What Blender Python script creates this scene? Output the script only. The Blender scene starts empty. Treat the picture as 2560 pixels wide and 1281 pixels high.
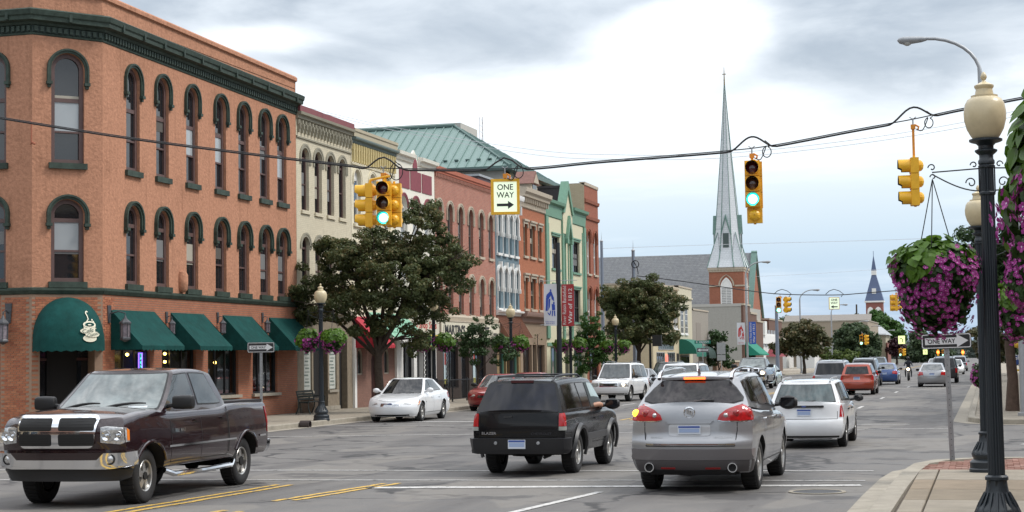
import bpy,bmesh,math,random
import numpy as np
from mathutils import Vector,Matrix
R = math.radians
scene = bpy.context.scene
COL = scene.collection
# ---------------------------------------------------------------- camera
FPX = 4200.0; PW,PH = 2560.0,1281.0; CAMZ = 2.0
YAW = R(15.72); PITCH = math.atan((902 - 640.5) / FPX); ROLL = -0.015
_f = Vector((-math.sin(YAW) * math.cos(PITCH),math.cos(YAW) * math.cos(PITCH),math.sin(PITCH)))
_r = Vector((math.cos(YAW),math.sin(YAW),0)); _u = _r.cross(_f)
_c,_s = math.cos(ROLL),math.sin(ROLL)
_r,_u = _c * _r + _s * _u,-_s * _r + _c * _u
CAM = Vector((0,0,CAMZ))
cam_data = bpy.data.cameras.new('camera')
cam = bpy.data.objects.new('camera',cam_data)
COL.objects.link(cam)
cam_data.sensor_width = 36.0
cam_data.lens = FPX / PW * 36.0
cam_data.clip_start = 0.1
cam_data.clip_end = 6000
cam.matrix_world = Matrix(((_r.x,_u.x,-_f.x,0),(_r.y,_u.y,-_f.y,0),(_r.z,_u.z,-_f.z,CAMZ),(0,0,0,1)))
scene.camera = cam
def _ray(px,py):
 return _f + (px - PW / 2) / FPX * _r - (py - PH / 2) / FPX * _u
def G(px,py,z=0.0):            # survey helper: the ground point seen at a photo pixel
 d = _ray(px,py); t = (z - CAMZ) / d.z
 return CAM + d * t
def PX(px,py,X):               # survey helper: point on the vertical plane x = X
 d = _ray(px,py); return CAM + d * (X / d.x)
def PY(px,py,Y):
 d = _ray(px,py); return CAM + d * (Y / d.y)
# ---------------------------------------------------------------- colour management, sky, sun
scene.view_settings.view_transform = 'Standard'
scene.view_settings.look = 'None'
scene.view_settings.gamma = 1.0
scene.view_settings.use_curve_mapping = False
scene.view_settings.exposure = 0.92
SUN_EL,SUN_AZ = R(52),R(-35)     # azimuth from +Y towards +X
world = bpy.data.worlds.new('World'); scene.world = world; world.use_nodes = True
wn = world.node_tree; wn.nodes.clear()
class NT:                         # tiny node-tree helper
 def __init__(s,nt): s.nt = nt
 def n(s,typ,**kw):
  nd = s.nt.nodes.new(typ)
  ins = kw.pop('ins',{})
  for k,v in kw.items(): setattr(nd,k,v)
  for k,v in ins.items():
   if hasattr(v,'is_output'): s.nt.links.new(v,nd.inputs[k])
   elif hasattr(v,'outputs'): s.nt.links.new(v.outputs[0],nd.inputs[k])
   else:
    if isinstance(v,tuple) and nd.inputs[k].type == 'VECTOR': v = v[:3]
    if isinstance(v,tuple) and nd.inputs[k].type == 'RGBA' and len(v) == 3: v = (*v,1)
    nd.inputs[k].default_value = v
  return nd
 def math(s,op,a,b=0.0,c=None,clamp=False):
  ins = {0: a,1: b}
  if c is not None: ins[2] = c
  return s.n('ShaderNodeMath',operation=op,use_clamp=clamp,ins=ins).outputs[0]
 def mix(s,fac,a,b):
  nd = s.n('ShaderNodeMix',data_type='RGBA',ins={0: fac,6: a,7: b})
  return nd.outputs[2]
 def ramp(s,fac,stops,interp='LINEAR'):
  nd = s.n('ShaderNodeValToRGB',ins={0: fac}); cr = nd.color_ramp; cr.interpolation = interp
  while len(cr.elements) < len(stops): cr.elements.new(0.5)
  for e,(p,c) in zip(cr.elements,stops):
   e.position = p; e.color = c if len(c) == 4 else (*c,1)
  return nd.outputs[0]
 def map(s,v,a,b,c=0.0,d=1.0,smooth=True):
  return s.n('ShaderNodeMapRange',interpolation_type='SMOOTHSTEP' if smooth else 'LINEAR',
    ins={0: v,1: a,2: b,3: c,4: d}).outputs[0]
W_ = NT(wn)
sky = W_.n('ShaderNodeTexSky',sky_type='NISHITA',sun_disc=False,sun_elevation=SUN_EL,sun_rotation=SUN_AZ,
  air_density=1.0,dust_density=2.0,ozone_density=1.5)
tc = W_.n('ShaderNodeTexCoord')
sep = W_.n('ShaderNodeSeparateXYZ',ins={0: tc.outputs['Generated']})
dx,dy,dz = sep.outputs[0],sep.outputs[1],sep.outputs[2]
az = W_.math('ARCTAN2',dx,dy)                  # 0 towards +Y, negative to the left
el = W_.math('ARCSINE',dz)
cv = W_.n('ShaderNodeCombineXYZ',ins={0: W_.math('MULTIPLY',az,3.2),1: W_.math('MULTIPLY',el,8.5),2: 0.3})
n1 = W_.n('ShaderNodeTexNoise',ins={'Vector': cv.outputs[0],'Scale': 1.25,'Detail': 8.0,'Roughness': 0.52,'Distortion': 0.35}).outputs[0]
n2 = W_.n('ShaderNodeTexNoise',ins={'Vector': cv.outputs[0],'Scale': 4.0,'Detail': 7.0,'Roughness': 0.55,'Distortion': 0.2}).outputs[0]
def blob(a0,e0,ra,re):         # soft elliptical weight round one heading and height: the lie of the cloud banks
 a = W_.math('DIVIDE',W_.math('SUBTRACT',az,R(a0)),R(ra))
 e = W_.math('DIVIDE',W_.math('SUBTRACT',el,R(e0)),R(re))
 d = W_.math('SQRT',W_.math('ADD',W_.math('MULTIPLY',a,a),W_.math('MULTIPLY',e,e)))
 return W_.map(d,1.6,0.15)
low = W_.ramp(W_.map(el,R(0),R(12),smooth=False),[
 (0.0,(.20,.29,.41)),(.10,(.22,.31,.425)),(.28,(.29,.375,.465)),(.45,(.39,.45,.50)),(.60,(.52,.56,.595)),(.76,(.68,.71,.735)),(1.0,(.78,.80,.82))])
streak = W_.n('ShaderNodeTexNoise',ins={'Vector': W_.n('ShaderNodeCombineXYZ',ins={0: W_.math('MULTIPLY',az,4.0),1: W_.math('MULTIPLY',el,38.0),2: 4.0}).outputs[0],'Scale': 1.0,'Detail': 6.0,'Roughness': 0.6}).outputs[0]
low = W_.mix(W_.map(streak,.45,.75,0,.42),low,(.62,.65,.68,1))
edge = W_.math('ADD',el,W_.math('MULTIPLY',W_.math('SUBTRACT',n1,0.5),R(4.6)))
edge = W_.math('ADD',edge,W_.math('MULTIPLY',W_.math('SUBTRACT',n2,0.5),R(3.4)))
edge = W_.math('SUBTRACT',edge,W_.math('MULTIPLY',blob(-9.6,11.2,3.2,1.5),R(2.6)))
edge = W_.math('SUBTRACT',edge,W_.math('MULTIPLY',blob(-24.0,11.0,2.6,.55),R(2.4)))
edge = W_.math('ADD',edge,W_.math('MULTIPLY',blob(-3.0,9.0,4.5,1.6),R(1.5)))
edge = W_.math('ADD',edge,W_.math('MULTIPLY',blob(-21.5,10.3,5.5,1.3),R(.9)))
mask = W_.map(edge,R(7.9),R(11.3))
n3 = W_.n('ShaderNodeTexNoise',ins={'Vector': cv.outputs[0],'Scale': 2.1,'Detail': 9.0,'Roughness': .56,'Distortion': .5}).outputs[0]
tone = W_.map(W_.math('ADD',W_.math('MULTIPLY',n3,.7),W_.math('MULTIPLY',n2,.3)),.38,.64)
greyc = W_.mix(tone,(.225,.262,.305,1),(.40,.435,.47,1))
hi = W_.map(el,R(13),R(40))
greyc = W_.mix(hi,greyc,W_.mix(tone,(.55,.60,.66,1),(1.25,1.27,1.3,1)))
cloud = W_.mix(mask,low,greyc)
tot = W_.mix(0.08,W_.n('ShaderNodeVectorMath',operation='SCALE',ins={0: cloud,3: 8.6}).outputs[0],sky.outputs[0])
bg = W_.n('ShaderNodeBackground',ins={0: tot,1: 0.12})
W_.n('ShaderNodeOutputWorld',ins={0: bg.outputs[0]})
sd = bpy.data.lights.new('sun','SUN'); sd.energy = 1.3; sd.angle = R(14); sd.color = (1,.96,.9)
sun = bpy.data.objects.new('sun',sd); COL.objects.link(sun)
sdir = Vector((math.sin(SUN_AZ) * math.cos(SUN_EL),math.cos(SUN_AZ) * math.cos(SUN_EL),math.sin(SUN_EL)))
SUN_FROM = Vector((math.sin(R(78)) * math.cos(R(50)),math.cos(R(78)) * math.cos(R(50)),math.sin(R(50))))
sun.rotation_euler = SUN_FROM.to_track_quat('Z','Y').to_euler()
random.seed(7); rng = np.random.default_rng(7)
# ---------------------------------------------------------------- object bookkeeping
def tag(o,label=None,cat=None,group=None,kind=None):
 for k,v in (('label',label),('category',cat),('group',group),('kind',kind)):
  if v: o[k] = v
 return o
def empty(name,loc=(0,0,0),rz=0.0,label=None,cat=None,group=None,parent=None):
 o = bpy.data.objects.new(name,None); COL.objects.link(o)
 o.location = loc; o.rotation_euler = (0,0,rz); o.empty_display_size = .2
 if parent: o.parent = parent
 return tag(o,label,cat,group)
def copy_tree(o,parent=None,loc=None,rz=None,label=None,group=None,scale=None):
 c = o.copy(); COL.objects.link(c)
 if parent is not None: c.parent = parent
 if loc is not None: c.location = loc
 if rz is not None: c.rotation_euler = (0,0,rz)
 if scale is not None: c.scale = scale if hasattr(scale,'__len__') else (scale,) * 3
 for ch in list(o.children): copy_tree(ch,c)
 return tag(c,label,None,group)
# ---------------------------------------------------------------- mesh builder
class MB:
 def __init__(s): s.v = []; s.f = []; s.m = []; s.cur = 0
 def mat(s,i): s.cur = i; return s
 def pt(s,p): s.v.append(tuple(p)); return len(s.v) - 1
 def face(s,ps):
  i = [s.pt(p) for p in ps]; s.f.append(i); s.m.append(s.cur); return s
 def idx(s,i): s.f.append(list(i)); s.m.append(s.cur)
 def box(s,x0,x1,y0,y1,z0,z1):
  b = len(s.v)
  s.v += [(x0,y0,z0),(x1,y0,z0),(x1,y1,z0),(x0,y1,z0),(x0,y0,z1),(x1,y0,z1),(x1,y1,z1),(x0,y1,z1)]
  for q in ((0,3,2,1),(4,5,6,7),(0,1,5,4),(1,2,6,5),(2,3,7,6),(3,0,4,7)): s.idx([b + k for k in q])
  return s
 def obox(s,c,ax,ay,az_,sx,sy,sz):      # oriented box: half sizes along three axes
  c = Vector(c); b = len(s.v)
  for k in ((-1,-1,-1),(1,-1,-1),(1,1,-1),(-1,1,-1),(-1,-1,1),(1,-1,1),(1,1,1),(-1,1,1)):
   s.v.append(tuple(c + ax * sx * k[0] + ay * sy * k[1] + az_ * sz * k[2]))
  for q in ((0,3,2,1),(4,5,6,7),(0,1,5,4),(1,2,6,5),(2,3,7,6),(3,0,4,7)): s.idx([b + k for k in q])
  return s
 def grid(s,rows,close=False):               # rows of equal-length point lists
  b = len(s.v); n = len(rows[0])
  for r_ in rows: s.v += [tuple(p) for p in r_]
  for i in range(len(rows) - 1):
   for j in range(n - (0 if close else 1)):
    k = (j + 1) % n
    s.idx([b + i * n + j,b + i * n + k,b + (i + 1) * n + k,b + (i + 1) * n + j])
  return s
 def tube(s,path,rad,seg=8,caps=True):
  path = [Vector(p) for p in path]
  rads = rad if hasattr(rad,'__len__') else [rad] * len(path)
  rows = []; up = None
  for i,p in enumerate(path):
   d = (path[min(i + 1,len(path) - 1)] - path[max(i - 1,0)])
   d = d.normalized() if d.length > 1e-9 else Vector((0,0,1))
   if up is None: up = Vector((0,0,1)) if abs(d.z) < .9 else Vector((1,0,0))
   a = up - d * up.dot(d)
   if a.length < 1e-4: a = Vector((1,0,0)) - d * d.x
   a.normalize(); b_ = d.cross(a); up = a
   rows.append([p + (a * math.cos(t) + b_ * math.sin(t)) * rads[i] for t in [2 * math.pi * k / seg for k in range(seg)]])
  b = len(s.v); s.grid(rows,close=True)
  if caps:
   s.idx(list(range(b,b + seg))[::-1]); e = b + (len(path) - 1) * seg; s.idx(list(range(e,e + seg)))
  return s
 def lathe(s,prof,c=(0,0,0),seg=20,axis='z',flutes=0,fl=0.0):
  rows = []
  for r_,z in prof:
   row = []
   for k in range(seg):
    t = 2 * math.pi * k / seg; rr = r_
    if axis == 'z': row.append((c[0] + rr * math.cos(t),c[1] + rr * math.sin(t),c[2] + z))
    elif axis == 'y': row.append((c[0] + rr * math.cos(t),c[1] + z,c[2] + rr * math.sin(t)))
    else: row.append((c[0] + z,c[1] + rr * math.cos(t),c[2] + rr * math.sin(t)))
   rows.append(row)
  s.grid(rows,close=True); return s
 def prism(s,poly,y0,y1,T=None):            # polygon in (x, z) pushed from y0 to y1
  n = len(poly); b = len(s.v)
  T = T or (lambda p: p)
  s.v += [tuple(T((x,y0,z))) for x,z in poly] + [tuple(T((x,y1,z))) for x,z in poly]
  s.idx(range(b,b + n)); s.idx(reversed(range(b + n,b + 2 * n)))
  for i in range(n):
   j = (i + 1) % n; s.idx([b + j,b + i,b + n + i,b + n + j])
  return s
 def add(s,verts,faces,T=None):
  b = len(s.v); s.v += [tuple(T(v)) if T else tuple(v) for v in verts]
  for f in faces: s.idx([b + k for k in f])
  return s
 def mesh(s,name,mats,smooth=False):
  me = bpy.data.meshes.new(name); me.from_pydata(s.v,[],s.f)
  for m in (mats if isinstance(mats,(list,tuple)) else [mats]): me.materials.append(m)
  if any(s.m): me.polygons.foreach_set('material_index',s.m)
  if smooth:
   me.polygons.foreach_set('use_smooth',[True] * len(me.polygons))
   me.update()
   if smooth is not True and smooth < 179:
    bm = bmesh.new(); bm.from_mesh(me); bmesh.ops.remove_doubles(bm,verts=bm.verts,dist=1e-5); bm.to_mesh(me); bm.free()
    me.set_sharp_from_angle(angle=R(smooth))
  me.update(); return me
 def build(s,name,mats,parent=None,smooth=False,loc=None,rz=None,fixn=False):
  me = s.mesh(name,mats,smooth)
  if fixn:
   bm = bmesh.new(); bm.from_mesh(me); bmesh.ops.recalc_face_normals(bm,faces=bm.faces); bm.to_mesh(me); bm.free()
  return place(name,me,parent,loc,rz)
def place(name,me,parent=None,loc=None,rz=None,rot=None):
 o = bpy.data.objects.new(name,me); COL.objects.link(o)
 if parent: o.parent = parent
 if loc is not None: o.location = loc
 if rz is not None: o.rotation_euler = (0,0,rz)
 if rot is not None: o.rotation_euler = rot
 return o
# ---------------------------------------------------------------- text as mesh
_tc = {}
def text_mesh(txt,size=1.0,bold=0.0,ext=0.0):
 key = (txt,bold,ext)
 if key not in _tc:
  cu = bpy.data.curves.new('t','FONT'); cu.body = txt; cu.size = 1.0; cu.align_x = 'CENTER'; cu.align_y = 'CENTER'
  cu.offset = bold; cu.extrude = ext; cu.resolution_u = 3
  o = bpy.data.objects.new('t',cu); COL.objects.link(o)
  dg = bpy.context.evaluated_depsgraph_get(); me = o.evaluated_get(dg).to_mesh()
  vs = [tuple(v.co) for v in me.vertices]; fs = [tuple(p.vertices) for p in me.polygons]
  xs = [v[0] for v in vs]; ys = [v[1] for v in vs]
  w,h = max(xs) - min(xs),max(ys) - min(ys); cx,cy = (max(xs) + min(xs)) / 2,(max(ys) + min(ys)) / 2
  o.evaluated_get(dg).to_mesh_clear(); bpy.data.objects.remove(o); bpy.data.curves.remove(cu)
  _tc[key] = ([((x - cx) / w,(y - cy) / h,z) for x,y,z in vs],fs)
 return _tc[key]
def put_text(mb,txt,T,w,h,bold=0.0):         # T maps (u, v) in metres to 3-D
 vs,fs = text_mesh(txt,bold=bold)
 mb.add([(x * w,y * h,0) for x,y,z in vs],fs,T=lambda p: T(p[0],p[1]))
# ---------------------------------------------------------------- materials
_mc = {}
def mat(name,col,rough=.6,metal=0.0,var=0.0,vscale=6.0,bump=0.0,bscale=60.0,spec=.5,coat=0.0,emit=None,estr=0.0,dirt=0.0,
  brick=None,trans=0.0,alpha=1.0,streak=0.0):
 if name in _mc: return _mc[name]
 m = bpy.data.materials.new(name); m.use_nodes = True; nt = m.node_tree; nt.nodes.clear(); N = NT(nt)
 co = N.n('ShaderNodeTexCoord').outputs['Object']
 c = (*col,1)
 if brick:
  w,h,mort,mcol,c2 = brick
  sx = N.n('ShaderNodeSeparateXYZ',ins={0: co})
  bv = N.n('ShaderNodeCombineXYZ',ins={0: N.math('ADD',sx.outputs[0],sx.outputs[1]),1: sx.outputs[2]})
  bt = N.n('ShaderNodeTexBrick',offset=.5,ins={0: bv.outputs[0],'Color1': c,'Color2': (*c2,1),'Mortar': (*mcol,1),'Scale': 1.0,
    'Mortar Size': mort,'Mortar Smooth': .2,'Bias': 0.0,'Brick Width': w,'Row Height': h})
  c = bt.outputs[0]; bfac = bt.outputs[1]
 if var > 0:
  nz = N.n('ShaderNodeTexNoise',ins={'Vector': co,'Scale': vscale,'Detail': 6.0,'Roughness': .65}).outputs[0]
  f = N.map(nz,.3,.7,1 - var,1 + var,smooth=False)
  c = N.n('ShaderNodeVectorMath',operation='SCALE',ins={0: c,3: f}).outputs[0]
 if dirt > 0:
  nz = N.n('ShaderNodeTexNoise',ins={'Vector': co,'Scale': 1.1,'Detail': 8.0,'Roughness': .7,'Distortion': .6}).outputs[0]
  c = N.mix(N.map(nz,.48,.78,0,dirt),c,(col[0] * .35,col[1] * .33,col[2] * .3,1))
 if streak > 0:
  mp = N.n('ShaderNodeMapping',ins={0: co,'Scale': (2.6,2.6,.16)})
  nz = N.n('ShaderNodeTexNoise',ins={'Vector': mp.outputs[0],'Scale': 2.0,'Detail': 5.0,'Roughness': .6}).outputs[0]
  c = N.mix(N.map(nz,.5,.8,0,streak),c,(col[0] * .5,col[1] * .48,col[2] * .46,1))
 b = N.n('ShaderNodeBsdfPrincipled',ins={'Base Color': c,'Roughness': rough,'Metallic': metal,'Specular IOR Level': spec,'Coat Weight': coat,
           'Coat Roughness': .04})
 if trans: b.inputs['Transmission Weight'].default_value = trans
 if alpha < 1: b.inputs['Alpha'].default_value = alpha
 if emit: b.inputs['Emission Color'].default_value = (*emit,1); b.inputs['Emission Strength'].default_value = estr
 if bump > 0:
  nz = N.n('ShaderNodeTexNoise',ins={'Vector': co,'Scale': bscale,'Detail': 4.0}).outputs[0]
  hgt = nz
  if brick: hgt = N.math('SUBTRACT',N.math('MULTIPLY',nz,.3),bfac)
  bp = N.n('ShaderNodeBump',ins={'Strength': bump,'Distance': .02,'Height': hgt})
  nt.links.new(bp.outputs[0],b.inputs['Normal'])
 N.n('ShaderNodeOutputMaterial',ins={0: b.outputs[0]})
 _mc[name] = m; return m
def leafmat(name,c1,c2,c3=None,tr=.25,rough=.55):
 if name in _mc: return _mc[name]
 m = bpy.data.materials.new(name); m.use_nodes = True; nt = m.node_tree; nt.nodes.clear(); N = NT(nt)
 g = N.n('ShaderNodeNewGeometry'); co = N.n('ShaderNodeTexCoord').outputs['Object']
 rnd = g.outputs['Random Per Island']
 nz = N.n('ShaderNodeTexNoise',ins={'Vector': co,'Scale': .9,'Detail': 3.0}).outputs[0]
 k = N.math('ADD',N.math('MULTIPLY',rnd,.55),N.map(nz,.3,.7,0,.45))
 stops = [(0.0,c1),(.6,c2)] + ([(1.0,c3)] if c3 else [])
 c = N.ramp(k,stops)
 d = N.n('ShaderNodeBsdfPrincipled',ins={'Base Color': c,'Roughness': rough,'Specular IOR Level': .35})
 t = N.n('ShaderNodeBsdfTranslucent',ins={0: c})
 mx = N.n('ShaderNodeMixShader',ins={0: tr,1: d.outputs[0],2: t.outputs[0]})
 N.n('ShaderNodeOutputMaterial',ins={0: mx.outputs[0]})
 _mc[name] = m; return m
M_ = dict(
 stucco=mat('salmon_stucco',(.43,.215,.135),.95,var=.20,vscale=9,bump=1.0,bscale=11,streak=.55,dirt=.34,spec=.15),
 brickdark=mat('orange_brick_mortar',(.30,.20,.14),.95,var=.1),
 brick1=mat('orange_brick',(.37,.135,.068),.85,var=.25,vscale=9,bump=.3,bscale=40),
 brickwall=mat('orange_brick_far',(.37,.135,.068),.9,brick=(.21,.072,.012,(.22,.13,.09),(.32,.105,.055)),bump=.5,var=.15,vscale=2),
 green=mat('dark_green_paint',(.038,.056,.044),.6,var=.35,vscale=5,dirt=.45,spec=.3),
 awngreen=mat('green_canvas',(.005,.052,.047),.85,var=.25,vscale=2.2,bump=1.0,bscale=4,dirt=.4,streak=.4,spec=.2),
 awnred=mat('crimson_canvas',(.36,.015,.03),.8,var=.12,vscale=4),
 frame=mat('brown_window_frame',(.105,.062,.056),.5,var=.12),
 pane=mat('window_glass',(.014,.016,.019),.04,spec=.9,bump=.06,bscale=1.2),
 panelit=mat('window_glass_with_pale_blind',(.32,.345,.36),.12,spec=.8,bump=.04,bscale=1.5),
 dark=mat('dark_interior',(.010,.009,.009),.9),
 white=mat('white_paint',(.74,.73,.70),.55,var=.06,dirt=.12),
 conc=mat('sidewalk_concrete',(.27,.235,.185),.9,var=.16,vscale=2.2,bump=.35,bscale=90,dirt=.28),
 kerbm=mat('kerb_concrete',(.30,.27,.22),.9,var=.18,vscale=3,bump=.4,bscale=70,dirt=.35),
 black=mat('black_paint',(.012,.013,.016),.35,spec=.5),
 galv=mat('galvanised_steel',(.36,.37,.38),.45,metal=.5,var=.15,vscale=12),
 yellow=mat('signal_yellow',(.80,.43,.02),.42,var=.08,dirt=.15),
 blackv=mat('signal_black',(.01,.01,.01),.6),
 wire=mat('black_cable',(.012,.012,.014),.6),
 rubber=mat('tyre_rubber',(.016,.016,.017),.8,bump=.2,bscale=120),
 chrome=mat('chrome',(.75,.76,.78),.08,metal=1.0),
 alloy=mat('alloy_wheel',(.50,.49,.47),.3,metal=.8,var=.2),
 trim=mat('black_trim',(.014,.014,.015),.5),
 glass=mat('car_glass_dark',(.008,.009,.011),.04,spec=.45),
 glass2=mat('car_glass_clear',(.055,.065,.068),.04,spec=.8,var=.5,vscale=2.5),
 redl=mat('red_lamp',(.38,.008,.010),.12,spec=.6,coat=.6,var=.35,vscale=18),
 clearl=mat('clear_lamp',(.50,.50,.50),.1,metal=.5,var=.5,vscale=30,coat=1),
 amber=mat('amber_lamp',(.75,.20,.02),.15,coat=.5),
 lamplit=mat('lit_headlamp',(1,.85,.6),.3,emit=(1,.83,.55),estr=6),
 amberlit=mat('lit_amber_lamp',(1,.5,.05),.3,emit=(1,.45,.02),estr=3.5),
 brakelit=mat('lit_brake_lamp',(1,.05,.02),.3,emit=(1,.10,.02),estr=2.5),
 under=mat('underbody',(.008,.008,.008),.9),
 bark=mat('tree_bark',(.060,.045,.034),.95,var=.35,vscale=14,bump=.8,bscale=40),
)
# ================================================================ THE SETTING: ground, roads, pavements
asph = bpy.data.materials.new('asphalt'); asph.use_nodes = True; asph.node_tree.nodes.clear(); N = NT(asph.node_tree)
co = N.n('ShaderNodeTexCoord').outputs['Object']
n_f = N.n('ShaderNodeTexNoise',ins={'Vector': co,'Scale': 190.0,'Detail': 3.0,'Roughness': .8}).outputs[0]
n_m = N.n('ShaderNodeTexNoise',ins={'Vector': co,'Scale': 1.3,'Detail': 8.0,'Roughness': .7,'Distortion': .4}).outputs[0]
n_l = N.n('ShaderNodeTexNoise',ins={'Vector': N.n('ShaderNodeMapping',ins={0: co,'Scale': (.62,.05,1)}).outputs[0],'Scale': 1.0,'Detail': 5.0,'Roughness': .6}).outputs[0]
c = N.ramp(N.map(n_m,.3,.72,0,1,smooth=False),[(0,(.100,.095,.090)),(.5,(.132,.125,.118)),(1,(.165,.153,.141))])
c = N.mix(N.map(n_l,.42,.64,0,.62),c,(.072,.067,.066,1))
c = N.n('ShaderNodeVectorMath',operation='SCALE',ins={0: c,3: N.map(n_f,.3,.7,.72,1.28,smooth=False)}).outputs[0]
wv = N.n('ShaderNodeVectorMath',operation='ADD',ins={0: co,1: N.n('ShaderNodeVectorMath',operation='SCALE',ins={0: N.n('ShaderNodeTexNoise',ins={'Vector': co,'Scale': .55,'Detail': 5.0}).outputs[1],3: 2.6}).outputs[0]})
vor = N.n('ShaderNodeTexVoronoi',feature='DISTANCE_TO_EDGE',ins={'Vector': wv.outputs[0],'Scale': .23}).outputs[0]
gate = N.n('ShaderNodeTexNoise',ins={'Vector': co,'Scale': .35,'Detail': 3.0}).outputs[0]
crack = N.math('MULTIPLY',N.map(vor,.024,.008),N.map(gate,.38,.48))
c = N.mix(N.math('MULTIPLY',crack,.9),c,(.03,.029,.03,1))
pn = N.n('ShaderNodeTexNoise',ins={'Vector': N.n('ShaderNodeMapping',ins={0: co,'Location': (3,7,0)}).outputs[0],'Scale': .5,'Detail': 7.0,'Roughness': .62}).outputs[0]
oil = N.n('ShaderNodeTexNoise',ins={'Vector': N.n('ShaderNodeMapping',ins={0: co,'Location': (9,2,0),'Scale': (1.6,.5,1)}).outputs[0],'Scale': 1.4,'Detail': 5.0,'Roughness': .7}).outputs[0]
c = N.mix(N.map(oil,.60,.72,0,.55),c,(.04,.038,.038,1))
lp = N.n('ShaderNodeTexNoise',ins={'Vector': N.n('ShaderNodeMapping',ins={0: co,'Location': (31,5,0),'Scale': (.5,.22,1)}).outputs[0],'Scale': .7,'Detail': 2.0,'Roughness': .4}).outputs[0]
c = N.mix(N.map(lp,.56,.575,0,.5),c,(.19,.175,.155,1))
c = N.mix(N.map(pn,.56,.62,0,.65),c,(.048,.046,.047,1))
hb = N.math('SUBTRACT',N.math('MULTIPLY',n_f,.35),N.math('MULTIPLY',crack,.6))
b = N.n('ShaderNodeBsdfPrincipled',ins={'Base Color': c,'Roughness': N.map(n_m,.3,.7,.62,.86),'Specular IOR Level': .4})
bp = N.n('ShaderNodeBump',ins={'Strength': .35,'Distance': .012,'Height': hb}); asph.node_tree.links.new(bp.outputs[0],b.inputs['Normal'])
N.n('ShaderNodeOutputMaterial',ins={0: b.outputs[0]})
def paintmat(name,col,wear):
 m = bpy.data.materials.new(name); m.use_nodes = True; m.node_tree.nodes.clear(); N = NT(m.node_tree)
 co = N.n('ShaderNodeTexCoord').outputs['Object']
 a = N.n('ShaderNodeTexNoise',ins={'Vector': co,'Scale': 7.0,'Detail': 8.0,'Roughness': .75}).outputs[0]
 f = N.n('ShaderNodeTexNoise',ins={'Vector': co,'Scale': 60.0,'Detail': 2.0}).outputs[0]
 k = N.map(N.math('ADD',N.math('MULTIPLY',a,.75),N.math('MULTIPLY',f,.25)),wear - .06,wear + .06)
 c = N.mix(k,(*col,1),(.10,.095,.092,1))
 N.n('ShaderNodeOutputMaterial',ins={0: N.n('ShaderNodeBsdfPrincipled',ins={'Base Color': c,'Roughness': .7}).outputs[0]})
 return m
wpaint = paintmat('white_road_paint',(.50,.49,.47),.56)
ypaint = paintmat('yellow_road_paint',(.58,.36,.06),.55)
grass_m = mat('grass_green',(.05,.085,.02),.95,var=.4,vscale=3)
earth = mat('far_ground',(.10,.10,.075),.95,var=.3,vscale=.05)
def flat(name,poly,z,m,kind='structure',parent=None):
 mb = MB(); mb.face([(x,y,z) for x,y in poly]); o = mb.build(name,m,parent)
 if kind: o['kind'] = kind
 return o
flat('ground',[(-2500,-300),(2500,-300),(2500,4500),(-2500,4500)],-.02,earth)
KL,KR,KR2 = -20.9,-1.42,-.62       # kerb faces: left, right near block, right far block
flat('road',[(KL - .05,-40),(3.5,-40),(3.5,31.2),(60,31.2),(60,49.2),(.5,49.2),(.5,1400),(KL - .05,1400),(KL - .05,127.0),(-90,127.0),(-90,112.6),(KL - .05,112.6),(KL - .05,45.0),(-25,40.4),(-90,40.4),(-90,24),(KL - .05,24)],0,asph)
def arc(cx,cy,r_,a0,a1,n=10):
 return [(cx + r_ * math.cos(R(a0 + (a1 - a0) * k / n)),cy + r_ * math.sin(R(a0 + (a1 - a0) * k / n))) for k in range(n + 1)]
def slab_block(name,poly,z,m,kind='structure'):
 mb = MB(); n = len(poly)
 mb.face([(x,y,z) for x,y in poly])
 for i in range(n):
  (x0,y0),(x1,y1) = poly[i],poly[(i + 1) % n]; mb.face([(x0,y0,-.02),(x1,y1,-.02),(x1,y1,z),(x0,y0,z)])
 o = mb.build(name,m); o['kind'] = kind; return o
def kerb(name,path,w=.16,h=.15,gut=.0,side=1,seg_len=3.0):
 """kerb stones laid along a path, each a stone of its own, slightly uneven, joints left open"""
 root = empty(name); root['kind'] = 'structure'
 pts = [Vector((x,y,0)) for x,y in path]
 def off(i,d):
  a = pts[max(i - 1,0)]; b_ = pts[min(i + 1,len(pts) - 1)]; t = (b_ - a).normalized(); n = Vector((-t.y,t.x,0)) * side
  return pts[i] + n * d
 mb = MB(); rows = []
 for i in range(len(pts)):
  p0,p1,p2 = off(i,0),off(i,.02),off(i,w)
  rows.append([p0 + Vector((0,0,-.01)),p0 + Vector((0,0,h - .025)),p1 + Vector((0,0,h)),p2 + Vector((0,0,h)),p2 + Vector((0,0,-.01))])
 mb.grid(rows); mb.build('kerb_stone',M_['kerbm'],root,smooth=30)
 if gut:
  g = MB(); rows = [[off(i,-gut) + Vector((0,0,.006)),off(i,0) + Vector((0,0,.004))] for i in range(len(pts))]
  g.grid(rows); g.build('gutter',M_['kerbm'],root)
 return root
def dens(path,step):
 out = []
 for (a,b_) in zip(path,path[1:]):
  n = max(1,int(math.hypot(b_[0] - a[0],b_[1] - a[1]) / step))
  out += [(a[0] + (b_[0] - a[0]) * k / n,a[1] + (b_[1] - a[1]) * k / n) for k in range(n)]
 return out + [path[-1]]
Lk = [(-60,40.4),(-25.2,40.4)] + arc(-25.2,44.7,4.3,-90,0) + [(KL,112.0)]
kerb('left_kerb',Lk[:2] + Lk[2:12] + dens(Lk[12:],12),gut=.45,side=1)
Lin = [(-60,40.56),(-25.2,40.56)] + arc(-25.2,44.7,4.14,-90,0) + [(KL - .16,112.0),(-25.6,112.0),(-60,112)]
slab_block('left_pavement',Lin,.13,M_['conc'])
Lk2 = [(-60,127.2),(-25,127.2)] + arc(-25,131.2,4.1,-90,0) + [(KL,420)]
kerb('far_left_kerb',Lk2,gut=.45)
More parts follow.
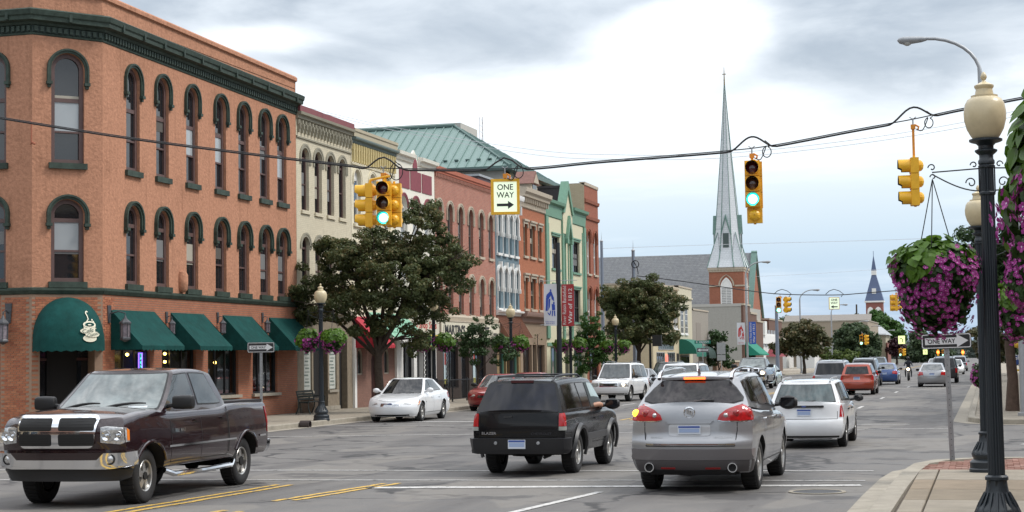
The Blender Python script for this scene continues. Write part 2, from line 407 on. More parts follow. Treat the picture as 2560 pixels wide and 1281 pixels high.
slab_block('far_left_pavement',[(-60,127.36),(-25,127.36)] + arc(-25,131.2,3.94,-90,0) + [(KL - .16,420),(-60,420)],.13,M_['conc'])
Rk = [(KR - .12,-2),(KR,24.5)] + [(KR + .05,28.0),(KR + .14,29.6),(KR + .42,30.6),(KR + .95,31.2),(KR + 1.8,31.5)] + [(60,31.5)]
kerb('right_kerb',dens(Rk[:2],6) + Rk[2:],side=-1,gut=.36,w=.28)
kerb('far_right_kerb',[(60,49.3),(1.6,49.3),(.4,49.55),(-.25,50.3),(KR2 + .03,51.4),(KR2,52.5),(KR2,140),(KR2,500)],side=-1,gut=.42,w=.2)
slab_block('far_right_pavement',[(60,49.5),(1.7,49.5),(.5,49.75),(-.05,50.5),(KR2 + .2,51.6),(KR2 + .2,128),(.8,128),(.8,500),(60,500)],.13,M_['conc'])
flat('grass_verge',[(KR2 + .2,128),(.8,128),(.8,500),(KR2 + .2,500)],.14,grass_m)
base = slab_block('right_pavement',[(KR + .28,-2),(KR + .28,28.0),(KR + .7,30.7),(KR + 1.9,31.3),(60,31.3),(60,-2)],.105,mat('joint_sand',(.11,.09,.07),1.0))
def slab(x0,x1,y0,y1,m,dz=0.0,name='paving_slab',z=.15):
 e = .012; t = z + dz
 mb = MB(); mb.box(x0 + e,x1 - e,y0 + e,y1 - e,.10,t - .008)
 b0 = [(x0 + e,y0 + e),(x1 - e,y0 + e),(x1 - e,y1 - e),(x0 + e,y1 - e)]; q = .008
 b1 = [(x0 + e + q,y0 + e + q),(x1 - e - q,y0 + e + q),(x1 - e - q,y1 - e - q),(x0 + e + q,y1 - e - q)]
 mb.f.pop(1); mb.m.pop(1)
 mb.grid([[(x,y,t - .008) for x,y in b0],[(x,y,t) for x,y in b1]],close=True); mb.face([(x,y,t) for x,y in b1])
 return mb.build(name,m,base)
cslab = [mat('concrete_slab_%s' % n,c_,.9,var=.14,vscale=2.5,bump=.4,bscale=90,dirt=.25) for n,c_ in
  (('tan',(.235,.185,.13)),('grey',(.215,.175,.125)),('worn',(.27,.235,.185)))]
xs = [KR + .31,KR + .62,KR + 2.2,KR + 3.9,KR + 5.6,KR + 7.5]
ys = [3.0 + 1.75 * k for k in range(15)]; ys[-1] = 28.0
for i in range(len(xs) - 1):
 for j in range(len(ys) - 1):
  slab(xs[i],xs[i + 1],ys[j],ys[j + 1],cslab[(i * 3 + j * 5) % 3],dz=random.uniform(-.003,.003))
pav = [mat('red_paver_%s' % n,c_,.9,var=.2,vscale=6,bump=.4,bscale=60,dirt=.3) for n,c_ in
 (('rose',(.25,.125,.095)),('rust',(.22,.105,.075)),('pale',(.29,.17,.135)))]
k = 0
pw,ph = .205,.105
meshes = []
for m in pav:
 mb = MB(); mb.box(-pw / 2 + .006,pw / 2 - .006,-ph / 2 + .006,ph / 2 - .006,-.03,0); meshes.append(mb.mesh('paver',m))
rest = [MB(),MB(),MB()]
y = 28.07; row = 0
while y < 31.05:
 x = KR + .45 + (row % 2) * pw / 2
 while x < KR + 4.2:
  lim = KR + .42 if y < 29.4 else (KR + .6 if y < 30.2 else (KR + 1.0 if y < 30.7 else KR + 1.7))
  if x > lim:
   i = random.randrange(3); dz = random.uniform(-.004,.004)
   if k < 290: place('paver',meshes[i],base,loc=(x,y,.148 + dz),rz=random.uniform(-.02,.02)); k += 1
   else: rest[i].box(x - pw / 2 + .006,x + pw / 2 - .006,y - ph / 2 + .006,y + ph / 2 - .006,.12,.148 + dz)
  x += pw
 y += ph; row += 1
for i in range(3):
 o = rest[i].build('paver',pav[i],base); o['kind'] = 'stuff'
# ---------------------------------------------------------------- painted lines
def line(name,pts,w,m,z=.008):
 mb = MB(); P = [Vector((x,y,0)) for x,y in pts]; rows = []
 for i,p in enumerate(P):
  t = (P[min(i + 1,len(P) - 1)] - P[max(i - 1,0)]).normalized(); n = Vector((-t.y,t.x,0)) * (w / 2)
  rows.append([p - n + Vector((0,0,z)),p + n + Vector((0,0,z))])
 mb.grid(rows); o = mb.build(name,m); o['kind'] = 'structure'; return o
def wob(p0,p1,n=14,a=.02):
 return [(p0[0] + (p1[0] - p0[0]) * k / n + random.uniform(-a,a),p0[1] + (p1[1] - p0[1]) * k / n + random.uniform(-a,a)) for k in range(n + 1)]
line('stop_line',wob((-9.6,25.4),(-1.95,26.5)),.32,wpaint)
line('crosswalk_line',wob((-19.6,26.5),(-1.95,27.5)),.12,wpaint)
line('crosswalk_line',wob((-19.6,29.2),(-1.95,29.75)),.13,wpaint)
line('crosswalk_line',wob((-20.6,42.6),(-1.0,46.9)),.14,wpaint)
line('crosswalk_line',wob((-20.6,50.6),(-2.2,49.6)),.14,wpaint)
line('stop_line',wob((-20.6,53.6),(-11.6,53.2)),.35,wpaint)
line('centre_line',wob((-11.55,18.0),(-11.13,25.9)),.11,ypaint)
line('centre_line',wob((-11.85,18.0),(-11.38,25.9)),.11,ypaint)
line('centre_line',wob((-9.85,23.0),(-9.42,26.4)),.11,ypaint)
line('centre_line',wob((-10.1,22.8),(-9.65,26.3)),.11,ypaint)
line('centre_line',wob((-10.5,17.0),(-10.15,21.3)),.12,ypaint)
line('centre_line',wob((-10.2,17.0),(-9.85,21.2)),.12,ypaint)
line('lane_line',wob((-6.35,19.2),(-5.68,24.9),a=.01),.13,wpaint)
for k in range(2): line('centre_line',[(-11.3 - .3 * k,54),(-11.2 - .3 * k,112)],.11,ypaint)
for k in range(2): line('centre_line',[(-11.2 - .3 * k,130),(-11 - .3 * k,400)],.11,ypaint)
for y in (54,66.0,80.0,92.5,107,131,144,157,170,185,200,220,240):
 if y != 54: line('lane_line',[(-4.75,y - 1.4),(-4.77,y + 1.6)],.13,wpaint)
for y in (56,66,76,86,96): line('lane_line',[(-8.0,y),(-8.0,y + 3)],.13,wpaint)
for y in (50,59,68,77): line('lane_line',[(-15.2,y + 3),(-15.2,y + 6)],.13,wpaint)
for i,x in enumerate((-.2,.9,2.0)): line('crosswalk_line',[(x + 1.6,47.0),(x + 2.3,47.2)],.25,wpaint)
for y in (38.5,40.4): line('lane_line',[(.7 + (y - 38.5) * .2,y),(1.1 + (y - 38.5) * .2,y + 1.0)],.2,wpaint)
mh = empty('manhole_cover',G(2043,1231),0,'round iron manhole cover sunk in the asphalt near the right gutter','manhole cover')
mb = MB(); mb.lathe([(.42,.004),(.42,.014),(.36,.014),(.36,.005)],seg=28); mb.build('rim',M_['kerbm'],mh,smooth=30)
mb = MB(); mb.lathe([(.355,.008),(.0005,.008)],seg=24); mb.build('cover',mat('cast_iron',(.05,.05,.052),.6,metal=.3,var=.3,vscale=20),mh)
# ================================================================ FACADE KIT (local: x along the front, y inwards, z up)
def arch_top(w,zs,rise,n=12):
 """top edge of an opening from its left jamb to its right one; rise w/2 = round, 0 = flat"""
 if rise <= 0: return [(-w / 2,zs),(w / 2,zs)]
 r_ = (w * w / 4 + rise * rise) / (2 * rise); cz = zs + rise - r_; a0 = math.asin(min(1,w / 2 / r_))
 if rise > w / 2: a0 = math.pi - a0
 if abs(rise - w / 2) < 1e-6: a0 = math.pi / 2
 return [(r_ * math.sin(-a0 + 2 * a0 * k / n),cz + r_ * math.cos(-a0 + 2 * a0 * k / n)) for k in range(n + 1)]
def wall_band(mb,x0,x1,z0,z1,ops=(),y=0.0,rev=.2):
 """wall between z0 and z1 with real openings (xc, w, zb, zs, rise) and their reveals"""
 cur = x0
 for xc,w,zb,zs,rise in sorted(ops):
  a,b_ = xc - w / 2,xc + w / 2
  mb.face([(cur,y,z0),(a,y,z0),(a,y,z1),(cur,y,z1)])
  if zb > z0: mb.face([(a,y,z0),(b_,y,z0),(b_,y,zb),(a,y,zb)])
  top = [(xc + x,z) for x,z in arch_top(w,zs,rise)]
  for (p,q) in zip(top,top[1:]): mb.face([(p[0],y,p[1]),(q[0],y,q[1]),(q[0],y,z1),(p[0],y,z1)])
  out = [(a,zb)] + top + [(b_,zb)]
  for (p,q) in zip(out,out[1:]): mb.face([(p[0],y,p[1]),(p[0],y + rev,p[1]),(q[0],y + rev,q[1]),(q[0],y,q[1])])
  mb.face([(a,y,zb),(b_,y,zb),(b_,y + rev,zb),(a,y + rev,zb)])
  cur = b_
 mb.face([(cur,y,z0),(x1,y,z0),(x1,y,z1),(cur,y,z1)])
def ring(mb,outer,inner,y0,y1):
 """frame between two open outlines (lists of (x, z) with equal length), closed loop"""
 n = len(outer)
 mb.grid([[(x,y1,z) for x,z in outer],[(x,y0,z) for x,z in outer],[(x,y0,z) for x,z in inner],[(x,y1,z) for x,z in inner]],close=True)
def outline(w,zb,zs,rise,inset=0.0,n=12):
 top = arch_top(w - 2 * inset,zs,rise - inset if rise > inset else rise,n) if rise > 0 else [(-w / 2 + inset,zs - inset),(w / 2 - inset,zs - inset)]
 return [(-w / 2 + inset,zb + inset)] + top + [(w / 2 - inset,zb + inset)]
def make_window(parent,xc,w,zb,zs,rise,fm,pm,y=.16,fw=.07,rails=(),sill=None,hood=None,mull=0,pane2=None,curtain=None,name='window',sw=.09,sd=.09,sh=.13):
 mb = MB(); ring(mb,outline(w,zb,zs,rise),outline(w,zb,zs,rise,fw),y - .03,y + .08)
 for z,t in rails: mb.box(-w / 2 + fw,w / 2 - fw,y - .015,y + .05,z - t / 2,z + t / 2)
 for k in range(mull):
  x = -w / 2 + w * (k + 1) / (mull + 1); mb.box(x - .022,x + .022,y + .002,y + .045,zb + fw,zs + (rise * .6 if rise else -fw))
 win = mb.build(name,fm,parent,loc=(xc,0,0))
 ins = outline(w,zb,zs,rise,fw * .9)
 zmid = rails[-1][0] if rails else None
 if pane2 is not None and zmid:
  g = MB(); lo = [(-w / 2 + fw * .9,zb + fw * .9),(-w / 2 + fw * .9,zmid),(w / 2 - fw * .9,zmid),(w / 2 - fw * .9,zb + fw * .9)]
  g.face([(x,y + .05,z) for x,z in lo][::-1]); g.build('pane',pm,win)
  up = [(-w / 2 + fw * .9,zmid)] + ins[1:-1] + [(w / 2 - fw * .9,zmid)]
  g = MB(); g.face([(x,y + .03,z) for x,z in up][::-1]); g.build('pane',pane2,win)
 else:
  g = MB(); g.face([(x,y + .04,z) for x,z in ins][::-1]); g.build('pane',pm,win)
 if sill is not None:
  s_ = MB(); s_.box(-w / 2 - sw,w / 2 + sw,-sd,y,zb - sh,zb + .004); s_.build('sill',sill,win)
 if hood: hood(win,w,zs,rise)
 return win
def hood_arch(m,th=.15,proud=.11,drop=.28,lip=.05,label=True,foot=True):
 def f(win,w,zs,rise):
  mb = MB(); t1 = arch_top(w + .03,zs,rise + .01,16)
  rr = rise + th if rise > 0 else 0
  t2 = arch_top(w + 2 * th,zs,rr,16)
  inn = [(-w / 2 - .015,zs - drop)] + t1 + [(w / 2 + .015,zs - drop)]
  out = [(-w / 2 - th,zs - drop)] + t2 + [(w / 2 + th,zs - drop)]
  rows = []
  for (a,b_) in zip(inn,out):
   mx,mz = a[0] * .45 + b_[0] * .55,a[1] * .45 + b_[1] * .55
   rows.append([(a[0],.0,a[1]),(a[0],-proud * .6,a[1]),(mx,-proud * .65,mz),(mx,-proud,mz),(b_[0],-proud,b_[1]),(b_[0],0,b_[1])])
  mb.grid(rows)
  if foot:
   for s_ in (-1,1):
    xc = s_ * (w / 2 + th * .55)
    mb.box(xc - th * .62,xc + th * .62,-proud - .03,0,zs - drop - .07,zs - drop + .02)
    mb.box(xc - th * .35,xc + th * .35,-proud * .8,0,zs - drop - .16,zs - drop - .07)
  mb.build('hood',m,win)
 return f
def hood_flat(m,th=.16,proud=.12,over=.1,brackets=True):
 def f(win,w,zs,rise):
  mb = MB(); mb.box(-w / 2 - over,w / 2 + over,-proud * .5,0,zs + .004,zs + th * .6); mb.box(-w / 2 - over - .05,w / 2 + over + .05,-proud,0,zs + th * .6,zs + th)
  if brackets:
   for s_ in (-1,1): mb.box(s_ * (w / 2 + over * .5) - .05,s_ * (w / 2 + over * .5) + .05,-proud * .6,0,zs - .22,zs)
  mb.build('hood',m,win)
 return f
def copies(proto,xs,parent):
 for x in xs:
  c = copy_tree(proto,parent=parent); c.location = (x,proto.location.y,proto.location.z)
def sweep(mb,path,prof,dz=None):
 """mitred moulding: path of (x, y) run so that outside is on the right; prof of (out, z)"""
 P = [Vector(p) for p in path]; rows = []
 for i,p in enumerate(P):
  d0 = (P[i] - P[i - 1]).normalized() if i else (P[1] - P[0]).normalized()
  d1 = (P[i + 1] - P[i]).normalized() if i < len(P) - 1 else d0
  n0,n1_ = Vector((d0.y,-d0.x)),Vector((d1.y,-d1.x)); m = (n0 + n1_); m = m / max(m.length_squared,.01) * 2
  rows.append([(p.x + m.x * o,p.y + m.y * o,z + (dz[i] if dz else 0)) for o,z in prof])
 mb.grid(rows)
 for r_ in (rows[0],rows[-1]): mb.face(r_)
 return mb
def body_box(name,L,D,z0,z1,m,parent,roof=None,par=.0,y0=.26):
 """side and back walls plus a flat roof behind the front"""
 mb = MB(); mb.face([(0,0,z0),(0,D,z0),(0,D,z1),(0,0,z1)]); mb.face([(L,0,z0),(L,D,z0),(L,D,z1),(L,0,z1)])
 mb.face([(0,D,z0),(L,D,z0),(L,D,z1),(0,D,z1)]); mb.build(name,m,parent)
 r_ = MB(); r_.face([(0,0,z1 - par),(L,0,z1 - par),(L,D,z1 - par),(0,D,z1 - par)])
 r_.build('roof',roof or mat('flat_roof',(.12,.12,.12),.9),parent)
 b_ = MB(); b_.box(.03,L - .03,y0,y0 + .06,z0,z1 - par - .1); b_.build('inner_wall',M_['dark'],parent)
def lean(parent,x0,x1,ztop,zbot,out,m,val=.16,name='awning',rail=M_['dark']):
 """canvas awning: sloping sheet, closed sides and a scalloped valance"""
 mb = MB(); n = 6
 rows = [[(x0 + (x1 - x0) * k / n,-out * t + (.02 if 0 < k < n and 0 < t < 1 else 0),ztop + (zbot - ztop) * t - .03 * math.sin(math.pi * t)) for k in range(n + 1)] for t in (0,.25,.5,.75,1)]
 mb.grid(rows)
 for x in (x0,x1): mb.face([(x,0,ztop),(x,-out,zbot),(x,0,zbot)])
 ns = max(6,int((x1 - x0) / .22)) * 2
 sc = [[(x0 + (x1 - x0) * k / ns,-out - .004,zbot) for k in range(ns + 1)],[(x0 + (x1 - x0) * k / ns,-out - .004,zbot - val + (.045 if k % 2 == 0 else 0)) for k in range(ns + 1)]]
 mb.grid(sc)
 for x in (x0,x1): mb.face([(x,0,zbot),(x,-out,zbot),(x,-out,zbot - val + .04),(x,0,zbot - val + .04)])
 return mb.build(name,m,parent)
XF = -25.4
def Yof(px): return PX(px,600,XF).y
def front(name,y0,label,cat='building'):
 return empty(name,(XF,y0,0),R(90),label,cat)
def Zof(px,py): return PX(px,py,XF).z
# ================================================================ the orange corner building
oc = front('corner_building',45.0,'salmon stucco corner building with green hooded windows and a brick ground floor','building')
OL = 14.72; FA = 1.48
bw = {}
st,gr,fm = M_['stucco'],M_['green'],M_['frame']
ZC = 4.17
floors = [dict(z0=4.3,z1=7.6,zb=4.52,zs=6.58,rise=.40,w=.86),dict(z0=7.6,z1=12.2,zb=8.05,zs=10.86,rise=.43,w=.86)]
wx = [46.87,48.82,50.92,53.10,54.97,56.80,58.38]; wx = [x - 45.0 for x in wx]
def up_wall(parent,x0,x1,cs,w=.86):
 mb = MB()
 for f_ in floors: wall_band(mb,x0,x1,f_['z0'],f_['z1'],[(c,w,f_['zb'],f_['zs'],f_['rise'] if w == .86 or f_['z0'] < 5 else w / 2) for c in cs],rev=.24)
 return mb.build('stucco_wall',st,parent)
up_wall(oc,0,OL,wx)
hd2 = hood_arch(gr,.135,.10,.40); hd1 = hood_arch(gr,.14,.12,.34)
paneL = M_['pane']
def two(parent,c,w=.86):
 a = make_window(parent,c,w,4.52,6.58,.40,fm,M_['pane'],y=.13,fw=.125,rails=((6.36,.12),(5.45,.06)),sill=gr,hood=hd1,sw=.08,sd=.10,sh=.17)
 b_ = make_window(parent,c,w,8.05,10.86,w / 2,fm,M_['pane'],y=.13,fw=.125,rails=((9.95,.12),(9.0,.06)),sill=gr,hood=hd2,sw=.08,sd=.10,sh=.17,pane2=M_['pane'])
 return a,b_
a,b_ = two(oc,wx[0]); copies(a,wx[1:],oc); copies(b_,wx[1:],oc)
bl = MB(); bl.box(-.30,.30,.142,.147,9.03,9.89); bm_ = bl.mesh('blind',M_['panelit'])
for w_ in [o for o in oc.children if o.name.startswith('window') and len(o.children) == 4]:
 if random.random() < .7: place('blind',bm_,w_)
def subframe(x,y,rz):
 e = bpy.data.objects.new('wall_frame',None); COL.objects.link(e); e.parent = oc; e.location = (x,y,0); e.rotation_euler = (0,0,rz); return e
FL = FA * math.sqrt(2)
def bake(parent_fr,fn):
 """build with fn(parent) in a turned local frame, then hang the pieces straight on the building"""
 before = set(o.name for o in bpy.data.objects)
 fn(parent_fr)
 mt = Matrix.Translation(parent_fr.location) @ Matrix.Rotation(parent_fr.rotation_euler.z,4,'Z')
 for o in [o for o in bpy.data.objects if o.name not in before and o.parent == parent_fr]:
  loc = Matrix.Translation(o.location) @ Matrix.Rotation(o.rotation_euler.z,4,'Z')
  m = mt @ loc; o.parent = oc; o.location = m.to_translation(); o.rotation_euler = m.to_euler()
 bpy.data.objects.remove(parent_fr)
def facet(p):
 up_wall(p,0,FL,[FL / 2],w=.98)
 wa,wb = two(p,FL / 2,.98)
 b2 = MB(); b2.box(-.36,.36,.142,.147,9.03,9.89); b2.build('blind',M_['panelit'],wb)
 b2 = MB(); b2.box(-.36,.36,.142,.147,5.48,6.30); b2.build('blind',M_['panelit'],wa)
def side(p):
 up_wall(p,0,9.0,[1.4,3.6,5.8,7.6][:0] + [1.2,3.4,5.6,7.7])
 a,b_ = two(p,1.2)
 for x in (3.4,5.6,7.7):
  for w_ in (a,b_): c_ = copy_tree(w_,parent=p); c_.location = (x,0,0)
bake(subframe(-FA,FA,R(-45)),facet)
bake(subframe(-FA,FA + 9.0,R(-90)),side)
path = [(-FA,FA + 9),(-FA,FA),(0,0),(OL + .05,0)]; DZ = [.14,.12,.05,-.14]
mb = MB(); sweep(mb,path,[(0,11.99),(.08,12.02),(.12,12.09),(.30,12.13),(.31,12.24),(.35,12.28),(.38,12.42),(.30,12.47),(0,12.49)],DZ)
mb.build('cornice',gr,oc,smooth=20)
mb = MB(); sweep(mb,path,[(.0,11.72),(.03,11.74),(.04,11.78),(.02,11.80),(.0,11.82)],DZ); mb.build('cornice_lower_moulding',gr,oc)
mb = MB(); sweep(mb,path,[(0,11.81),(.03,11.81),(.03,12.01),(0,12.01)],DZ); mb.build('frieze_board',mat('green_frieze',(.022,.04,.032),.6),oc)
mb = MB(); sweep(mb,path,[(0,4.15),(.04,4.17),(.10,4.27),(.10,4.33),(0,4.36)]); mb.build('belt_course',gr,oc)
mb = MB(); sweep(mb,path,[(-.02,12.3),(-.02,13.0),(.06,13.04),(.06,13.16),(.0,13.22),(-.35,13.22),(-.35,12.3)],DZ)
mb.build('parapet',st,oc)
dm = MB(); dm.box(-.05,.05,-.09,0,11.83,11.99); dme = dm.mesh('dentil',gr)
bk = MB(); bk.box(-.045,.045,-.37,-.27,12.14,12.40); bme = bk.mesh('bracket',gr)
cnt = 0; restd = MB()
def along(p0,p1,step,me,name,z0,z1):
 global cnt
 d = Vector(p1) - Vector(p0); n = int(d.length / step); t = d.normalized(); rz = math.atan2(t.y,t.x)
 for k in range(n):
  q = Vector(p0) + t * (k + .5) * d.length / n
  place(name,me,oc,loc=(q.x,q.y,z0 + (z1 - z0) * (k + .5) / n),rz=rz)
for (p0,p1),z0,z1 in zip(zip(path,path[1:]),DZ,DZ[1:]):
 s_ = .17
 if p0[1] > 5: p0 = (-FA,FA + 2.6)
 along(p0,p1,s_,dme,'dentil',z0,z1); along(p0,p1,1.25,bme,'bracket',z0,z1)
mb = MB()
mb.face([(OL,0,0),(OL,14,0),(OL,14,13.0),(OL,0,13.0)]); mb.face([(-FA,FA + 9,0),(OL,14,0),(OL,14,13),(-FA,FA + 9,13)])
mb.build('back_wall',st,oc)
mb = MB(); mb.face([(-FA,FA + 9,12.6),(-FA,FA,12.6),(0,0,12.6),(OL,0,12.6),(OL,14,12.6)]); mb.build('roof',mat('flat_roof',(.12,.12,.12),.9),oc)
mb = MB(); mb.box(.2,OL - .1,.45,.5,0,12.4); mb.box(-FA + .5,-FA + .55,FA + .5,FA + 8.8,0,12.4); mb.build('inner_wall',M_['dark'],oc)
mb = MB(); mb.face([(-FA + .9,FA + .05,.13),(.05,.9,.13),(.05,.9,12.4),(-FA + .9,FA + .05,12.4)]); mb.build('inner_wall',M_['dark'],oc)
# ---- ground floor: brick, laid brick by brick where it shows largest
shops = [(0.72,2.95),(3.75,6.15),(7.05,9.45),(10.65,12.85)]
gops = [((a + b_) / 2,b_ - a,.95,2.95,0) for a,b_ in shops]
mb = MB(); wall_band(mb,0,OL,0,ZC,gops,rev=.25); mb.build('brick_wall',M_['brickwall'],oc)
def facet0(p):
 mb = MB(); wall_band(mb,0,FL,0,ZC,[(FL / 2,1.62,.14,2.75,0)],rev=.75); mb.build('brick_wall',M_['brickdark'],p)
 d = MB(); d.box(FL / 2 - .81,FL / 2 + .81,.76,.8,.14,2.75); d.mat(1); d.box(FL / 2 - .03,FL / 2 + .03,.7,.76,.14,2.7); d.box(FL / 2 - .8,FL / 2 + .8,.7,.76,2.2,2.28)
 d.build('entrance_door',[M_['pane'],mat('dark_red_door',(.06,.016,.012),.5)],p)
def side0(p):
 mb = MB(); wall_band(mb,7.98,9,0,ZC,[]); mb.build('brick_wall',M_['brickdark'],p); mb = MB(); wall_band(mb,0,7.98,0,ZC,[]); mb.build('brick_wall',M_['brickwall'],p)
bake(subframe(-FA,FA,R(-45)),facet0); bake(subframe(-FA,FA + 9.0,R(-90)),side0)
bl_,bh_ = .205,.0685
bmesh_ = []
for i,c_ in enumerate(((.37,.135,.068),(.31,.105,.055),(.41,.165,.085))):
 q = MB(); q.box(-.095,.095,-.008,.01,-.029,.029); bmesh_.append(q.mesh('brick',mat('orange_brick_%s' % 'abc'[i],c_,.85,var=.2,vscale=5,bump=.3,bscale=40)))
laid = 0; restb = [MB(),MB(),MB()]
def lay(ox,oy,rz,x0,x1,z0,z1,skip=lambda x,z: False):
 """running-bond bricks on a wall whose local x axis starts at ox, oy and points along rz"""
 global laid
 ca,sa = math.cos(rz),math.sin(rz); row = int(z0 / bh_)
 z = row * bh_
 while z < z1 - .03:
  x = x0 + (row % 2) * bl_ / 2 + .1
  while x < x1 - .08:
   if not skip(x,z):
    i = random.choice((0,0,1,2)); dy = random.uniform(-.002,.003)
    X,Y = ox + ca * x - sa * dy,oy + sa * x + ca * dy
    if laid < 300 and z > 1.3:
     place('brick',bmesh_[i],oc,loc=(X,Y,z),rz=rz); laid += 1
    else:
     mbx = restb[i]; u_ = Vector((ca,sa,0)); w_ = Vector((-sa,ca,0))
     mbx.obox((X,Y,z),u_,w_,Vector((0,0,1)),.095,.009,.029)
   x += bl_
  z += bh_; row += 1
lay(-FA,FA + 9.0,R(-90),8.0,9.0,.3,4.1)                                      # the strip left of the corner
lay(-FA,FA,R(-45),0,FL,.3,4.1,skip=lambda x,z: abs(x - FL / 2) < .92 and z < 2.82)
lay(0,0,0,0,.72,.3,4.1)
for i in range(3):
 o = restb[i].build('brick',bmesh_[i].materials[0],oc); o['kind'] = 'stuff'
shopg = bpy.data.materials.new('clear_shop_glass'); shopg.use_nodes = True; shopg.node_tree.nodes.clear(); N = NT(shopg.node_tree)
N.n('ShaderNodeOutputMaterial',ins={0: N.n('ShaderNodeMixShader',ins={0: N.math('ADD',N.n('ShaderNodeFresnel',ins={0: 1.5}).outputs[0],.06),1: N.n('ShaderNodeBsdfTransparent',ins={0: (.75,.77,.75)}).outputs[0],2: N.n('ShaderNodeBsdfGlossy',ins={0: (1,1,1),1: .03}).outputs[0]}).outputs[0]})
for a,b_ in shops:
 w = b_ - a
 ww = make_window(oc,(a + b_) / 2,w,.95,2.95,0,M_['black'],shopg,y=.12,fw=.07,mull=2,sill=M_['kerbm'],name='shop_window',sd=.12,sh=.10)
warm = mat('warm_lamp_globe',(1,.8,.3),.4,emit=(1,.62,.12),estr=9)
lamp_lb = ['warm globe lamp glowing left of the blue neon sign','warm globe lamp in the leftmost cafe window corner','upper warm globe lamp in the second cafe window','lower warm globe lamp in the second cafe window','warm globe lamp in the third cafe window']
for px,py in ((318,887),(279,905),(412,885),(412,905),(537,907)):
 q = PX(px,py,XF - .22); mb = MB(); mb.lathe([(.001,-.05),(.045,-.03),(.05,0),(.045,.03),(.001,.05)],seg=10)
 o = mb.build('window_lamp',warm,None,smooth=True,loc=q)
 tag(o,None,'lamp','small warm globe lamps glowing inside the cafe windows'); o['label'] = lamp_lb.pop(0)
q = PX(351,900,XF - .20)
nz = empty('neon_sign',q,R(90),'narrow blue and green neon sign glowing in the first cafe window','neon sign')
mb = MB(); mb.box(-.10,.10,-.01,.01,-.28,.22); ob = MB()
mb.f = []; mb.v = []; mb.m = []
ring(mb,[(-.12,-.28),(-.12,.22),(.12,.22),(.12,-.28)],[(-.095,-.26),(-.095,.20),(.095,.20),(.095,-.26)],-.015,.015); mb.build('border',mat('neon_violet',(.1,.05,.6),.4,emit=(.25,.12,1),estr=2.2),nz)
mb = MB()
for k,ch in enumerate('OPEN'): put_text(mb,ch,lambda u,v,k=k: (u,-.02,.15 - k * .12 + v),.11,.09)
mb.build('lettering',mat('neon_green',(.05,.5,.4),.4,emit=(.1,.9,.7),estr=1.6),nz)
aw = [(45.48,48.25),(49.35,51.75),(53.2,55.6),(57.1,59.65)]
for a,b_ in aw: lean(oc,a - 45,b_ - 45,3.72,2.62,1.05,M_['awngreen'])
def dome(p):
 mb = MB(); w = FL * .5 - .02; rows = []; n = 22
 H0,Hh = 2.62,1.45
 for j in range(9):
  t = j / 8; yy = -1.0 * math.sin(t * math.pi / 2); sc = math.cos(t * math.pi / 2)
  rows.append([(FL / 2 - w * math.cos(math.pi * k / n) * (1 if True else 0),yy * (1 if True else 0) if True else 0,H0 + Hh * math.sin(math.pi * k / n) * (1 if True else sc)) for k in range(n + 1)] if False else
     [(FL / 2 + w * math.sin(-math.pi / 2 + math.pi * k / n),-1.0 * math.sin(t * math.pi / 2) * math.cos(-math.pi / 2 + math.pi * k / n) ** .6 if 0 < k < n else 0,
     H0 + Hh * math.cos(-math.pi / 2 + math.pi * k / n) ** .75 * math.cos(t * math.pi / 2) if 0 < k < n else H0) for k in range(n + 1)])
 mb.grid(rows)
 base = rows[-1]; ns = len(base)
 mb.grid([base,[(x,y,H0 - .17 + (.04 if k % 2 else 0)) for k,(x,y,z) in enumerate(base)]])
 mb.build('awning',M_['awngreen'],p,smooth=50)
 def surf(a,z,o=.012):       # a across the vault, z height
  c_ = math.cos(a); zz = (z - H0) / (Hh * max(c_,.05) ** .75); zz = min(max(zz,0),.999)
  s_ = math.sqrt(1 - zz * zz)
  return (FL / 2 + (w + o) * math.sin(a),-(1.0 + o) * s_ * c_ ** .6 - o,z + o * .5)
 em = MB()
 def blobp(pts,m,o):
  em.cur = m; P = [surf(.42 + u * 1.0,3.13 + v,o) for u,v in pts]
  cx = surf(.42 + sum(p[0] for p in pts) / len(pts),3.13 + sum(p[1] for p in pts) / len(pts),o)
  for i in range(len(P)): em.face([P[i],P[(i + 1) % len(P)],cx])
 E_ = lambda cx,cy,rx,ry,n=20,a0=0,a1=360: [(cx + rx * math.cos(R(a0 + (a1 - a0) * k / n)),cy + ry * math.sin(R(a0 + (a1 - a0) * k / n))) for k in range(n)]
 blobp(E_(0,-.30,.23,.11),0,.012); blobp([(-.21,.10),(.20,.10),(.17,-.22),(-.15,-.24)],0,.014); blobp(E_(0,.10,.215,.10),0,.017)
 blobp(E_(0,.10,.155,.055),1,.024); blobp(E_(-.02,.085,.06,.018),0,.030)
 blobp(E_(-.07,-.09,.24,.085),0,.020); blobp(E_(.09,-.19,.25,.085),0,.022)
 for (u,v,r_) in ((.10,.24,.030),(.14,.19,.026),(.18,.14,.022),(.20,.06,.02),(.21,-.01,.018)): blobp(E_(u,v,r_,r_ * .9,8),0,.014)
 st_ = [(-.10,.17),(-.03,.26),(-.05,.36),(-.09,.44),(-.06,.50),(-.015,.47)]
 for (g,q) in zip(st_,st_[1:]):
  n_ = Vector((q[1] - g[1],g[0] - q[0])).normalized() * .016; blobp([(g[0] - n_.x,g[1] - n_.y),(q[0] - n_.x,q[1] - n_.y),(q[0] + n_.x,q[1] + n_.y),(g[0] + n_.x,g[1] + n_.y)],0,.014)
 em.cur = 1
 put_text(em,'Cafe',lambda u,v: surf(.42 - .08 + u,3.13 - .085 + v + u * .15,.034),.36,.115)
 put_text(em,'Classics',lambda u,v: surf(.42 + .09 + u,3.13 - .19 + v + u * .22,.036),.42,.095)
 em.build('emblem',[mat('cream_emblem',(.70,.66,.52),.7),M_['awngreen']],p)
bake(subframe(-FA,FA,R(-45)),dome)
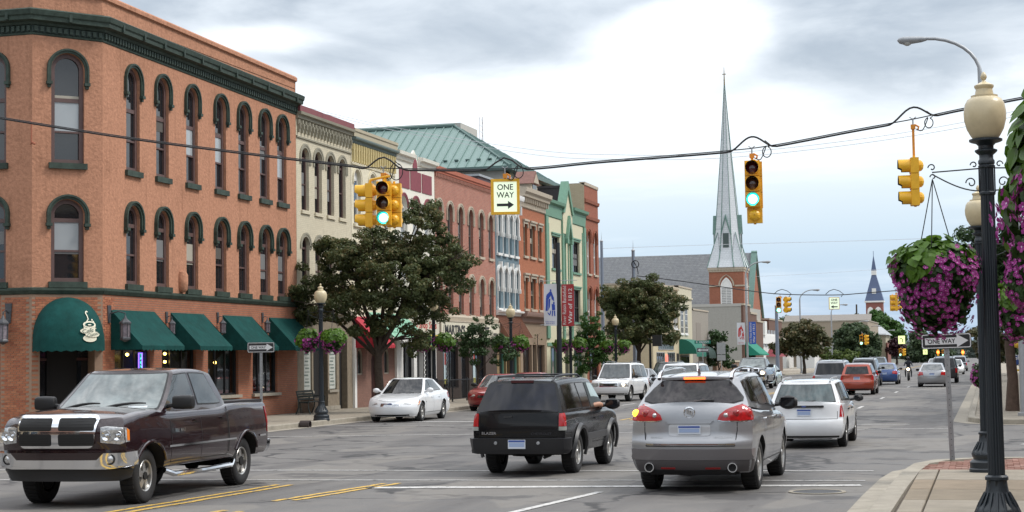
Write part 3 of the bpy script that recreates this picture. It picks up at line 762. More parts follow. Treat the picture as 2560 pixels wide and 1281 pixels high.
lm = mat('aged_bronze',(.075,.078,.085),.5,metal=.3,var=.3,vscale=20); lg = mat('lantern_glass',(.20,.17,.19),.15,var=.4,vscale=10)
def lantern(loc,rz,s,label,arm=.42,grp='wall lanterns on the corner building'):
 t = empty('wall_lantern',loc,rz,label,'lantern',grp)
 mb = MB(); mb.prism([(-.10 * s,.42 * s),(.10 * s,.42 * s),(.06 * s,-.08 * s),(-.06 * s,-.08 * s)],-.03,0)
 mb.tube([(0,-.03,.18 * s),(0,-arm * .6,.24 * s),(0,-arm,.18 * s),(0,-arm,.06 * s)],.018 * s,6); mb.build('bracket',lm,t)
 mb = MB(); c_ = (0,-arm,0)
 mb.lathe([(.001,.14 * s),(.02 * s,.11 * s),(.05 * s,.03 * s),(.17 * s,-.08 * s),(.17 * s,-.12 * s),(.12 * s,-.12 * s)],c_,6); mb.lathe([(.13 * s,-.50 * s),(.15 * s,-.53 * s),(.15 * s,-.57 * s),(.06 * s,-.62 * s),(.001,-.64 * s)],c_,6)
 for k in range(6):
  a_ = 2 * math.pi * k / 6; mb.tube([(.14 * s * math.cos(a_),-arm + .14 * s * math.sin(a_),-.1 * s),(.13 * s * math.cos(a_),-arm + .13 * s * math.sin(a_),-.52 * s)],.012 * s,5)
 mb.build('cage',lm,t); mb = MB(); mb.lathe([(.125 * s,-.12 * s),(.118 * s,-.50 * s)],c_,6); mb.build('glass',lg,t); return t
q = PX(262,800,XF + .02); lantern((XF + .01,45.35,q.z),R(90),1.05,'large grey bracket lantern right of the domed green awning',arm=.55)
q = PY(22,800,43.5); lantern((q.x,43.5,q.z),0,1.15,'large grey bracket lantern on the brick left of the domed awning',arm=.3)
for px,lb in ((417,'first and second'),(545,'second and third'),(657,'third and fourth')):
 q = PX(px - 2,800,XF); lantern((XF + .01,q.y,q.z - .05),R(90),.72,'black pier lantern between the %s green window awnings' % lb,arm=.2)
q = PX(453,706,XF); o = MB(); o.lathe([(.001,-.35),(.10,-.33),(.17,-.25),(.19,-.05),(.19,.22),(.13,.34),(.001,.37)],seg=16)
ob = o.build('alarm_cover',st,None,smooth=40,loc=(XF + .04,q.y,q.z)); tag(ob,'rounded salmon painted alarm cover between two lower windows of the corner building','alarm box')
q = PX(112,335,-26.6); t = empty('wall_bracket',(-26.55 + .12,43.72,q.z),R(45),'rust painted iron bracket on the stucco left of the corner window','bracket')
mb = MB(); mb.tube([(-.55,-.02,-.35),(-.55,-.10,-.35),(-.55,-.12,.30),(-.55,-.02,.34)],.022,6); mb.tube([(-.55,-.12,-.3),(-.45,-.16,-.36)],.035,6); mb.build('rod',mat('rust_paint',(.34,.11,.06),.7),t)
# ================================================================ the row of shops along the left side
def cornice_box(parent,L,z0,z1,out,m,prof=None,name='cornice',y=0.0):
 mb = MB(); prof = prof or [(0,z0),(out * .3,z0 + (z1 - z0) * .15),(out * .35,z0 + (z1 - z0) * .5),(out * .9,z0 + (z1 - z0) * .62),(out,z0 + (z1 - z0) * .8),(out,z1),(0,z1)]
 sweep(mb,[(0,y),(L,y)],prof)
 return mb.build(name,m,parent,smooth=25)
def repeat(parent,name,me,xs,y=0.0,z=0.0):
 for x in xs: place(name,me,parent,loc=(x,y,z))
# ---- 1: olive cream building with four round-headed windows a floor
Y0,Y1 = 59.74,65.52; L = Y1 - Y0
b1 = front('commercial_building',Y0,'olive cream brick building with a maroon top band, next to the salmon one')
m1 = mat('olive_cream_brick',(.55,.49,.36),.85,brick=(.22,.075,.006,(.48,.43,.32),(.58,.52,.39)),bump=.4,var=.08,streak=.25)
m1t = mat('olive_grey_trim',(.27,.25,.19),.8,var=.1)
w1 = .76; cs = [x - Y0 for x in (60.62,61.96,63.26,64.55)]
mb = MB(); wall_band(mb,0,L,3.9,7.3,[(c_,w1,4.7,6.62,.30) for c_ in cs]); wall_band(mb,0,L,7.3,11.7,[(c_,w1,7.95,10.02,w1 / 2) for c_ in cs]); mb.build('brick_wall',m1,b1)
p = make_window(b1,cs[0],w1,7.95,10.02,w1 / 2,M_['frame'],M_['pane'],fw=.07,rails=((10.02,.09),(9.0,.05)),sill=m1,hood=hood_arch(m1t,.18,.05,.25,foot=False),sd=.07,sw=.06); copies(p,cs[1:],b1)
p = make_window(b1,cs[0],w1,4.7,6.62,.30,M_['frame'],M_['pane'],fw=.07,rails=((6.5,.08),(5.65,.05)),sill=m1,hood=hood_arch(m1t,.18,.05,.15,foot=False),sd=.07,sw=.06); copies(p,cs[1:],b1)
body_box('side_wall',L,16,0,11.6,m1,b1)
mb = MB(); sweep(mb,[(0,0),(L,0)],[(0,11.45),(.10,11.5),(.10,11.6),(.22,11.64),(.24,11.74),(0,11.76)]); mb.build('cornice',m1t,b1)
mb = MB(); sweep(mb,[(0,0),(L,0)],[(.02,11.74),(.19,11.75),(.19,11.98),(.02,11.99)]); mb.build('maroon_band',mat('maroon_paint',(.20,.055,.06),.6,var=.15),b1)
mb = MB(); sweep(mb,[(0,0),(L,0)],[(0,10.72),(.06,10.74),(.06,10.80),(0,10.82)]); mb.build('string_course',m1t,b1)
mb = MB(); mb.box(-.05,.05,-.10,0,10.95,11.44); mb.box(-.10,.10,-.07,0,11.25,11.44); mb.box(-.035,.035,-.14,0,11.1,11.3)
repeat(b1,'bracket',mb.mesh('bracket',m1t),[L * (k + .5) / 17 for k in range(17)])
mb = MB(); ops1 = [(1.02,.78,.95,3.1,0),(3.62,.78,.95,3.1,0),(2.32,1.5,.14,3.1,0),(4.75,.9,.14,3.1,0)]
wall_band(mb,0,L,0,3.9,ops1,rev=.3); mb.build('shopfront_wall',mat('taupe_shopfront',(.22,.18,.13),.8,var=.2),b1)
lt = mat('menu_board',(.50,.52,.48),.5,var=.08); inkm = mat('black_ink',(.03,.03,.03),.6)
for xc,lines_ in ((1.02,('NAILS','SPA','MANICURE','WAX','PEDI','HAIR','MASSAGE')),(3.62,('HAIR','COLOR','CUTS','PERMS','SPA','OPEN'))):
 mb = MB(); mb.box(xc - .37,xc + .37,.05,.09,.98,3.08); bd = mb.build('menu_board',lt,b1)
 mb = MB(); n_ = len(lines_)
 for k in range(n_ * 2): mb.box(xc - .25 + .05 * (k % 3),xc + .25 - .04 * (k % 4),.040,.046,1.12 + k * .135,1.155 + k * .135 + .02 * (k % 2))
 mb.build('faded_lines',mat('faded_ink',(.16,.20,.18),.7),bd)
mb = MB(); mb.box(1.57,3.07,.9,.95,.14,3.1); mb.box(2.29,2.35,.85,.9,.14,3.1); mb.build('entrance_door',M_['dark'],b1)
mb = MB(); mb.box(4.3,5.2,.5,.55,.14,3.1); mb.build('side_door',mat('brown_door',(.06,.04,.03),.6),b1)
mb = MB(); mb.box(.05,4.25,-.06,0,.14,.30); mb.box(.5,1.5,-.07,.2,.84,.94); mb.box(3.1,4.1,-.07,.2,.84,.94); mb.build('plinth',M_['kerbm'],b1)
cornice_box(b1,L,3.75,4.1,.22,m1t,name='shop_cornice')
# ---- 2: pale cream building
Y0,Y1 = 65.56,70.95; L = Y1 - Y0
b2 = front('commercial_building',Y0,'pale cream building with a bracket fringe and grey green cornice, behind the big tree')
m2 = mat('pale_cream_paint',(.66,.60,.45),.85,brick=(.22,.075,.005,(.60,.55,.41),(.69,.63,.48)),bump=.3,var=.06,streak=.15)
cs = [x - Y0 for x in (66.25,68.1,69.98)]; w2 = .80
mb = MB(); wall_band(mb,0,L,3.9,7.3,[(c_,w2,4.7,6.55,.3) for c_ in cs]); wall_band(mb,0,L,7.3,11.3,[(c_,w2,7.85,9.75,w2 / 2) for c_ in cs]); mb.build('brick_wall',m2,b2)
bluep = mat('blue_grey_glass',(.10,.16,.24),.07,spec=.9)
for zz in ((7.85,9.75,w2 / 2),(4.7,6.55,.3)):
 p = make_window(b2,cs[0],w2,*zz,M_['white'],M_['pane'],fw=.06,rails=((zz[1],.09),(zz[0] + .95,.05)),sill=m2,hood=hood_arch(m2,.14,.06,.2,foot=False),pane2=bluep,sd=.1)
 t_ = MB(); t_.face([(x,.14,z) for x,z in arch_top(w2 - .1,zz[1],zz[2] - .04)][::-1]); t_.build('blind',M_['white'],p)
 copies(p,cs[1:],b2)
body_box('side_wall',L,16,0,11.4,m2,b2)
yc = mat('yellow_cream_trim',(.56,.46,.23),.8,var=.1)
cornice_box(b2,L,11.2,11.48,.25,mat('grey_green_trim',(.14,.18,.17),.7,var=.15))
mb = MB(); sweep(mb,[(0,0),(L,0)],[(0,11.48),(.16,11.5),(.16,11.68),(.2,11.72),(.2,11.84),(0,11.86)]); mb.build('cornice_upper',mat('tan_trim',(.40,.35,.25),.8),b2)
mb = MB(); mb.box(-.045,.045,-.12,0,10.45,11.2); mb.box(-.09,.09,-.08,0,10.95,11.2); repeat(b2,'bracket',mb.mesh('bracket',yc),[L * (k + .5) / 19 for k in range(19)])
mb = MB(); sweep(mb,[(0,0),(L,0)],[(0,10.32),(.05,10.34),(.05,10.40),(0,10.42)]); mb.build('string_course',m2,b2)
mb = MB(); rose = mat('rose_brick',(.20,.105,.08),.85,brick=(.21,.07,.008,(.17,.10,.08),(.23,.12,.09)),bump=.3,var=.1)
wall_band(mb,0,L,0,3.9,[(.85,.6,1.5,2.3,.3),(2.65,.95,.14,2.1,.35),(4.1,.6,1.5,2.3,.3)],rev=.2); mb.build('shopfront_wall',rose,b2)
make_window(b2,.85,.6,1.5,2.3,.3,M_['kerbm'],M_['pane'],y=.05,fw=.06,name='porthole_window'); make_window(b2,4.1,.6,1.5,2.3,.3,M_['kerbm'],M_['pane'],y=.05,fw=.06,name='porthole_window')
mb = MB(); mb.box(2.18,3.12,.16,.2,.14,2.5); mb.build('arched_door',mat('dark_wine_door',(.035,.012,.010),.5),b2)
mb = MB(); mb.box(-.02,.22,-.1,0,.14,3.5); mb.box(L - .24,L,-.1,0,.14,3.5); mb.build('pilaster',M_['white'],b2)
lean(b2,.1,1.75,3.95,2.75,1.25,M_['awnred'])
gr2 = mat('mint_green_tile',(.20,.40,.28),.75,var=.12)
def shingled(parent,x0,x1,zt,zb_,out,m,rows=5):
 root = MB(); d_ = 0
 root.face([(x0,0,zt),(x1,0,zt),(x1,-out,zb_),(x0,-out,zb_)]); root.face([(x0,0,zt),(x0,-out,zb_),(x0,0,zb_)]); root.face([(x1,0,zt),(x1,-out,zb_),(x1,0,zb_)])
 rt = root.build('shop_roof',m,parent)
 n = int((x1 - x0) / .45)
 for r_ in range(rows):
  t0,t1 = r_ / rows,(r_ + 1) / rows
  for k in range(n):
   q = MB(); xa = x0 + (x1 - x0) * (k + (.5 if r_ % 2 else 0)) / n; xb = min(xa + (x1 - x0) / n - .02,x1)
   q.face([(xa,-out * t0 - .01,zt + (zb_ - zt) * t0 + .015),(xb,-out * t0 - .01,zt + (zb_ - zt) * t0 + .015),(xb,-out * t1 - .02,zt + (zb_ - zt) * t1 + .045),(xa,-out * t1 - .02,zt + (zb_ - zt) * t1 + .045)])
   q.face([(xa,-out * t1 - .02,zt + (zb_ - zt) * t1 + .045),(xb,-out * t1 - .02,zt + (zb_ - zt) * t1 + .045),(xb,-out * t1,zt + (zb_ - zt) * t1),(xa,-out * t1,zt + (zb_ - zt) * t1)])
   q.build('shingle',m,rt)
 f_ = MB(); f_.box(x0 - .03,x1 + .03,-out - .04,-out + .04,zb_ - .12,zb_ + .02); f_.build('fascia',M_['white'],rt)
shingled(b2,1.9,L + .9,4.15,3.05,1.15,gr2)
# ---- 3: white building with maroon panels
Y0,Y1 = 70.99,76.60; L = Y1 - Y0
b3 = front('commercial_building',Y0,'white painted building with three maroon panels and a small keyhole panel under its parapet')
m3 = mat('off_white_render',(.72,.69,.60),.85,var=.06,streak=.18); mar = mat('dull_maroon',(.22,.05,.065),.7,var=.12)
cs = [x - Y0 for x in (72.15,73.85,75.55)]; w3 = .95
mb = MB(); wall_band(mb,0,L,3.9,7.0,[(c_,w3,4.7,6.3,.35) for c_ in cs]); wall_band(mb,0,L,7.0,11.4,[(c_,w3,7.4,9.1,w3 / 2) for c_ in cs]); mb.build('rendered_wall',m3,b3)
p = make_window(b3,cs[0],w3,7.4,9.1,w3 / 2,M_['white'],M_['panelit'],fw=.05,rails=((9.1,.08),),mull=1,hood=hood_arch(mar,.16,.05,.02,foot=False),sill=m3); copies(p,cs[1:],b3)
p = make_window(b3,cs[0],w3,4.7,6.3,.35,M_['white'],M_['panelit'],fw=.05,rails=((5.6,.06),),mull=1,sill=m3); copies(p,cs[1:],b3)
body_box('side_wall',L,16,0,11.3,m3,b3)
mb = MB()
for a_,b_ in ((.55,1.95),(2.1,3.6),(3.75,5.15)): mb.box(a_,b_,-.03,.01,9.95,10.85)
mb.prism([(2.45,10.85),(3.05,10.85),(3.05,11.15),(2.95,11.38),(2.75,11.5),(2.55,11.38),(2.45,11.15)],-.03,.01); mb.build('maroon_panel',mar,b3)
for a_,b_ in ((0,2.3),(3.2,L)):
 mb = MB(); sweep(mb,[(a_,0),(b_,0)],[(0,11.15),(.08,11.2),(.12,11.35),(.25,11.4),(.28,11.55),(0,11.6)]); mb.build('cornice',m3,b3)
mb = MB(); mb.prism([(2.2,11.0),(3.3,11.0),(3.2,11.5),(2.75,11.85),(2.3,11.5)],.02,.12); mb.build('cornice_crest',m3,b3)
mb = MB(); wall_band(mb,0,L,0,3.9,[(1.6,1.5,.8,2.9,0),(3.2,.9,.14,2.9,0),(4.6,1.2,.8,2.9,0)],rev=.3); mb.build('shopfront_wall',M_['white'],b3)
for xc,w_ in ((1.6,1.5),(4.6,1.2)): make_window(b3,xc,w_,.8,2.9,0,M_['black'],M_['pane'],fw=.06,name='shop_window',mull=1)
mb = MB(); mb.box(2.75,3.65,.2,.25,.14,2.9); mb.build('shop_door',M_['pane'],b3)
s_ = empty('shop_sign',(XF + .12,Y0 + 3.2,3.62),R(90),'white signboard with red lettering half hidden behind the big street tree','shop sign')
mb = MB(); mb.box(-2.4,2.3,-.08,0,-.34,.40); mb.build('board',mat('sign_cream',(.60,.56,.45),.6),s_)
mb = MB(); put_text(mb,'Soup Shop Subs',lambda u,v: (u - .1,-.086,.05 + v),4.0,.42,bold=.02); mb.build('lettering',mat('sign_red',(.45,.03,.02),.6),s_)
s_ = empty('shop_sign',(XF + .12,Y0 + 4.0,3.0),R(90),'green painted signboard framed in yellow below the red lettered board','shop sign')
mb = MB(); mb.box(-1.4,1.5,-.06,0,-.25,.22); mb.build('board',mat('sign_green',(.05,.16,.09),.6),s_)
mb = MB(); ring(mb,[(-1.46,-.3),(-1.46,.27),(1.56,.27),(1.56,-.3)],[(-1.38,-.24),(-1.38,.21),(1.48,.21),(1.48,-.24)],-.08,0); mb.build('border',mat('sign_yellow',(.55,.42,.06),.6),s_)
mb = MB(); put_text(mb,'MARTIN',lambda u,v: (u,-.068,v),1.6,.26); mb.build('lettering',mat('sign_dull_red',(.25,.08,.05),.6),s_)
# ---- 4: red brick building
Y0,Y1 = 76.64,86.90; L = Y1 - Y0
b4 = front('commercial_building',Y0,'red brick building with tan hooded windows above the black lettered sign')
m4 = mat('red_brick',(.40,.155,.105),.85,brick=(.21,.072,.010,(.36,.24,.19),(.34,.12,.08)),bump=.5,var=.12,vscale=1.5,streak=.15)
t4 = mat('tan_stone',(.42,.36,.28),.8,var=.15)
cs = [x - Y0 for x in (77.75,79.0,80.72,82.48,84.32,86.08)]; cs = [cs[1] - 1.72] + cs[1:]; w4 = .82
mb = MB(); wall_band(mb,0,L,3.9,7.0,[(c_,w4,4.35,6.0,.30) for c_ in cs]); wall_band(mb,0,L,7.0,11.5,[(c_,w4,7.45,9.45,.34) for c_ in cs]); mb.build('brick_wall',m4,b4)
gf = mat('grey_brown_frame',(.16,.135,.12),.6)
for zz in ((7.45,9.45,.34),(4.35,6.0,.30)):
 p = make_window(b4,cs[0],w4,*zz,gf,M_['pane'],fw=.08,rails=((zz[0] + 1.0,.05),),mull=1,sill=t4,hood=hood_arch(t4,.17,.07,.5,foot=False),sd=.08,sw=.05); copies(p,cs[1:],b4)
body_box('side_wall',L,18,0,11.4,m4,b4)
mb = MB(); sweep(mb,[(0,0),(L,0)],[(0,11.12),(.07,11.16),(.07,11.24),(.12,11.28),(.12,11.48),(0,11.5)]); mb.build('cornice',mat('red_brick_plain',(.36,.11,.065),.85,var=.15,vscale=8),b4)
mb = MB(); mb.box(-.05,.05,-.08,0,10.95,11.13); repeat(b4,'brick_corbel',mb.mesh('brick_corbel',m4),[L * (k + .5) / 44 for k in range(44)])
mb = MB(); wall_band(mb,0,L,0,3.0,[(2.2,2.4,.7,2.8,0),(4.6,1.3,.14,2.8,0),(7.0,2.4,.7,2.8,0)],rev=.3); mb.build('shopfront_wall',mat('dark_brown_front',(.06,.04,.032),.7),b4)
for xc in (2.2,7.0):
 ww = make_window(b4,xc,2.4,.7,2.8,0,M_['black'],M_['pane'],fw=.06,name='shop_window',mull=2)
 mb = MB(); mb.box(-.75,-.35,.10,.12,.9,2.5); mb.mat(1); mb.box(-.70,-.40,.09,.10,1.85,2.4); mb.mat(2); mb.box(-.75,-.35,.09,.10,.9,1.15); mb.build('poster',[mat('poster_pale',(.45,.55,.58),.5),mat('poster_red',(.40,.06,.05),.5),mat('poster_yellow',(.55,.5,.1),.5)],ww)
mb = MB(); mb.box(3.95,5.25,.2,.25,.14,2.8); mb.build('shop_door',M_['pane'],b4)
mb = MB(); sweep(mb,[(0,0),(L,0)],[(0,3.98),(.12,4.0),(.16,4.2),(.1,4.3),(0,4.3)]); mb.build('shop_cornice',t4,b4)
mb = MB(); mb.box(0,L,-.04,0,2.98,3.16); mb.build('lintel',t4,b4)
s_ = empty('shop_sign',(XF + .14,Y0,3.16),R(90),'long cream signboard with black western style lettering on the red brick building','shop sign')
mb = MB(); mb.box(.1,L - .1,-.06,.06,0,.82); mb.build('board',mat('sign_ivory',(.62,.58,.46),.6,var=.05),s_)
mb = MB()
put_text(mb,'MARTIN\'S',lambda u,v: (2.35 + u,-.075,.40 + v),3.3,.50,bold=.035); put_text(mb,'SHOE HOUSE',lambda u,v: (6.3 + u,-.075,.40 + v),3.9,.44,bold=.035)
put_text(mb,'EST',lambda u,v: (9.3 + u,-.075,.60 + v),.62,.16,bold=.02); put_text(mb,'1905',lambda u,v: (9.3 + u,-.075,.22 + v),.80,.2,bold=.02)
mb.build('lettering',inkm,s_)['kind'] = 'stuff'
mb = MB(); ring(mb,[(.06,-.04),(.06,.86),(L - .06,.86),(L - .06,-.04)],[(.14,.03),(.14,.79),(L - .14,.79),(L - .14,.03)],-.09,.06); mb.build('border',t4,s_)
tr = empty('terrace_railing',(-24.0,70.2,.13),R(90),'black iron railing with upright bars fencing the pavement terrace','railing')
mb = MB(); mb.box(0,13.5,-.02,.02,1.0,1.04); mb.box(0,13.5,-.02,.02,.12,.15); mb.build('rail',M_['black'],tr)
mb = MB(); mb.box(-.009,.009,-.009,.009,.12,1.0); me = mb.mesh('bar',M_['black'])
for k in range(90): place('bar',me,tr,loc=(.15 * k + .05,0,0))
mb = MB(); mb.box(-.03,.03,-.03,.03,0,1.12); me = mb.mesh('post',M_['black'])
for k in range(7): place('post',me,tr,loc=(2.25 * k,0,0))
for yy,lb in ((71.4,'left'),(74.6,'right')):
 it = empty('iron_trellis',(-24.2,yy,.13),R(90),'ornamental black wrought iron trellis column, %s of the pair beside the mint green roof' % lb,'trellis')
 mb = MB()
 for x in (-.22,.22): mb.box(x - .015,x + .015,-.015,.015,0,3.1)
 for k in range(14):
  for s2 in (-1,1): mb.tube([(s2 * (.02 + .09 * (1 - math.cos(t))),0,.15 + k * .21 + .10 * math.sin(t)) for t in [2 * math.pi * q / 8 for q in range(9)]],.012,4,caps=False)
 mb.build('scrollwork',M_['black'],it)
# ---- 5: blue building with white hoods
Y0,Y1 = 86.94,91.68; L = Y1 - Y0
b5 = front('commercial_building',Y0,'narrow blue grey building with ornate white window hoods')
m5 = mat('slate_blue_paint',(.12,.175,.205),.8,var=.1,streak=.1); wh = M_['white']
cs = [.62 + 1.165 * k for k in range(4)]; w5 = .62
mb = MB(); wall_band(mb,0,L,4.6,7.5,[(c_,w5,4.85,6.75,.28) for c_ in cs]); wall_band(mb,0,L,7.5,11.2,[(c_,w5,7.85,9.75,.28) for c_ in cs]); mb.build('painted_wall',m5,b5)
def hood_fancy(win,w,zs,rise):
 mb = MB(); t = arch_top(w + .1,zs,rise + .05,10); t2 = arch_top(w + .34,zs,rise + .2,10)
 mb.grid([[(x,0,z) for x,z in t],[(x,-.12,z) for x,z in t],[(x,-.14,z) for x,z in t2],[(x,0,z) for x,z in t2]])
 for s2 in (-1,1):
  mb.box(s2 * (w / 2 + .10) - .06,s2 * (w / 2 + .10) + .06,-.12,0,zs - .85,zs + .02); mb.box(s2 * (w / 2 + .10) - .04,s2 * (w / 2 + .10) + .04,-.16,0,zs - .98,zs - .75)
 mb.box(-.07,.07,-.2,0,zs + rise + .02,zs + rise + .36); mb.build('hood',wh,win)
p = make_window(b5,cs[0],w5,4.85,6.75,.28,wh,M_['pane'],fw=.10,rails=((5.75,.12),),sill=wh,hood=hood_fancy,sd=.12); copies(p,cs[1:],b5)
p = make_window(b5,cs[0],w5,7.85,9.75,.28,wh,mat('grey_white_board',(.42,.43,.45),.7),fw=.08,sill=wh,hood=hood_fancy,sd=.12); copies(p,cs[1:],b5)
body_box('side_wall',L,18,0,11.1,m5,b5); cornice_box(b5,L,10.55,11.25,.4,wh); cornice_box(b5,L,4.45,4.75,.3,wh,name='shop_cornice')
mb = MB(); mb.box(-.05,.05,-.3,0,10.2,10.7); repeat(b5,'bracket',mb.mesh('bracket',wh),[.3 + k * .69 for k in range(7)])
cop = mat('brown_metal_roof',(.20,.085,.05),.6,var=.12)
mb = MB(); mb.face([(0,0,4.5),(L,0,4.5),(L,-.75,3.25),(0,-.75,3.25)]); mb.face([(0,0,4.5),(0,-.75,3.25),(0,0,3.25)]); mb.face([(L,0,4.5),(L,0,3.25),(L,-.75,3.25)]); mb.face([(0,0,3.25),(L,0,3.25),(L,-.75,3.25),(0,-.75,3.25)])
mr = mb.build('mansard',cop,b5)
q = MB(); q.obox((0,-.385,3.89),Vector((1,0,0)),Vector((0,-.515,-.857)),Vector((0,-.857,.515)),.015,.73,.02); me = q.mesh('seam',cop)
for k in range(19): place('seam',me,mr,loc=(.12 + k * .25,0,0))
mb = MB(); wall_band(mb,0,L,0,4.6,[(1.1,1.3,.6,2.9,0),(2.4,.9,.14,2.9,0),(3.7,1.3,.6,2.9,0)],rev=.3); mb.build('shopfront_wall',mat('ochre_wood',(.22,.15,.07),.7,var=.2),b5)
for xc in (1.1,3.7): make_window(b5,xc,1.3,.6,2.9,0,mat('sea_green_paint',(.12,.30,.23),.6),M_['pane'],fw=.08,name='shop_window')
mb = MB(); mb.box(1.95,2.85,.2,.25,.14,2.9); mb.build('shop_door',M_['pane'],b5)
mb = MB(); mb.box(0,L,-.05,0,3.0,3.24); mb.build('fascia',mat('teal_fascia',(.06,.15,.14),.6),b5)
# ---- 6: orange building with tan cornice and a small gabled dormer
Y0,Y1 = 91.72,97.60; L = Y1 - Y0
b6 = front('commercial_building',Y0,'orange painted brick building with heavy tan cornice and a tiny gabled dormer on top')
m6 = mat('burnt_orange_brick',(.38,.135,.065),.85,brick=(.22,.075,.006,(.32,.12,.06),(.34,.115,.055)),bump=.35,var=.1,streak=.1)
wd = [(1.4,.8),(3.0,1.1),(4.65,.8)]
mb = MB(); wall_band(mb,0,L,4.4,7.6,[(c_,w_,4.95,6.75,0) for c_,w_ in wd]); wall_band(mb,0,L,7.6,11.0,[(c_,w_,8.0,9.85,0) for c_,w_ in wd]); mb.build('brick_wall',m6,b6)
for c_,w_ in wd:
 for z0_,z1_ in ((8.0,9.85),(4.95,6.75)): make_window(b6,c_,w_,z0_,z1_,0,mat('putty_frame',(.24,.20,.15),.6),M_['pane'],fw=.09,rails=((z0_ + .85,.06),),mull=1 if w_ > 1 else 0,sill=t4,hood=hood_flat(t4,.26,.14))
body_box('side_wall',L,18,0,11.4,m6,b6)
cornice_box(b6,L,10.75,11.9,.5,t4,prof=[(0,10.75),(.08,10.8),(.06,11.3),(.35,11.36),(.38,11.5),(.5,11.62),(.52,11.85),(0,11.9)])
mb = MB(); mb.box(-.05,.05,-.3,0,11.05,11.38); repeat(b6,'bracket',mb.mesh('bracket',t4),[.2 + k * .42 for k in range(14)])
mb = MB(); mb.box(2.5,3.9,-.1,1.0,11.9,12.35); mb.build('dormer_wall',t4,b6)
mb = MB(); mb.prism([(2.35,12.3),(4.05,12.3),(3.2,13.1)],-.22,1.0); mb.build('dormer_gable',mat('dark_rose_slate',(.20,.10,.08),.8,var=.2),b6)
mb = MB(); mb.prism([(2.65,12.35),(3.75,12.35),(3.2,12.9)],-.26,-.2); mb.build('dormer_panel',t4,b6)
mb = MB(); mb.box(2.75,3.65,-.13,-.09,11.95,12.3); mb.build('dormer_window',M_['pane'],b6)
mb = MB(); wall_band(mb,0,L,0,4.4,[(1.5,1.9,.6,2.9,0),(3.1,.9,.14,2.9,0),(4.6,1.6,.6,2.9,0)],rev=.3); mb.build('shopfront_wall',mat('tan_shopfront',(.26,.19,.13),.75,var=.15),b6)
for xc,w_ in ((1.5,1.9),(4.6,1.6)): make_window(b6,xc,w_,.6,2.9,0,mat('brown_wood',(.10,.06,.04),.6),M_['pane'],fw=.09,name='shop_window',mull=1)
mb = MB(); mb.box(2.65,3.55,.2,.25,.14,2.9); mb.build('shop_door',M_['pane'],b6)
cornice_box(b6,L,4.1,4.75,.45,mat('dull_rose_trim',(.24,.15,.12),.7),name='shop_cornice')
# ---- 7: green and cream building with a steep little gable
Y0,Y1 = 97.64,108.10; L = Y1 - Y0
b7 = front('commercial_building',Y0,'cream building with mint green pilasters and a steep green edged gable')
m7 = mat('cream_render',(.58,.54,.38),.85,var=.06); g7 = mat('mint_green_paint',(.14,.27,.19),.65,var=.1)
ops = lambda z0_,z1_: [(2.6,1.9,z0_,z1_,0),(7.95,1.9,z0_,z1_,0)]
mb = MB(); wall_band(mb,0,L,4.0,7.2,ops(4.4,6.5)); wall_band(mb,0,L,7.2,11.7,ops(7.6,9.6)); mb.build('rendered_wall',m7,b7)
for c_ in (2.6,7.95):
 for z0_,z1_ in ((7.6,9.6),(4.4,6.5)):
  make_window(b7,c_,1.9,z0_,z1_,0,mat('dark_frame',(.03,.025,.025),.5),M_['pane'],fw=.06,rails=((z0_ + .95,.06),),mull=2,sill=g7,hood=hood_flat(g7,.22,.1,brackets=False),sw=.2)
mb = MB()
for x0_,x1_ in ((0,.55),(4.05,4.5),(6.15,6.6),(L - .55,L)): mb.box(x0_,x1_,-.10,0,3.3,10.7)
for x0_,x1_ in ((.55,.85),(L - .85,L - .55)): mb.box(x0_,x1_,-.05,0,3.3,10.3)
for x in (4.95,5.7): mb.box(x - .06,x + .06,-.06,0,4.2,9.8)
mb.build('pilaster',g7,b7)
for x0_,x1_ in ((0,4.15),(6.5,L)):
 mb = MB(); sweep(mb,[(x0_,0),(x1_,0)],[(0,10.7),(.06,10.75),(.10,11.45),(.3,11.55),(.34,11.72),(0,11.75)]); mb.build('cornice',g7,b7)
mb = MB(); mb.prism([(4.1,9.9),(6.55,9.9),(6.55,11.3),(5.32,13.0),(4.1,11.3)],-.12,.25); mb.build('gable',m7,b7)
mb = MB(); mb.prism([(3.95,11.2),(4.3,11.2),(5.32,12.75),(6.35,11.2),(6.7,11.2),(5.32,13.3)],-.22,.3); mb.build('gable_edge',g7,b7)
mb = MB(); mb.prism([(4.6,9.6),(4.85,9.6),(5.32,10.55),(5.8,9.6),(6.05,9.6),(5.32,11.1)],-.3,-.1); mb.box(4.55,4.95,-.3,0,9.3,9.6); mb.box(5.7,6.1,-.3,0,9.3,9.6); mb.build('small_gable',g7,b7)
body_box('side_wall',L,18,0,11.6,m7,b7)
mb = MB(); wall_band(mb,0,L,0,4.0,[(2.2,2.6,.6,2.8,0),(5.3,1.6,.14,2.8,0),(8.2,2.6,.6,2.8,0)],rev=.3); mb.build('shopfront_wall',m7,b7)
for xc in (2.2,8.2): make_window(b7,xc,2.6,.6,2.8,0,g7,M_['pane'],fw=.09,name='shop_window',mull=2)
mb = MB(); mb.box(4.5,6.1,.2,.25,.14,2.8); mb.build('shop_door',M_['pane'],b7)
mb = MB(); mb.box(.1,9.9,-.06,0,2.85,3.05); mb.build('lintel',g7,b7)
s_ = empty('shop_sign',(XF + .05,Y0 + 6.0,3.5),R(90),'raised black lettering on the cream front below the green windows','shop sign')
mb = MB(); put_text(mb,'S. Jones',lambda u,v: (u - 1.2,-.04,.12 + v),2.2,.42); put_text(mb,'CAMERA',lambda u,v: (u + 1.9,-.04,-.1 + v),2.2,.28); mb.build('lettering',inkm,s_)
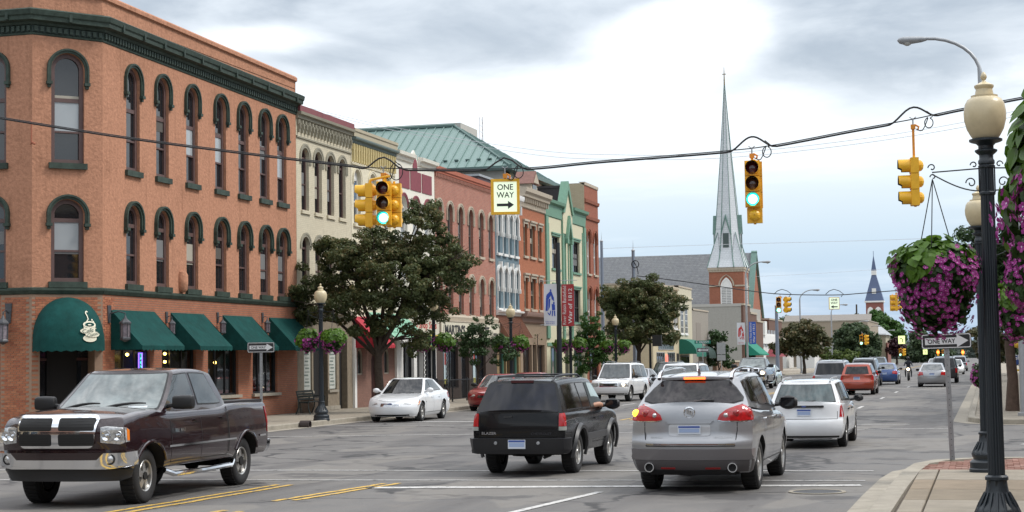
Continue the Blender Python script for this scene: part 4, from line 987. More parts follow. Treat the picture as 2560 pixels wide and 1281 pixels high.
# ---- 8: tall red brown brick end building
Y0,Y1 = 108.14,112.15; L = Y1 - Y0
b8 = front('commercial_building',Y0,'tall rust brick building ending the row, with a strip of tan brick side wall')
m8 = mat('rust_brick',(.29,.10,.06),.85,brick=(.22,.075,.008,(.26,.10,.06),(.28,.08,.04)),bump=.4,var=.14)
mt8 = mat('tan_brick',(.42,.35,.23),.9,brick=(.22,.075,.008,(.34,.29,.2),(.45,.38,.26)),bump=.3)
cs = [1.05,2.95]
mb = MB(); wall_band(mb,0,L,0,3.2,[(2,2.8,.6,2.8,0)]); wall_band(mb,0,L,3.2,7.4,[(c_,.95,4.0,6.3,.47) for c_ in cs]); wall_band(mb,0,L,7.4,13.7,[(c_,.95,7.7,10.1,.47) for c_ in cs]); mb.build('brick_wall',m8,b8)
for z0_,z1_ in ((7.7,10.1),(4.0,6.3)):
 for c_ in cs: make_window(b8,c_,.95,z0_,z1_,.47,wh,M_['pane'],fw=.1,rails=((z0_ + 1.2,.08),),sill=t4,hood=hood_arch(m8,.22,.09,.3,foot=False))
make_window(b8,2,2.8,.6,2.8,0,M_['black'],M_['pane'],fw=.08,name='shop_window',mull=2)
for z_ in (11.3,12.4): mb = MB(); sweep(mb,[(0,0),(L,0)],[(0,z_),(.10,z_ + .05),(.14,z_ + .25),(0,z_ + .3)]); mb.build('string_course',m8,b8)
mb = MB(); sweep(mb,[(0,0),(L,0)],[(0,13.55),(.06,13.58),(.06,13.78),(-.4,13.78)]); mb.build('coping',t4,b8)
mb = MB(); mb.face([(0,0,0),(0,1.6,0),(0,1.6,13.7),(0,0,13.7)]); mb.build('tan_side_wall',mt8,b8)
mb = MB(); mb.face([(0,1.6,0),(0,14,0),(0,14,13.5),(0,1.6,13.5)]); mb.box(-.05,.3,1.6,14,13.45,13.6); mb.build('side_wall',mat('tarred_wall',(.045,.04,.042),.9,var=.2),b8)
mb = MB(); mb.face([(L,0,0),(L,14,0),(L,14,13.7),(L,0,13.7)]); mb.face([(0,14,0),(L,14,0),(L,14,13.5),(0,14,13.5)]); mb.face([(0,0,13.4),(L,0,13.4),(L,14,13.4),(0,14,13.4)]); mb.box(.1,L - .1,.3,.35,0,13.3); mb.build('back_wall',m8,b8)
# ================================================================ the big pale building behind with the green metal hip roof
hb = empty('civic_building',(-29.6,103.7,0),0,'large pale grey building with a green standing seam hip roof rising behind the shops','building')
greyw = mat('pale_grey_render',(.44,.43,.39),.9,var=.06); creamw = mat('pale_cream_panel',(.50,.47,.36),.9,var=.06)
EZ,BW,BD = 14.45,26.0,11.6
mb = MB(); mb.box(-BW,0,0,.3,8,EZ); mb.build('wall',greyw,hb)
for k in range(5):
 q = MB(); q.box(-BW + .0 + k * 5.2 + .02,-BW + (k + 1) * 5.2 - .02,-.03,0,9,EZ - .1); q.build('wall_panel',greyw,hb)
e_ops = []
mb = MB(); fr_ = bpy.data.objects.new('t',None)
mb.box(-.3,0,0,1.2,8,EZ); mb.box(-.3,0,2.4,3.7,8,EZ); mb.box(-.3,0,4.0,6.2,8,EZ); mb.box(-.3,0,7.3,8.1,8,EZ); mb.box(-.3,0,9.4,BD,8,EZ); mb.box(-.3,0,0,BD,13.95,EZ); mb.box(-.28,0,0,BD,8,10.0)
mb.build('wall',creamw,hb)
for a_,b_ in ((1.2,2.4),(3.7,4.0),(6.2,7.3),(8.1,9.4)):
 q = MB(); q.box(-.25,-.2,a_,b_,10,13.95); w_ = q.build('window',M_['dark'],hb); q = MB(); q.box(-.19,-.17,a_ + .08,b_ - .08,10,13.9); q.build('pane',M_['pane'],w_)
bpy.data.objects.remove(fr_)
rm = mat('green_standing_seam_metal',(.155,.235,.215),.45,metal=.15,var=.07); rm2 = mat('green_ridge_metal',(.09,.15,.135),.5)
ov,IN,RZ = .55,4.9,3.55
def roof_panel(p0,p1,q0,q1):
 v = Vector
 q = MB(); a,b_,c_,d_ = v(p0),v(p1),v(q1),v(q0); q.face([a,b_,c_,d_])
 n_ = (b_ - a).cross(d_ - a).normalized(); n_ = -n_ if n_.z < 0 else n_; t_ = (b_ - a).normalized() * .03
 q.face([a - t_ + n_ * .07,a + t_ + n_ * .07,d_ + t_ + n_ * .07,d_ - t_ + n_ * .07]); q.face([a - t_,a - t_ + n_ * .07,d_ - t_ + n_ * .07,d_ - t_]); q.face([a + t_,a + t_ + n_ * .07,d_ + t_ + n_ * .07,d_ + t_])
 q.build('roof_panel',rm,hb)
n = 44; X0_,X1_ = -BW - ov,ov
for k in range(n):
 xa,xb = X0_ + (X1_ - X0_) * k / n,X0_ + (X1_ - X0_) * (k + 1) / n
 f = lambda x: min(1.0,(X1_ - x) / (IN + ov),(x - X0_) / (IN + ov))
 fa,fb = f(xa),f(xb)
 roof_panel((xa,-ov,EZ),(xb,-ov,EZ),(xa,-ov + fa * (IN + ov),EZ + fa * RZ),(xb,-ov + fb * (IN + ov),EZ + fb * RZ))
n = 20; Y0_,Y1_ = -ov,BD + ov
for k in range(n):
 ya,yb = Y0_ + (Y1_ - Y0_) * k / n,Y0_ + (Y1_ - Y0_) * (k + 1) / n
 f = lambda y: min(1.0,(y - Y0_) / (IN + ov),(Y1_ - y) / (IN + ov))
 fa,fb = f(ya),f(yb)
 roof_panel((ov,ya,EZ),(ov,yb,EZ),(ov - fa * (IN + ov),ya,EZ + fa * RZ),(ov - fb * (IN + ov),yb,EZ + fb * RZ))
mb = MB(); mb.box(-BW - ov,ov,-ov - .12,-ov,EZ - .22,EZ + .05); mb.box(ov,ov + .12,-ov - .12,BD + ov,EZ - .22,EZ + .05); mb.box(-BW,0,-ov,0,EZ - .2,EZ - .15); mb.box(0,ov,0,BD,EZ - .2,EZ - .15); mb.build('gutter',rm2,hb)
mb = MB(); mb.tube([(ov,-ov,EZ + .05),(-IN,IN,EZ + RZ + .05)],.1,6); mb.tube([(-BW,IN,EZ + RZ + .08),(-IN,IN,EZ + RZ + .08)],.14,6); mb.build('ridge_cap',rm2,hb)
mb = MB(); mb.box(-BW + 5,-IN,IN,IN + .1,EZ + RZ - .2,EZ + RZ + .05); mb.box(-BW + 2,-IN - .2,IN + 2,IN + 6,EZ + RZ - .1,EZ + RZ + .55); mb.build('roof_curb',greyw,hb)
mb = MB(); mb.box(-.12,.12,-.1,.1,0,.08); me = mb.mesh('snow_guard',rm2)
for k in range(34): place('snow_guard',me,hb,loc=(-BW + .6 + k * .76,-ov + .9,EZ + .62))
mast = empty('radio_mast',(-72,240,0),0,'slender radio mast far behind the green roof','mast')
mb = MB()
for dx_,dy_ in ((0,.3),(.26,-.15),(-.26,-.15)): mb.tube([(dx_,dy_,0),(dx_,dy_,38.6)],.04,4)
for k in range(40): mb.tube([(0,.3,k * .96),(.26,-.15,k * .96 + .48),(-.26,-.15,k * .96 + .96)],.025,3)
mb.build('lattice',mat('pale_mast_grey',(.45,.42,.42),.6),mast)
for (x,y,z,sx,sy,sz,lb) in ((-26.6,86.9,11.2,.7,1.3,.8,'dark box shaped roof hatch at the edge of the red brick building'),(-27.6,101.5,11.6,.4,.5,1.5,'small grey roof vent housing beside the green gable')):
 t = empty('roof_unit',(x,y,z),0,lb,'roof unit'); mb = MB(); mb.box(-sx,sx,-sy,sy,0,sz * .85); mb.build('casing',mat('roof_unit_brown',(.07,.045,.05),.7),t)
 mb = MB(); mb.box(-sx - .08,sx + .08,-sy - .08,sy + .08,sz * .85,sz); mb.build('lid',M_['galv'],t)
t = empty('satellite_dish',(-25.7,91.0,12.1),R(60),'grey satellite dish beside the hanging one way box','satellite dish')
mb = MB(); mb.lathe([(.001,.0),(.2,.02),(.42,.12)],axis='y',seg=18); mb.build('dish',mat('dish_grey',(.16,.15,.18),.5),t,smooth=True)
mb = MB(); mb.tube([(0,.05,-.1),(0,.1,-1.0)],.03,6); mb.build('post',M_['galv'],t)
# ================================================================ VEHICLES (local: x forwards from the middle of the wheelbase, y left, z up)
def lerp_tab(tab,x):
 if x <= tab[0][0]: return tab[0][1]
 for (a,fa),(b_,fb) in zip(tab,tab[1:]):
  if x <= b_:
   t = (x - a) / (b_ - a) if b_ > a else 0
   return fa + (fb - fa) * t
 return tab[-1][1]
def smooth_tab(tab,n=8):
 """Catmull-Rom resample, kept monotone in x"""
 if len(tab) < 3: return list(tab)
 out = []
 for i in range(len(tab) - 1):
  p0,p1,p2,p3 = tab[max(i - 1,0)],tab[i],tab[i + 1],tab[min(i + 2,len(tab) - 1)]
  h = p2[0] - p1[0]
  m1 = (p2[1] - p0[1]) / max(p2[0] - p0[0],1e-6) * h if i > 0 else (p2[1] - p1[1])
  m2 = (p3[1] - p1[1]) / max(p3[0] - p1[0],1e-6) * h if i < len(tab) - 2 else (p2[1] - p1[1])
  for k in range(n):
   t = k / n; out.append((p1[0] + h * t,(2 * t ** 3 - 3 * t * t + 1) * p1[1] + (t ** 3 - 2 * t * t + t) * m1 + (-2 * t ** 3 + 3 * t * t) * p2[1] + (t ** 3 - t * t) * m2))
 return out + [tab[-1]]
class Car:
 """body shell from a few profiles; every lamp, pane and trim piece is cut to lie on the same surface"""
 def __init__(s,L=4.6,W=1.75,wb=2.7,fo=.9,R_=.33,bot=.22,top=(),rear=(),frontp=(),side=(),gl=None,cr=.22,cf=.30,ne=2.6,wf=.0,rs=.07,crown=.02,hoodcrown=.03,qn=1):
  s.L,s.W,s.wb,s.R,s.bot = L,W,wb,R_,bot
  s.x1 = wb / 2 + fo; s.x0 = s.x1 - L; s.axf,s.axr = wb / 2,-wb / 2
  s.top = smooth_tab([(x,z) for x,z in top]) if top else None
  s.rear = smooth_tab([(z,s.x0 + d) for z,d in rear]); s.front = smooth_tab([(z,s.x1 - d) for z,d in frontp])
  s.side = smooth_tab([(z,W / 2 - d) for z,d in side])
  s.gl = gl; s.cr,s.cf,s.ne,s.wf,s.rs,s.crown,s.q = cr,cf,ne,wf,rs,crown,qn
  s.hc = hoodcrown
  if gl: gl['roof'] = smooth_tab(gl['roof'])
  s.Ra = R_ + .075
 def ztop(s,x): return lerp_tab(s.top,x)
 def zbot(s,x):
  z = s.bot
  for a in (s.axf,s.axr):
   d = abs(x - a)
   if d < s.Ra: z = max(z,s.R * .96 + math.sqrt(s.Ra ** 2 - d * d))
  return z
 def yw(s,x,z):
  y = lerp_tab(s.side,z); t = (x - (s.x0 + s.x1) / 2) / (s.L / 2)
  y *= 1 - .055 * abs(t) ** 3.5 - (s.wf * max(t,0) ** 3)
  d = s.ztop(x) - z
  if d < s.rs: k = 1 - max(d,0) / s.rs; y -= s.rs * .9 * (1 - math.sqrt(max(0,1 - k * k)))
  return y
 def P(s,t,v,h):
  """body surface; t along, v across (-1..1), h up"""
  xg = s.x0 + t * s.L; x = xg
  for _ in range(2):
   zt = s.ztop(x); zb = s.zbot(x); z = zb + h * (zt - zb)
   xr = lerp_tab(s.rear,z) + s.cr * abs(v) ** s.ne; xf = lerp_tab(s.front,z) - s.cf * abs(v) ** s.ne
   x = xr + t * (xf - xr)
  zt = s.ztop(x); zb = s.zbot(x) if .0 < t < 1 else s.bot; z = zb + h * (zt - zb)
  y = v * s.yw(x,z)
  if h > .999: z += s.hc * (1 - v * v)
  return Vector((x,y,z))
 def stations(s):
  q = s.q; xs = set()
  for a in (s.axf,s.axr):
   for k in range(0,13 if q else 7): xs.add(round(a + s.Ra * math.cos(math.pi * k / (12 if q else 6)),4))
   xs.add(round(a + s.Ra + .012,4)); xs.add(round(a - s.Ra - .012,4))
  n = 22 if q else 10
  for k in range(n + 1): xs.add(round(s.x0 + s.L * k / n,4))
  ts = sorted(set(min(1,max(0,(x - s.x0) / s.L)) for x in xs))
  ts = sorted(set([0,.004,.012,.025,.04] + [t for t in ts if .045 < t < .955] + [.96,.975,.988,.996,1]))
  return ts
 def body(s,mats,parent):
  ts = s.stations(); nh = 14 if s.q else 8; nv = 16 if s.q else 8
  hs = [0,.03] + [.03 + .90 * k / nh for k in range(1,nh)] + [.94,.965,.985,1]
  vs = [-1,-.985,-.96,-.92,-.85] + [-.75 + 1.5 * k / nv for k in range(nv + 1)] + [.85,.92,.96,.985,1]
  mb = MB()
  for sg in (-1,1):
   rows = [[s.P(t,sg,h) for h in hs] for t in ts]
   mb.grid(rows if sg > 0 else rows[::-1])
  mb.grid([[s.P(0,v,h) for h in hs] for v in vs]); mb.grid([[s.P(1,v,h) for h in hs] for v in reversed(vs)])
  mb.grid([[s.P(t,v,1) for v in vs] for t in ts])
  mb.mat(1); mb.grid([[s.P(t,v,0) for v in (-1,-.8,0,.8,1)] for t in reversed(ts)])
  return mb.build('body',mats,parent,smooth=32)
 def Gp(s,t,v,h):
  g = s.gl
  xr = g['r0'] + (g['r1'] - g['r0']) * (h ** g.get('rp',1.0)) + g.get('cr',.06) * abs(v) ** 2.2
  xf = g['f0'] + (g['f1'] - g['f0']) * (h ** g.get('fp',.92)) - g.get('cf',.16) * abs(v) ** 2.2
  x = xr + t * (xf - xr)
  zb = s.ztop(min(max(x,s.x0 + .02),s.x1 - .02)) - .03; zr = lerp_tab(g['roof'],x)
  z = zb + h * (zr - zb)
  wb_ = g['wb'] / 2; wr = g['wr'] / 2
  w = wb_ + (wr - wb_) * h ** 1.15
  if h > .9: k = (h - .9) / .1; w -= .07 * (1 - math.sqrt(max(0,1 - k * k * .98)))
  tt = (x - (g['r0'] + g['f0']) / 2) / (abs(g['f0'] - g['r0']) / 2); w *= 1 - .05 * abs(tt) ** 3
  if h > .999: z += s.crown * (1 - v * v)
  return Vector((x,v * w,z))
 def cab(s,m,parent):
  ts = [0,.01,.03] + [.06 + .88 * k / 14 for k in range(15)] + [.97,.99,1]; hs = [0] + [.9 * k / 7 for k in range(1,8)] + [.93,.96,.985,1]; vs = [-1 + 2 * k / 14 for k in range(15)]
  mb = MB()
  for sg in (-1,1):
   rows = [[s.Gp(t,sg,h) for h in hs] for t in ts]; mb.grid(rows if sg > 0 else rows[::-1])
  mb.grid([[s.Gp(0,v,h) for h in hs] for v in vs]); mb.grid([[s.Gp(1,v,h) for h in hs] for v in reversed(vs)]); mb.grid([[s.Gp(t,v,1) for v in vs] for t in ts])
  return mb.build('cabin',m,parent,smooth=32)
 def S_side(s,sg): return lambda x,z: Vector((x,sg * s.yw(x,z),z))
 def S_rear(s):
  def f(y,z):
   w = s.yw(s.x0 + .05,z); v = min(abs(y) / w,1); return Vector((lerp_tab(s.rear,z) + s.cr * v ** s.ne,math.copysign(min(abs(y),w),y),z))
  return f
 def S_front(s):
  def f(y,z):
   w = s.yw(s.x1 - .05,z); v = min(abs(y) / w,1); return Vector((lerp_tab(s.front,z) - s.cf * v ** s.ne,math.copysign(min(abs(y),w),y),z))
  return f
 def S_gf(s): return lambda v,h: s.Gp(1,v,h)
 def S_gr(s): return lambda v,h: s.Gp(0,v,h)
 def S_gs(s,sg):
  def f(x,h):
   lo,hi = 0.0,1.0
   xa,xb = s.Gp(0,sg,h).x,s.Gp(1,sg,h).x
   t = min(max((x - xa) / (xb - xa),0),1); return s.Gp(t,sg,h)
  return f
 def S_wrap(s,end):              # rear/front quarter surface by arc parameter: u 0..1 across the end, beyond 1 round onto the side (metres)
  fr = s.S_rear() if end < 0 else s.S_front()
  def f(u,z):
   w = s.yw((s.x0 + .05) if end < 0 else (s.x1 - .05),z)
   if abs(u) <= w: return fr(u,z)
   sg = 1 if u > 0 else -1; e = abs(u) - w; x = (lerp_tab(s.rear,z) + s.cr + e) if end < 0 else (lerp_tab(s.front,z) - s.cf - e)
   return Vector((x,sg * s.yw(x,z),z))
  return f
def patch(surf,poly,m,parent,name,off=.006,skirt=.012,nu=8,nv=6,mb=None,midx=0,smooth=True):
 """piece of surface inside a convex outline, lifted off slightly, with a skirt so that it has an edge"""
 own = mb is None; mb = mb or MB(); mb.cur = midx
 vs = [p[1] for p in poly]; v0,v1 = min(vs),max(vs)
 lv = sorted(set([round(v,5) for v in vs] + [v0 + (v1 - v0) * k / nv for k in range(nv + 1)]))
 lv = [v for i,v in enumerate(lv) if i == 0 or v - lv[i - 1] > (v1 - v0) * .004]
 rows = []
 for v in lv:
  vv = min(max(v,v0 + 1e-6),v1 - 1e-6); xs_ = []
  for (a,b_) in zip(poly,poly[1:] + poly[:1]):
   if (a[1] - vv) * (b_[1] - vv) <= 0 and abs(a[1] - b_[1]) > 1e-9: xs_.append(a[0] + (b_[0] - a[0]) * (vv - a[1]) / (b_[1] - a[1]))
  if len(xs_) < 2: continue
  u0,u1 = min(xs_),max(xs_); rows.append([(u0 + (u1 - u0) * k / nu,vv) for k in range(nu + 1)])
 cen = surf(sum(p[0] for p in poly) / len(poly),sum(p[1] for p in poly) / len(poly)); e = 1e-3
 def lift(u,v,o):
  p = surf(u,v); a = surf(u + e,v) - surf(u - e,v); b_ = surf(u,v + e) - surf(u,v - e); n = a.cross(b_)
  if n.length < 1e-12: n = p - Vector((0,0,.8))
  n.normalize()
  if n.dot(Vector((p.x * .25,p.y,(p.z - .7)))) < 0: n = -n
  return p + n * o
 G_ = [[lift(u,v,off) for u,v in r_] for r_ in rows]; mb.grid(G_)
 if skirt:
  edge = [(r_[0],G_[i][0]) for i,r_ in enumerate(rows)] + [(rows[-1][k],G_[-1][k]) for k in range(1,nu + 1)] + [(r_[-1],G_[i][-1]) for i,r_ in reversed(list(enumerate(rows)))][1:] + [(rows[0][k],G_[0][k]) for k in range(nu - 1,0,-1)]
  mb.grid([[p for _,p in edge],[lift(uv[0],uv[1],off - skirt) for uv,_ in edge]],close=True)
 if own: return mb.build(name,m,parent,smooth=40,fixn=True)
def strip(surf,pts,w,off=.004,mb=None):
 rows = []
 P2 = []
 for (a,b_) in zip(pts,pts[1:]):
  n = max(1,int(math.hypot(b_[0] - a[0],b_[1] - a[1]) / .12)); P2 += [(a[0] + (b_[0] - a[0]) * k / n,a[1] + (b_[1] - a[1]) * k / n) for k in range(n)]
 P2.append(pts[-1])
 for i,p in enumerate(P2):
  a = P2[max(i - 1,0)]; b_ = P2[min(i + 1,len(P2) - 1)]; tx,ty = b_[0] - a[0],b_[1] - a[1]; l = math.hypot(tx,ty) or 1; nx,ny = -ty / l * w / 2,tx / l * w / 2
  q0,q1 = surf(p[0] + nx,p[1] + ny),surf(p[0] - nx,p[1] - ny); c = surf(*p); e = 1e-3
  n = (surf(p[0] + e,p[1]) - surf(p[0] - e,p[1])).cross(surf(p[0],p[1] + e) - surf(p[0],p[1] - e))
  n = n.normalized() if n.length > 1e-12 else Vector((0,0,1))
  if n.dot(Vector((c.x * .25,c.y,c.z - .7))) < 0: n = -n
  rows.append([q0 + n * off,q1 + n * off])
 mb.grid(rows)
def rpoly(x0,x1,z0,z1,r_=.03,n=4,sk=(0,0,0,0)):
 """rounded quad; sk shifts the x of the corners (bl, br, tr, tl)"""
 c = [(x0 + sk[0],z0,180),(x1 + sk[1],z0,270),(x1 + sk[2],z1,0),(x0 + sk[3],z1,90)]; out = []
 for (x,z,a0) in c:
  cx = x + (r_ if a0 in (180,90) else -r_); cz = z + (r_ if a0 in (180,270) else -r_)
  out += [(cx + r_ * math.cos(R(a0 + 90 * k / n)),cz + r_ * math.sin(R(a0 + 90 * k / n))) for k in range(n + 1)]
 return out
_wheels = {}
def wheel_mesh(R_,wd,spokes,rimr,style):
 key = (R_,wd,spokes,rimr,style)
 if key in _wheels: return _wheels[key]
 t = MB(); h = wd / 2; t.lathe([(rimr,-h * .82),(rimr + .02,-h * .95),(R_ - .05,-h),(R_ - .015,-h * .86),(R_,-h * .6),(R_,0),(R_,h * .6),(R_ - .015,h * .86),(R_ - .05,h),(rimr + .02,h * .95),(rimr,h * .82)],axis='y',seg=36)
 for k in range(36):                                                  # tread blocks
  a = 2 * math.pi * k / 36
  t.obox(((R_ + .001) * math.cos(a),0,(R_ + .001) * math.sin(a)),Vector((math.cos(a),0,math.sin(a))),Vector((0,1,0)),Vector((-math.sin(a),0,math.cos(a))),.007,h * .72,R_ * .055)
 r_ = MB(); r_.lathe([(rimr,h * .82),(rimr - .008,h * .88),(rimr - .025,h * .80),(rimr - .03,h * .1),(rimr - .03,-h * .8)],axis='y',seg=32)
 sp = h * .62
 for k in range(spokes):
  a = 2 * math.pi * k / spokes + math.pi / 2; u = Vector((math.cos(a),0,math.sin(a))); w = Vector((-math.sin(a),0,math.cos(a)))
  hw0,hw1 = (rimr * .17,rimr * .24) if style == 'fat' else (rimr * .08,rimr * .12)
  pts = [u * (rimr * .12) - w * hw0,u * (rimr - .022) - w * hw1,u * (rimr - .022) + w * hw1,u * (rimr * .12) + w * hw0]
  f = [p + Vector((0,sp + (.02 if p.length < rimr * .6 else -.005),0)) for p in pts]; bk = [p + Vector((0,sp - .05,0)) for p in pts]
  r_.face(f[::-1]);
  for i in range(4): r_.face([f[i],f[(i + 1) % 4],bk[(i + 1) % 4],bk[i]])
 r_.lathe([(.001,sp + .035),(rimr * .18,sp + .03),(rimr * .26,sp + .01),(rimr * .26,sp - .03)],axis='y',seg=18)
 d = MB(); d.lathe([(.001,h * .1),(rimr - .04,h * .1),(rimr - .035,-h * .7),(.001,-h * .7)],axis='y',seg=24)
 _wheels[key] = (d.mesh('wheel',M_['under'],smooth=40),t.mesh('tyre',M_['rubber'],smooth=40),r_.mesh('rim',M_['alloy'],smooth=35)); return _wheels[key]
def add_wheels(car,root,wd=.22,spokes=5,rimr=None,style='fat',steer=0.0):
 rimr = rimr or car.R * .62; me = wheel_mesh(car.R,wd,spokes,rimr,style)
 for ax in (car.axf,car.axr):
  for sg in (1,-1):
   y = sg * (lerp_tab(car.side,.45) - wd / 2 - .015)
   w = place('wheel',me[0],root,loc=(ax,y,car.R),rz=(0 if sg > 0 else math.pi) + (steer if ax > 0 else 0))
   place('tyre',me[1],w); place('rim',me[2],w)
def mirror(root,car,x,z,m,sx=1.0,sg_list=(1,-1),gm=None):
 for sg in sg_list:
  y = car.gl['wb'] / 2 - .04; mb = MB()
  mb.tube([(x,sg * y,z - .02),(x,sg * (y + .12 * sx),z)],.03,6)
  rows = []
  for k in range(7):
   t = k / 6; a = math.sin(math.pi * (.08 + .84 * t)) ** .5; rows.append([(x + .055 * math.cos(q) * a * sx,sg * (y + .08 + .22 * t * sx),z + .02 + .085 * sx * a * math.sin(q)) for q in [2 * math.pi * j / 12 for j in range(12)]])
  mb.grid(rows,close=True); mb.face(rows[0]); mb.face(rows[-1]); o = mb.build('mirror',m,root,smooth=40,fixn=True)
  g_ = MB(); g_.box(x - .062 * sx,x - .052 * sx,min(sg * (y + .11),sg * (y + .11 + .17 * sx)),max(sg * (y + .11),sg * (y + .11 + .17 * sx)),z - .03 * sx,z + .075 * sx); g_.build('mirror_glass',M_['glass'],o)
def plate(root,surf,y,z,kind='blue',w=.31,h=.155):
 p = surf(y,z); mb = MB(); sgn = 1 if p.x > 0 else -1; x = p.x + sgn * .012
 mb.box(min(x,x + sgn * .008),max(x,x + sgn * .008),y - w / 2,y + w / 2,z - h / 2,z + h / 2); mb.mat(1)
 q = x + sgn * .010; mb.face([(q,y - w / 2 + .01,z + h * .22),(q,y + w / 2 - .01,z + h * .22),(q,y + w / 2 - .01,z + h / 2 - .01),(q,y - w / 2 + .01,z + h / 2 - .01)])
 mb.mat(2); mb.face([(q,y - w / 2 + .02,z - h * .30),(q,y + w / 2 - .02,z - h * .30),(q,y + w / 2 - .02,z + h * .14),(q,y - w / 2 + .02,z + h * .14)])
 mb.build('number_plate',[mat('plate_white',(.62,.66,.72),.5),mat('plate_blue',(.05,.10,.35),.5),mat('plate_blur',(.33,.42,.62),.5)],root)
def doors(car,root,cuts,zlo,zhi,handles=(),hz=None,m=None,hm=None):
 mb = MB()
 for sg in (1,-1):
  S = car.S_side(sg)
  for x in cuts: strip(S,[(x,zlo),(x,zhi(x) if callable(zhi) else zhi)],.011,mb=mb)
  strip(S,[(cuts[0],zlo),(cuts[-1],zlo)],.011,mb=mb)
 mb.build('door_gap',M_['trim'],root)
 for sg in (1,-1):
  S = car.S_side(sg)
  for x in handles: patch(S,rpoly(x - .085,x + .085,hz - .016,hz + .016,.014),hm or M_['trim'],root,'door_handle',off=.028,skirt=.03,nu=3,nv=2)
def side_glass(car,root,wins,gm,tm=None,trim=True):
 """wins: (x0, x1, h0, h1, skew bl, br, tr, tl)"""
 for sg in (1,-1):
  S = car.S_gs(sg)
  if trim:
   xa = min(w[0] + min(w[4],w[7]) for w in wins) - .03; xb = max(w[1] + max(w[5],w[6]) for w in wins) + .03
  for w in wins:
   x0,x1,h0,h1,a,b_,c,d = w
   if trim: patch(S,rpoly(x0 - .025,x1 + .025,h0 - .035,h1 + .03,.02,sk=(a,b_,c,d)),tm or M_['trim'],root,'window_trim',off=.003,skirt=0,nu=4,nv=5)
   patch(S,rpoly(x0,x1,h0,h1,.02,sk=(a,b_,c,d)),gm,root,'side_window',off=.007,skirt=.006,nu=5,nv=5)
def rails(car,root,x0,x1,y,h=.06,m=None,r_=.018,n=10):
 for sg in (1,-1):
  mb = MB(); pts = []
  for k in range(n + 1):
   x = x0 + (x1 - x0) * k / n; e = min(k,n - k); z = lerp_tab(car.gl['roof'],x) + car.crown * .3 + (h if e >= 1 else .0); pts.append((x,sg * y,z - .012))
  mb.tube(pts,r_,7); mb.build('roof_rail',m or M_['chrome'],root,smooth=40)
def paint(name,col,metal=.0,rough=.28,flake=.05):
 return mat(name,col,rough,metal=metal,coat=1.0,var=flake,vscale=.8,spec=.5,dirt=.06)
def vehicle(name,loc,rz,label,cat='car',group=None): return empty(name,(loc[0],loc[1],0),rz,label,cat,group)
AWAY,TOWARD = R(90),R(-90)
